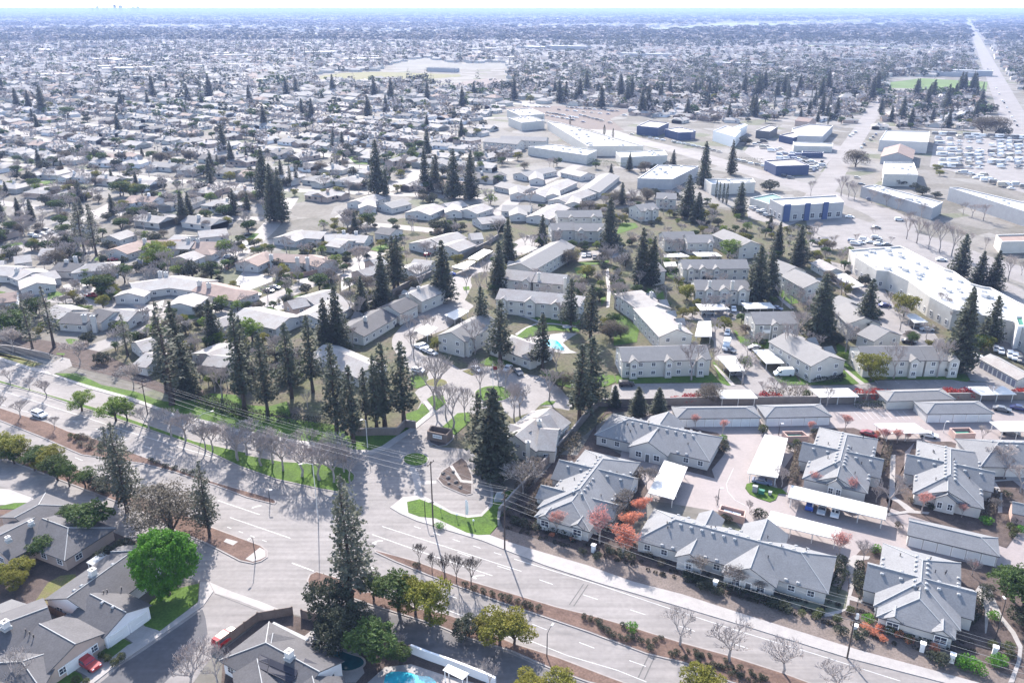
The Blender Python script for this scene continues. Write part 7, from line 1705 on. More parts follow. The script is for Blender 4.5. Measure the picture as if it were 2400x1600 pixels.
# coral and orange trees of the bungalow court
T('coral','B',1480,545,395,.95,'coral-red tree before the dormer windows of the left bungalow'); T('coral','B',1780,610,395,1.1,'coral-red tree at the right corner of the left bungalow')
T('orange','B',1940,700,500,1.25,'brightest orange-red tree, lowest of the three beside the long bungalow'); T('orange','B',1990,560,385,1.2,'orange-red tree, middle of the three beside the long bungalow'); T('orange','B',2060,440,290,1.2,'orange-red tree, uppermost of the three beside the long bungalow')
T('coral','C',905,230,120,1.0,'coral-red tree left of the bay of the middle bungalow'); T('coral','C',1165,290,170,1.15,'coral-red tree right of the bay of the middle bungalow'); T('coral','C',1640,400,255,1.1,'coral-red tree at the left wall of the far right bungalow'); T('coral','C',1920,430,340,.9,'faint coral tree at the right wall of the far right bungalow')
T('coral','C',1075,690,540,1.2,'coral-red tree at the end of the front carport'); T('coral','C',2010,800,740,.9)
T('coral','e4',1400,1410,1245,1.0,'coral-red tree at the front gable of the rear left bungalow'); T('coral','e5',170,1190,1010,.9,'coral-red tree before the left garage block, left one'); T('coral','e5',545,1290,1075,.8,'coral-red tree before the left garage block, right one')
T('coral','e5',2230,1230,1010,1.0,'coral-red tree behind the middle bungalow'); T('coral','e6',420,1400,1200,1.2,'coral tree below the far white carport, left one'); T('coral','e6',600,1400,1220,1.3,'coral tree below the far white carport, middle one'); T('coral','e6',740,1380,1250,1.1,'coral tree below the far white carport, right one'); T('orange','e6',320,1340,1230,1.2)
T('coral','e5',1750,1290,1100,.8)
# shrubs
def SH(kind, t, pts, h=1.2, w=1.0):
    for x, y in pts: X, Y = P(t, x, y); tree(kind, X, Y, h*R.uniform(.85,1.2), w*1.0, split=False, z=.08)
SH('yellow_shrub','A',[(645,1260),(690,1290),(720,1310)],1.5,1.1)
SH('shrub','A',[(745,1420),(795,1450),(840,1410),(705,1400),(525,1568),(600,1575)],1.3,1.1)
SH('dark_shrub','B',[(850,905),(915,935),(978,955),(1040,970),(1112,995),(1158,1010),(1210,1020),(1262,1040),(1300,1055),(1355,1065)],1.3)
SH('dark_shrub','B',[(1670,1130),(1715,1142),(1760,1150),(1780,1170),(1800,1205),(1840,1230),(1875,1255),(1920,1265),(1965,1280),(2005,1270),(2060,1290),(2110,1300),(1945,1190),(2130,1345),(2160,1290),(2200,1270),(2280,1390),(2310,1370)],1.1)
SH('green_shrub','B',[(1995,1220)],1.6)
gr = random.Random(8)
for k in range(34):
    u = k/33; SH('dark_shrub','C',[(20+u*560+gr.uniform(-20,20), 1370+u*190+gr.uniform(-45,45))],.8)
SH('dark_shrub','B',[(520,775)],1.4); SH('green_shrub','B',[(675,495)],1.0,1.6)
vb = MB(); vr = random.Random(4)
for k in range(300):
    u = vr.random(); a_ = Vector(P('B',1110,520)); b_ = Vector(P('C',2000,1490)); c1 = a_.lerp(b_, u)+Vector(azv(26.8))*(1.3+2.0*(k % 4)+vr.uniform(-.4,.4))+Vector(azv(116.8))*vr.uniform(-.5,.5)
    for _ in range(34):
        d = Vector((vr.gauss(0,1),vr.gauss(0,1),abs(vr.gauss(0,1)))).normalized(); h_ = .45; leafquad(vb, (c1.x+d.x*.42, c1.y+d.y*.42, .08+d.z*h_), .32, vr, .4)
tag(vb.build('verge_plants', mat('tuft', (0.05,0.045,0.032), .9, .3, 1.0)), 'small dark tufts dotted over the gravel verge', 'plants', None, 'stuff')
SH('dark_shrub','B',[(1660,680),(1760,715),(1930,700),(1990,720),(1850,680),(1200,470),(1260,490),(1340,520)],1.5,1.2)
SH('orange_shrub','B',[(1590,590),(1450,560)],1.0); SH('grey_shrub','B',[(1230,380),(1150,420),(1300,420),(2000,640),(2120,700),(2200,760),(1830,640)],1.3,1.2)
SH('dark_shrub','C',[(30,850),(90,870),(150,930),(230,960),(620,1040),(680,1060),(720,1080),(1090,1235),(1215,1265),(1740,1420),(1780,1440),(2090,940),(2090,990),(1085,760),(1100,830),(1210,860),(1205,910),(300,460),(2230,290),(1700,370),(540,430)],1.8,1.2)
SH('shrub','C',[(820,1110),(920,1130),(940,1100),(1060,1150),(1150,1090),(1480,1240),(1550,1290),(1420,1230),(2130,1330),(2250,510),(2265,570),(2280,540),(2240,1350),(2250,1400)],1.7,1.1)
SH('orange_shrub','C',[(1260,1200),(1360,1220),(1560,1300),(1740,1350),(1490,1260)],1.4); SH('green_shrub','C',[(1915,1470),(1940,1440),(2030,1510),(2130,1440),(2160,1430),(2150,1130),(1320,670),(2080,470),(2330,530),(1285,1150)],1.9,1.1)
SH('coral' if False else 'orange_shrub','C',[(1320,1240),(1380,1280)],1.3); SH('grey_shrub','C',[(1650,330),(1480,500),(2300,470),(1320,680),(500,430),(770,170),(1570,330)],1.5)
SH('green_shrub','e5',[(560,1370)],2.0); SH('shrub','e5',[(1560,1440),(1150,1520),(1700,780),(1100,1260)],2.2,1.1); SH('dark_shrub','e5',[(570,1440),(560,1520),(1800,1280),(1480,1500),(1750,540),(2200,520)],2.0)
T('greybrown','e5',350,850,580,1.2,'large brown shrub-like tree between lane and carport')
SH('red_shrub','e5',[(30,835),(100,840),(190,825),(1110,810),(1160,820),(1260,800),(1320,810)],2.4,1.1); SH('red_shrub','e6',[(120,790),(250,785),(320,780),(400,790),(480,790),(1250,770),(1320,760),(1400,765),(1480,770),(1560,765),(1640,770),(2240,770),(2320,765)],2.7,1.2); SH('red_shrub','e4',[(2230,835),(2330,840)],1.6,1.3)
SH('shrub','D',[(490,1450),(530,1462),(690,1520),(700,1530)],1.6); SH('grey_shrub','D',[(560,1450),(600,1460),(640,1480),(560,1500),(620,1520),(700,1500)],1.2,1.5); SH('dark_shrub','A',[(1040,40),(1080,60),(1140,85),(1200,100),(1270,120),(1320,132)],1.0,1.5)
TL('oak','d1',[(1360,900,620,1.4),(1480,910,640,1.3),(1720,760,460,1.1),(170,1490,1150,1.4),(300,1480,1180,1.3),(1860,170,50,1.3)]); TL('spring','d1',[(2180,560,180,1.2),(1160,700,560,1.2),(230,1500,1180,1.2),(1100,1150,1060,1.5),(1230,1150,1060,1.6),(1980,180,40,1.3)]); TL('yellow','d1',[(1420,900,640,1.2),(2200,450,180,1.3)])
TL('spring','d2',[(765,370,140,1.2),(120,680,500,1.4),(740,560,430,1.3),(700,1130,920,1.1),(460,1400,1220,1.1),(1130,1560,1230,1.2),(2260,560,360,1.2),(2250,320,200,1.3)]); TL('yellow','d2',[(1520,700,540,1.3),(1270,1600,1450,1.3),(860,820,730,1.3),(1260,500,390,1.2),(20,350,180,1.2)]); TL('dark_tree','d2',[(1490,560,400,1.3),(2050,680,620,1.5),(560,700,430,1.2),(300,690,400,1.1),(1790,600,520,1.2)]); T('palm','d2',650,760,560,1.0,'small palm by the fenced pool')
TL('blossom','D',[(90,860,700,1.3),(550,950,780,1.2),(920,1110,950,1.2)]); TL('blossom','E',[(110,620,540,1),(130,290,130,1.2)]); TL('dark_tree','D',[(700,930,840,1.4),(480,200,130,1.6)]); TL('yellow','E',[(660,840,760,1.4),(1590,230,150,1.5),(1690,350,260,1.4)]); TL('greybrown','E',[(1560,260,150,1.2),(1850,760,640,1.3),(1700,340,270,1.2),(1520,1110,1000,1.2),(1640,1120,1000,1.2)])
TL('spring','F',[(310,210,70,1.4)]); TL('oak','F',[(320,160,80,1.2),(2050,860,740,1.4)]); TL('yellow','F',[(1290,1060,860,1.2),(1320,990,870,1.3),(2060,860,740,1.3),(1520,620,450,1.1),(30,500,390,1.3)]); TL('dark_tree','W',[(600,1310,1220,1.7),(1600,1310,1250,1.6),(1650,1340,1270,1.6),(1740,1360,1310,1.6),(1500,1280,1220,1.6),(1430,1260,1200,1.8),(2060,780,700,1.3),(2120,780,700,1.3),(2210,940,860,1.5),(430,1000,930,1.6)]); TL('greybrown','W',[(2060,920,800,1.4),(2150,930,800,1.3),(1190,1150,1030,1.4)]); TL('yellow','W',[(1750,1180,1130,1.6),(1770,1210,1170,1.6)])
TL('oak','U',[(830,1350,1245,1.4),(900,1350,1260,1.3),(980,1350,1265,1.4),(470,820,730,1.5),(1445,780,710,1.4),(2050,1180,1100,1.0)]); TL('yellow','U',[(850,1345,1245,1.3),(930,1350,1260,1.3)])
TL('bare','W',[(1090,1350,1210,1.3),(1140,1360,1240,1.3),(1180,1380,1260,1.3),(880,1350,1240,1),(1200,1120,1040,1.6),(1240,1100,1040,1.6),(1990,1500,1400,1.5),(2070,1520,1400,1.5),(1930,1480,1390,1.5),(1400,1420,1330,1.5),(1640,1500,1400,1.5),(1560,1567,1450,1.3),(2260,1480,1390,1.5),(1300,1400,1310,1.5),(1480,1450,1360,1.5)],.9)
# ------------------------------------------------------------------ fill of the town beyond: houses and trees on a street grid
foot = []
for o in list(COL.objects):
    if o.name.startswith(('roof','canopy')) and o.parent: 
        mx = o.parent.location; xs = [v.co.x for v in o.data.vertices]; ys = [v.co.y for v in o.data.vertices]
        foot.append((mx.x+min(xs)-.3, mx.x+max(xs)+.3, mx.y+min(ys)-.3, mx.y+max(ys)+.3))
BLOCK = []   # exclusion polygons
BLOCK.append(PP('D',-4000,760,0,760,500,860,700,760,1000,760,1350,960,1600,1050,2000,900,'E',60,640,640,325,1075,80,1420,-60,2349,-60,'W',0,1450,250,1320,3400,1320,'F',3400,1567,'D',-400,1567))
BLOCK.append(PP('d2',850,480,1450,540,1500,700,1700,700,1700,850,1000,1000,850,800))
BLOCK.append(PP('d1',500,880,1500,880,2349,1080,1300,1100,600,1050))
STC = {}
for p_ in STREETS: STC.setdefault((int(p_[0]//20), int(p_[1]//20)), []).append(p_)
def onstreet(x, y, r):
    cx, cy = int(x//20), int(y//20)
    for i in (-1,0,1):
        for j in (-1,0,1):
            for q in STC.get((cx+i, cy+j), ()):
                if (q[0]-x)**2+(q[1]-y)**2 < r*r: return True
    return False
BLOCK.append(PP('W',0,840,1000,850,1200,860,1290,740,1360,740,1320,900,1700,890,3200,960,3200,1567,0,1567))
BLOCK.append(PP('V',1090,730,1500,720,1900,760,2349,850,2349,1130,2150,1130,1960,1100,1650,1090,1250,1060,1130,850))
BLOCK.append(PP('V',-150,505,250,490,350,440,560,400,800,440,1150,435,1160,600,700,615,600,560,0,560,-150,565))
BLOCK.append(PP('W',850,310,1300,320,1750,343,1750,355,1250,336,850,324))
BLOCK.append(PP('W',1400,530,2140,530,2140,650,1400,640))
BLOCK.append(PP('V',2050,198,2349,183,'W',300,158,900,164,1975,161,1985,178,900,182,300,192,'V',2349,217,2100,224))
BLOCK.append(PP('V',960,910,1450,910,1450,1020,960,1020)); BLOCK.append(PP('d2',2000,-500,2349,-200,1300,600,900,300))
rdA = Vector(lp[0]); rdd = Vector(azv(26.9))
def blocked(x, y, m=0):
    if y < 1000:
        for a, b, c, d in foot:
            if a-m-3 < x < b+m+3 and c-m-3 < y < d+m+3: return True
    for b in BLOCK:
        if inside((x, y), b): return True
    v = Vector((x,y))-rdA; w = abs(v.x*rdd.y-v.y*rdd.x)
    return w < 20+m
def infr(x, y, m=60):
    if y < 200: return False
    u = ucol(x, y); zc = y*CT+H0*ST
    return -m < u < 2400+m
fr_ = random.Random(21)
# wedge-wise: left part streets run az 22/112 near, rest az 27
def housemesh(seed):
    r = random.Random(seed); b = MB(); L = r.uniform(13,18.5); h = r.uniform(4.8,6.2)
    def gab(x0,y0,x1,y1,hw,ze,zr,hip):
        a = Vector((x0,y0)); c = Vector((x1,y1)); d = (c-a); LL = d.length; d.normalize(); n = Vector((-d.y,d.x))
        def pt(u,w,z): q = a+d*u+n*w; return (q.x,q.y,z)
        u0 = hw if hip else 0; u1 = LL-u0
        b.cm = 1
        A,B,C,D = pt(0,hw,ze),pt(LL,hw,ze),pt(LL,-hw,ze),pt(0,-hw,ze); R0,R1 = pt(u0,0,zr),pt(u1,0,zr)
        b.face((B,A,R0,R1)); b.face((D,C,R1,R0))
        if hip: b.face((A,D,R0)); b.face((C,B,R1))
        b.face((D,C,B,A))
        b.cm = 0; k = hw-.5
        W = [pt(.4,k,0),pt(LL-.4,k,0),pt(LL-.4,-k,0),pt(.4,-k,0)]; Tt = [(p[0],p[1],ze) for p in W]
        for i in range(4):
            j = (i+1) % 4; b.quad(W[j],W[i],Tt[i],Tt[j])
        if not hip: b.face((W[0],W[3],Tt[3],pt(.4,0,zr-.1),Tt[0])); b.face((W[2],W[1],Tt[1],pt(LL-.4,0,zr-.1),Tt[2]))
        b.cm = 2
        for u in (LL*.25, LL*.6):
            for s in (1,-1):
                p = pt(u,s*(k+.03),1); q = pt(u+1.5,s*(k+.03),1); b.quad(p,q,(q[0],q[1],2.2),(p[0],p[1],2.2))
    hip = r.random() < .45; hw = r.uniform(5.2,6.4)
    gab(-L/2,0,L/2,0,hw,2.8,2.8+hw*.36,hip)
    x = r.choice((-1,1))*L*.26; w2 = r.uniform(3.2,4.2)
    gab(x,-hw-3.5,x,2,w2,2.75,2.75+w2*.38,r.random() < .3)
    if r.random() < .5: gab(-x*.9,hw+3,-x*.9,-1,3.4,2.72,2.72+3.4*.36,False)
    b.cm = 0; b.box(L*.1,1.2,3,6,1.2,.9)
    return b
HV = [housemesh(s) for s in range(8)]
roofs = ['roofP','roofP','roofP','roofB','roofC','roofP','roofB','roofD','roofP']; wallsM = ['wallL','wallT','wallB','wallW']
HM = {}
def hmesh(v, rf, wl):
    k = (v, rf, wl)
    if k not in HM: HM[k] = HV[v].mesh('house', [M[wl], M[rf], M['glass']])
    return HM[k]
cand = []
def warp(x, y):
    return (x+16*math.sin(y/95+.6)+9*math.sin(x/61+y/140), y+15*math.sin(x/120+1.1)+8*math.sin(y/57-x/88))
def grid(az, reg, dv=31, du=22.5, u0=-2600, u1=2600, v0=100, v1=4600):
    ax = Vector(azv(az)); rt = Vector(azv(az+90))
    v = v0; i = 0
    while v < v1:
        side = i % 2; u = u0
        while u < u1:
            p = ax*v+rt*u; p = Vector(warp(p.x, p.y))
            if infr(p.x, p.y) and reg(p.x, p.y) and not blocked(p.x, p.y, 6 if p.y < 420 else 7) and not onstreet(p.x, p.y, 15) and abs((u+3000) % 260) > 14:
                cand.append((p.x+fr_.uniform(-1.5,1.5), p.y+fr_.uniform(-1.5,1.5), az+(0 if side else 180)))
            u += du+fr_.uniform(-1,2)
        v += dv if side else dv+9; i += 1
AV = Vector(P('W',0,1040)); 
isleft = lambda x, y: x < 60+(y-500)*.02 and y < 1100
grid(22, lambda x, y: isleft(x, y) and y < 620, 34, 26)
grid(38, lambda x, y: isleft(x, y) and y >= 620 and x < -60)
grid(27, lambda x, y: not (isleft(x, y) and y < 620) and not (isleft(x, y) and y >= 620 and x < -60))
cand.sort(key=lambda c: c[1])
cand = [c for c in cand if c[1] < 3300]
nh = 0; FH = []
far_h = {}
def addfar(store, key, b, x, y, rz, s=1.0):
    if key not in store: store[key] = MB()
    m = store[key]; c, sn = math.cos(rz), math.sin(rz); n = len(m.v)
    m.v.extend([(x+(vx*c-vy*sn)*s, y+(vx*sn+vy*c)*s, vz*s) for vx, vy, vz in b.v]); m.f.extend([tuple(n+i for i in f) for f in b.f]); m.m.extend(b.m)
simple = []
for s in range(4):
    b = MB(); r = random.Random(s); L = r.uniform(12,18); hw = 5.6; zr = 5.0; b.cm = 1
    u = hw*.8 if s % 2 else 0
    b.quad((L/2,hw,2.8),(-L/2,hw,2.8),(-L/2+u,0,zr),(L/2-u,0,zr)); b.quad((-L/2,-hw,2.8),(L/2,-hw,2.8),(L/2-u,0,zr),(-L/2+u,0,zr))
    b.cm = 1 if u else 0
    b.face(((-L/2,hw,2.8),(-L/2,-hw,2.8),(-L/2+u,0,zr))); b.face(((L/2,-hw,2.8),(L/2,hw,2.8),(L/2-u,0,zr))); b.cm = 0
    for a, c in (((-L/2,-hw),(L/2,-hw)),((L/2,-hw),(L/2,hw)),((L/2,hw),(-L/2,hw)),((-L/2,hw),(-L/2,-hw))):
        b.quad((a[0]*.95,a[1]*.92,0),(c[0]*.95,c[1]*.92,0),(c[0]*.95,c[1]*.92,2.8),(a[0]*.95,a[1]*.92,2.8))
    simple.append(b)
for x, y, az in cand:
    if fr_.random() < .05: continue
    rf = fr_.choice(roofs); wl = fr_.choice(wallsM)
    if nh < 300:
        o = bpy.data.objects.new('suburban_house', hmesh(fr_.randrange(8), rf, wl)); COL.objects.link(o); o.location = (x,y,0); o.scale = (1.22,1.22,1.08) if y < 640 else (1.08,1.08,1.0); o.rotation_euler = (0,0,rot_of(az+90+8*math.sin(x/120+1.1))+fr_.choice((0,0,1.571))+fr_.uniform(-.15,.15))
        tag(o, None, 'house', 'single-storey houses of the neighbourhood'); FH.append((o, rf, x, y)); nh += 1
    else: addfar(far_h, rf, fr_.choice(simple), x, y, rot_of(az+90+8*math.sin(x/120+1.1))+fr_.choice((0,0,1.571))+fr_.uniform(-.2,.2), fr_.uniform(1.1,1.45))
# distant town to the horizon
big = []
for s in range(3):
    b = MB(); b.cm = 0; w, d, h = (60,28,8) if s == 0 else (36,22,6) if s == 1 else (90,40,9)
    b.prism([(-w/2,-d/2),(w/2,-d/2),(w/2,d/2),(-w/2,d/2)],0,h-.3); b.cm = 1; b.prism([(-w/2+1,-d/2+1),(w/2-1,-d/2+1),(w/2-1,d/2-1),(-w/2+1,d/2-1)],h-.4,h); big.append(b)
def dens(x, y):
    return .5+.5*math.sin(x*.0021+1.3)*math.cos(y*.0017+.4)+.3*math.sin(x*.0007-y*.0011)
k = 0
for _ in range(26000):
    vv = fr_.uniform(.0,1); y = 3300*(15000/3300)**vv; x = fr_.uniform(-.66,.66)*y
    if blocked(x, y): continue
    if fr_.random() > dens(x, y)+.15: continue
    s = 1.2+y/6000; addfar(far_h, fr_.choice(('roofP','roofB','roofA')), fr_.choice(simple), x, y, .45+fr_.choice((0,1.57)), s); k += 1
    if k > 3400: break
for _ in range(260):
    y = 1300*(9000/1300)**fr_.random(); x = fr_.uniform(-.66,.66)*y
    if blocked(x, y, 40) or (x > 0 and fr_.random() < .7): continue
    addfar(far_h, 'big', fr_.choice(big), x, y, .47, fr_.uniform(.4,.85)*(1+y/12000))
for kx, mb in far_h.items():
    nm = 'distant_houses' if kx != 'big' else 'distant_halls'
    o = mb.build(nm, [M['wallT'], M['roofP' if kx == 'big' else kx], M['glass']])
    tag(o, 'distant small houses spreading to the horizon' if kx != 'big' else 'distant flat white-roofed halls on the plain', 'houses' if kx != 'big' else 'halls', None, 'stuff')
# neighbourhood streets under the fill
fs = MB()
for az, reg, dv, v1 in ((22, lambda x, y: isleft(x, y) and y < 620, 34, 4600),(38, lambda x, y: isleft(x, y) and y >= 620 and x < -60, 31, 4600),(27, lambda x, y: not (isleft(x, y) and (y < 620 or x < -60)), 31, 3400)):
    ax = Vector(azv(az)); rt = Vector(azv(az+90)); v = 100; i = 0
    while v < v1:
        if i % 2 == 0:
            vm = v+(dv+9)/2; u = -2600
            while u < 2600:
                p = ax*vm+rt*u; q = ax*vm+rt*(u+20); p = Vector(warp(p.x,p.y)); q = Vector(warp(q.x,q.y))
                if infr(p.x,p.y,200) and reg(p.x,p.y) and not blocked(p.x,p.y) and not blocked(q.x,q.y): ribbon(fs, [(p.x,p.y),(q.x,q.y)], 9, .025)
                u += 20
            v += dv+9
        else: v += dv
        i += 1
struct(fs.build('road', M['asphalt2']), 'pale streets between the rows of far houses')
# ---- trees of the fill
cnt = {}
fardata = {}
def simpletree(kind, seed):
    r = random.Random(seed); b = MB()
    if kind == 'con':
        for k in range(60):
            z = r.uniform(.08,1); rr = .17*(1-z)**.8+.01; a = r.uniform(0,6.28); leafquad(b, (math.cos(a)*rr*r.uniform(.5,1), math.sin(a)*rr*r.uniform(.5,1), z), .16*(1.15-z), r, .5)
    elif kind == 'bro':
        for k in range(55):
            d = Vector((r.gauss(0,1),r.gauss(0,1),r.gauss(.2,1))).normalized(); leafquad(b, (d.x*.42,d.y*.42,.52+d.z*.38), .36, r, .6)
    else:
        for k in range(34):
            d = Vector((r.gauss(0,1),r.gauss(0,1),r.gauss(.3,1))).normalized(); leafquad(b, (d.x*.4,d.y*.4,.58+d.z*.36), .24, r, .3)
        b.tube((0,0,0),(0,0,.5),.03,.02,3)
    return b
FB = []
for sd in (51,52,53): t_, c_ = bare(sd, 4, .6, .3, nb=(3,4), tw=.0055); FB.append(t_)
def addt(mm, b, x, y, w, h):
    n = len(mm.v); a = fr_.uniform(0,6.28); c, sn = math.cos(a), math.sin(a)
    mm.v.extend([(x+(vx*c-vy*sn)*w, y+(vx*sn+vy*c)*w, vz*h) for vx, vy, vz in b.v]); mm.f.extend([tuple(n+i for i in f) for f in b.f]); mm.m.extend(b.m)
FT = {'con':[simpletree('con',s) for s in range(5)], 'bro':[simpletree('bro',s) for s in range(5)], 'bar':[simpletree('bar',s) for s in range(5)]}
lim = {'redwood':150,'oak':150,'dark_tree':130,'bare':55,'greybrown':90,'yellow':60,'spring':60,'blossom':50,'cypress':60}
def ftree(x, y, zone):
    c = fr_.random()
    if zone == 'wood': kind = 'redwood' if c < .42 else 'dark_tree' if c < .75 else 'bare' if c < .9 else 'oak'
    elif zone == 'left': kind = 'bare' if c < .36 else 'dark_tree' if c < .5 else 'oak' if c < .68 else 'redwood' if c < .74 else 'greybrown' if c < .86 else 'yellow' if c < .90 else 'spring' if c < .94 else 'blossom'
    else: kind = 'bare' if c < .40 else 'dark_tree' if c < .56 else 'oak' if c < .68 else 'redwood' if c < .80 else 'greybrown' if c < .91 else 'cypress' if c < .93 else 'yellow' if c < .95 else 'blossom'
    h = {'redwood':fr_.uniform(11,24),'cypress':fr_.uniform(9,16),'bare':fr_.uniform(6,11),'dark_tree':fr_.uniform(4,9),'oak':fr_.uniform(4,9),'greybrown':fr_.uniform(4,8),'yellow':fr_.uniform(4,7),'spring':fr_.uniform(4,7),'blossom':fr_.uniform(4,7)}[kind]
    if kind == 'redwood' and y < 620: h *= .7
    if y > 900: h *= 1.3
    n = cnt.get(kind, 0)
    if y < 1150 and n < lim[kind]:
        cnt[kind] = n+1; tree(kind, x, y, h, 1.25 if kind not in ('redwood','cypress') else 1.2, None, 'trees among the neighbourhood houses', split=False); return
    g = 'con' if kind in ('redwood','cypress') else 'bar' if kind in ('bare','blossom') else 'bro'
    m = {'redwood':'redwood','cypress':'redwood','bare':'barkp','blossom':'leafW','greybrown':'leafP','dark_tree':'leafD','oak':'leafG','yellow':'leafY','spring':'leafL'}[kind]
    if m not in fardata: fardata[m] = MB()
    if g == 'bar' and y < 620: addt(fardata[m], fr_.choice(FB), x, y, h*1.2, h); return
    b = fr_.choice(FT[g]); mm = fardata[m]; n = len(mm.v); w = h*(1.2 if g != 'con' else 1.35)
    mm.v.extend([(x+vx*w, y+vy*w, vz*h) for vx, vy, vz in b.v]); mm.f.extend([tuple(n+i for i in f) for f in b.f]); mm.m.extend(b.m)
pts = []
for _ in range(11000):
    y = 255*(3300/255)**(fr_.random()**.9); x = fr_.uniform(-.66,.66)*(y+60); pts.append((x, y))
pts.sort(key=lambda p: p[1])
woods = [PP('W',-900,240,500,200,2000,200,2010,330,900,300,400,330,-900,330), PP('W',2100,150,3200,150,3200,420,2350,420,2200,330)]
for x, y in pts:
    if not infr(x, y, 30) or blocked(x, y, 1 if y < 420 else 5) or onstreet(x, y, 6): continue
    z = 'wood' if any(inside((x,y), w) for w in woods) else ('left' if isleft(x, y) else 'right')
    if z == 'left' and fr_.random() < (.30 if y < 500 else .42): continue
    ftree(x, y, z)
for _ in range(36000):
    y = 1100*(30000/1100)**fr_.random(); x = fr_.uniform(-.66,.66)*y
    if blocked(x, y, 8): continue
    z = 'wood' if any(inside((x,y), w) for w in woods) else 'right'
    d = dens(x+900, y*1.3)
    if z != 'wood' and fr_.random() > d: continue
    if y < 3000: ftree(x, y, 'wood' if x > -200 and fr_.random() < .5 else z)
    else:
        m = fr_.choice(('redwood','leafD','leafD','barkp'))
        if m not in fardata: fardata[m] = MB()
        g = 'con' if m == 'redwood' else 'bro'; b = fr_.choice(FT[g]); mm = fardata[m]; n = len(mm.v); s = 1+y/7000; h = fr_.uniform(10,20)*(1+y/25000); w = h*1.5*s
        mm.v.extend([(x+vx*w, y+vy*w, vz*h) for vx, vy, vz in b.v]); mm.f.extend([tuple(n+i for i in f) for f in b.f]); mm.m.extend(b.m)
# dense woods along the far green fields and by the horizon
wd = fardata.setdefault('leafD', MB()); wr = fardata.setdefault('redwood', MB())
for w, nn in ((woods[0], 1500), (woods[1], 900)):
    xs = [p[0] for p in w]; ys = [p[1] for p in w]; k = 0
    while k < nn:
        x = fr_.uniform(min(xs),max(xs)); y = fr_.uniform(min(ys),max(ys)); k += 1
        if not inside((x,y), w) or not infr(x,y) or blocked(x,y,4): continue
        mm = wr if fr_.random() < .55 else wd; b = fr_.choice(FT['con' if mm is wr else 'bro']); n = len(mm.v); h = fr_.uniform(10,26) if mm is wr else fr_.uniform(7,13); wdt = h*(1.3 if mm is wr else 1.4)
        mm.v.extend([(x+vx*wdt, y+vy*wdt, vz*h) for vx, vy, vz in b.v]); mm.f.extend([tuple(n+i for i in f) for f in b.f]); mm.m.extend(b.m)
# ---- a few individual fills in the hand-built neighbourhood (shrubs and small trees round the houses)
hr = random.Random(77)
zones = [(PP('D',950,780,1500,780,2250,900,2250,1080,1500,1120,1000,980), 55), (PP('V',1350,1420,2349,1350,2349,1567,1350,1567), 45), (PP('W',0,1440,220,1400,440,1480,600,1567,0,1567), 25), (PP('D',-100,100,2349,100,2349,560,1700,700,1300,1100,600,800,-100,700), 210), (PP('E',0,0,1000,0,700,400,300,560,0,700), 60), (PP('E',1000,150,2349,50,2349,750,1900,760,1500,560,1050,600), 120), (PP('F',0,0,900,0,2000,700,2100,1000,0,1000), 150)]
for poly, n in zones:
    xs = [p[0] for p in poly]; ys = [p[1] for p in poly]; k = t_ = 0
    while k < n and t_ < n*40:
        t_ += 1; x = hr.uniform(min(xs),max(xs)); y = hr.uniform(min(ys),max(ys))
        if not inside((x,y), poly) or any(a < x < b and c < y < d for a, b, c, d in foot): continue
        kd = hr.choice(('dark_tree','shrub','oak','dark_tree','oak','yellow','spring','greybrown','bare_small','bare_small','bare_small','bare_small'))
        h = hr.uniform(.9,1.8) if 'shrub' in kd else hr.uniform(2.8,5.5) if kd != 'bare_small' else hr.uniform(5,8)
        
        if kd == 'bare_small':
            mm = fardata.setdefault('barkp', MB()); addt(mm, hr.choice(FB), x, y, h*1.15, h)
        else: tree(kd, x, y, h, 1.2, split=False, z=.02)
        k += 1
for m, mb in fardata.items():
    o = mb.build('distant_trees', [M[m], M[m]]); tag(o, {'redwood':'far dark conifers dotting the town','leafD':'far dark rounded trees dotting the town','barkp':'far grey leafless trees dotting the town'}.get(m, 'far pale and green garden trees'), 'trees', None, 'stuff')
SUN=4.6; SKY=0.15; EXPO=1.57; HAZE=0.0001; HCOL=(0.32,0.43,0.73,1); HANI=0.0
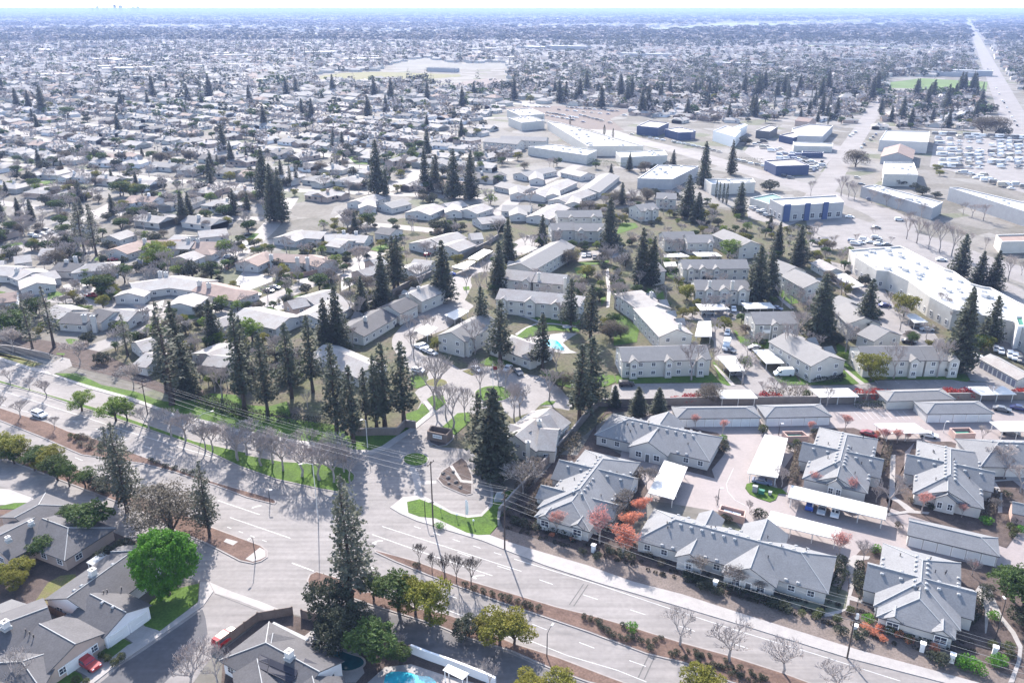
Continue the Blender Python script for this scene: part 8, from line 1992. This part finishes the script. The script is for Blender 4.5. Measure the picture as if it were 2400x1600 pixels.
# ------------------------------------------------------------------ labels that single out the mass-placed things
LM = [('the roundabout flagpole',)+tuple(RB)]
for o in ALL:
    if o.get('label') and o.get('category') in ('apartment building','house','bungalow','commercial building','shopping centre','carport','garage','club house','pavilion','barn') and not o.get('kind'):
        LM.append((o['label'], o.location.x, o.location.y))
def short(s): return ' '.join(s.split()[:8]).rstrip(',')
ARTS = [('the junction', *P('A',2000,600)), ('the round lawn', *RB), ('the oval grass islet', *P('B',512,32)), ('the entrance lawn', *P('B',800,440)), ('the gravel verge', *P('C',900,1150)), ('the apartment pool', *P('e4',600,50)), ('the turquoise pool', *P('B',460,1540)),
 ('the fenced pool', *P('d2',1150,730)), ('the white-roofed retail centre', *P('d6',1000,700)), ('the striped store', *P('W',850,1420)), ('the teal-roofed building', *P('W',580,1370)), ('the trailer lot', *P('W',2050,1050)), ('the storage yard', *P('W',650,1060)),
 ('the big white shed', *P('W',1530,930)), ('the tan barn', *P('W',1490,1050)), ('the long white warehouse', *P('V',1750,930)), ('the bright car park', *P('V',1600,780)), ('the sports field', *P('V',300,530)), ('the green field', *P('W',1760,590)),
 ('the cross street', *P('W',1280,850)), ('the long straight road', *P('W',2230,650)), ('the left street hedge', *P('U',980,1450)), ('the top left lawns', *P('U',330,1270)), ('the green strip', *P('D',650,1240)), ('the left gate', *P('D',400,960)), ('the sunlit lawn', *P('D',1700,1220)),
 ('the shaded frontage road', *P('A',300,230)), ('the round green tree', *P('A',1160,900)), ('the solar-panelled house', *P('A',2000,1400)), ('the corner bungalow', *P('C',1650,1000)), ('the longest bungalow', *P('C',500,750)), ('the orange-red trees', *P('B',1980,560)),
 ('the far right bungalow', *P('C',1830,200)), ('the middle bungalow', *P('C',1050,100)), ('the diagonal block wall', *P('B',1300,200)), ('the red shrubs', *P('e6',1400,780)), ('the white van', *P('e5',1385,470)), ('the delivery truck', *P('e5',600,95)), ('the balcony block', *P('d5',1200,1350)),
 ('the stepped apartments', *P('d4',1950,1150)), ('the curved lawn', *P('d4',560,1400)), ('the gate wall', *P('e3',500,1290)), ('the middle left double house', *P('D',1250,420)), ('the white parapet house', *P('d1',1150,1250)), ('the chimney house', *P('d1',1900,300)), ('the vertical street', *P('D',1700,140)),
 ('the winding drive', *P('E',830,400)), ('the row apartments', *P('d3',600,1150)), ('the garden wall', *P('d3',900,830)), ('the bright green tree', *P('F',310,200)), ('the four cypresses', *P('W',265,1380)), ('the slate-blue workshop', *P('V',2140,860)), ('the school hall', *P('V',2250,1190)),
 ('the row house block', *P('V',1150,970)), ('the radio mast', *P('U',2110,490)), ('the peach house', *P('W',850,820)), ('the graded site', *P('V',900,590)), ('the left edge', *P('U',0,1200)), ('the far left plain', *P('U',400,500)), ('the upper left blocks', *P('U',700,900)), ('the central left blocks', *P('U',1400,1100)),
 ('the central rooftops', *P('V',500,800)), ('the blossom trees', *P('V',1000,1120)), ('the rooftops below the warehouses', *P('V',1300,1250)), ('the far right woods', *P('W',2200,300)), ('the far centre woods', *P('V',1500,450)), ('the pale strip', *P('W',1350,520)),
 ('the upper right gardens', *P('W',700,600)), ('the gardens behind the peach house', *P('W',900,680)), ('the gardens before the green field', *P('W',1500,700)), ('the left middle rooftops', *P('U',1000,1000)), ('the far left rooftops', *P('U',200,1000)), ('the upper centre rooftops', *P('U',2200,900))]
def relation(x, y):
    best = min(ARTS, key=lambda a: (a[1]-x)**2+(a[2]-y)**2*.5)
    dx, dy = x-best[1], y-best[2]; dist = math.hypot(dx, dy); nr = 'just ' if dist < 12 else 'far ' if dist > 70 else ''
    if abs(dx) > abs(dy)*1.2: rel = 'right of' if dx > 0 else 'left of'
    else: rel = 'behind' if dy > 0 else 'in front of'
    return nr+rel+' '+best[0]
ORD = ['first','second','third','fourth','fifth','sixth','seventh','eighth','ninth','tenth','eleventh','twelfth','thirteenth','fourteenth','fifteenth','sixteenth','seventeenth','eighteenth','nineteenth','twentieth']
USED = set()
def label_all(items, grp):
    """items: (obj, adjective phrase, x, y)"""
    by = {}
    for o, adj, x, y in items: by.setdefault((adj, relation(x, y)), []).append((o, x, y))
    for (adj, rel), L in by.items():
        L.sort(key=lambda q: ucol(q[1], q[2]))
        for i, (o, x, y) in enumerate(L):
            if len(L) == 1: s = f'{adj} {rel}'
            elif len(L) == 2: s = f"{adj} {rel}, {'left' if i == 0 else 'right'} one of two"
            elif i == 0: s = f'{adj} {rel}, leftmost of {len(L)}'
            elif i == len(L)-1: s = f'{adj} {rel}, rightmost of {len(L)}'
            elif i < 19: s = f'{adj} {rel}, {ORD[i]} from the left'
            else: s = f'{adj} {rel}, number {i+1} from the left'
            w = s.split()
            o['label'] = (s if len(w) <= 16 else ' '.join(w[-16:]))
            o['group'] = grp(o) if callable(grp) else grp
            if o['label'] in USED: o['label'] = ' '.join((o['label'].replace('green ','',1)+' second').split()[-16:])
            USED.add(o['label'])
def szadj(kind, h):
    base = ADJ[kind]
    return base
GR = {'redwood_tree':'redwoods','pine_tree':'thin pines','bare_tree':'leafless trees','shrub':'shrubs','evergreen_tree':'leafy evergreen trees','yellow_green_tree':'yellow-green trees','spring_green_tree':'spring green trees','coral_red_tree':'coral-red trees','cypress_tree':'cypresses','dark_evergreen_tree':'dark bushy trees'}
label_all([(o, ADJ[k], x, y) for o, k, x, y, h in VEG], lambda o: GR.get(o.name.split('.')[0], 'mixed garden trees'))
RN = {'roofP':'pale-roofed house','roofB':'warm-grey-roofed house','roofC':'dark-grey-roofed house','roofA':'mid-grey-roofed house','roofD':'tan-roofed house'}
label_all([(o, RN[rf], x, y) for o, rf, x, y in FH], 'single-storey houses of the neighbourhood')
KN = dict(sedan='car', suv='suv', hatch='hatchback', van='van', pickup='pickup', truck='truck', rv='camper')
by = {}
for o, kind, col, X, Y, lab in CARS:
    if not lab: by.setdefault((o['_row'], kind, col), []).append((o, X, Y))
for (row, kind, col), L in by.items():
    L.sort(key=lambda q: ucol(q[1], q[2]))
    for i, (o, x, y) in enumerate(L):
        c_ = {'bluegrey':'blue-grey','navy':'dark blue'}.get(col, col)
        s = f'{c_} {KN[kind]} in the {row}'+('' if len(L) == 1 else f', {ORD[min(i,19)]} such from left'); o['label'] = ' '.join(s.split()[:16]); o['group'] = 'parked vehicles of the '+row
        del o['_row']
for o in ALL:
    if '_row' in o: del o['_row']
seen = {}
# ------------------------------------------------------------------ camera, sky, sun, air
cam = bpy.data.cameras.new('camera'); co = bpy.data.objects.new('camera', cam); COL.objects.link(co); S.camera = co
cam.sensor_fit = 'HORIZONTAL'; cam.sensor_width = 36.0; cam.lens = 36.0*F0/2400
cam.clip_start = 1.0; cam.clip_end = 150000
co.location = (0,0,H0); co.rotation_euler = (math.pi/2-TH, 0, 0)
SUN_AZ, SUN_EL = -13.0, 33.0
W = bpy.data.worlds.new('World'); S.world = W; W.use_nodes = True
nt = W.node_tree; bg = nt.nodes['Background']; sk = nt.nodes.new('ShaderNodeTexSky'); sk.sky_type = 'NISHITA'; sk.sun_disc = False
sk.sun_elevation = math.radians(SUN_EL); sk.sun_rotation = math.radians(SUN_AZ); sk.dust_density = 1.2; sk.air_density = 1.0; sk.ozone_density = 1.0; sk.altitude = 0
tcw = nt.nodes.new('ShaderNodeTexCoord'); sx = nt.nodes.new('ShaderNodeSeparateXYZ'); nt.links.new(tcw.outputs['Generated'], sx.inputs[0])
mrw = nt.nodes.new('ShaderNodeMapRange'); mrw.inputs['From Min'].default_value = 0.0; mrw.inputs['From Max'].default_value = 0.22; mrw.inputs['To Min'].default_value = 1.0; mrw.inputs['To Max'].default_value = 0.0; nt.links.new(sx.outputs['Z'], mrw.inputs['Value'])
mxw = nt.nodes.new('ShaderNodeMix'); mxw.data_type = 'RGBA'; nt.links.new(mrw.outputs[0], mxw.inputs[0]); nt.links.new(sk.outputs[0], mxw.inputs[6]); mxw.inputs[7].default_value = (9.2,9.1,9.2,1)
nt.links.new(mxw.outputs[2], bg.inputs[0]); bg.inputs[1].default_value = SKY
sl = bpy.data.lights.new('sun', 'SUN'); sl.energy = SUN; sl.angle = math.radians(0.6); sl.color = (1.0, 0.93, 0.86)
so = bpy.data.objects.new('sun', sl); COL.objects.link(so)
a = math.radians(SUN_AZ); e = math.radians(SUN_EL)
dv = Vector((math.sin(a)*math.cos(e), math.cos(a)*math.cos(e), math.sin(e)))
so.rotation_euler = dv.to_track_quat('Z', 'Y').to_euler(); so.location = (0, 60, 300)
if HAZE > 0:
    hb = MB(); hb.hexa([(-50000,-300,-1.5),(50000,-300,-1.5),(50000,69000,-1.5),(-50000,69000,-1.5)], [(-50000,-300,114),(50000,-300,114),(50000,69000,114),(-50000,69000,114)])
    hm = bpy.data.materials.new('haze'); hm.use_nodes = True; n = hm.node_tree; n.nodes.remove(n.nodes['Principled BSDF'])
    pv = n.nodes.new('ShaderNodeVolumePrincipled'); pv.inputs['Color'].default_value = HCOL; pv.inputs['Density'].default_value = HAZE; pv.inputs['Anisotropy'].default_value = HANI
    n.links.new(pv.outputs[0], n.nodes['Material Output'].inputs['Volume'])
    ho = hb.build('haze', hm); ho['kind'] = 'stuff'; ho['label'] = 'thin pale haze over the town'
S.view_settings.view_transform = 'Standard'; S.view_settings.look = 'None'; S.view_settings.gamma = 1.0; S.view_settings.use_curve_mapping = False
S.view_settings.exposure = EXPO
S.cycles.max_bounces = 6; S.cycles.diffuse_bounces = 2; S.cycles.glossy_bounces = 2; S.cycles.transparent_max_bounces = 4; S.cycles.volume_bounces = 1
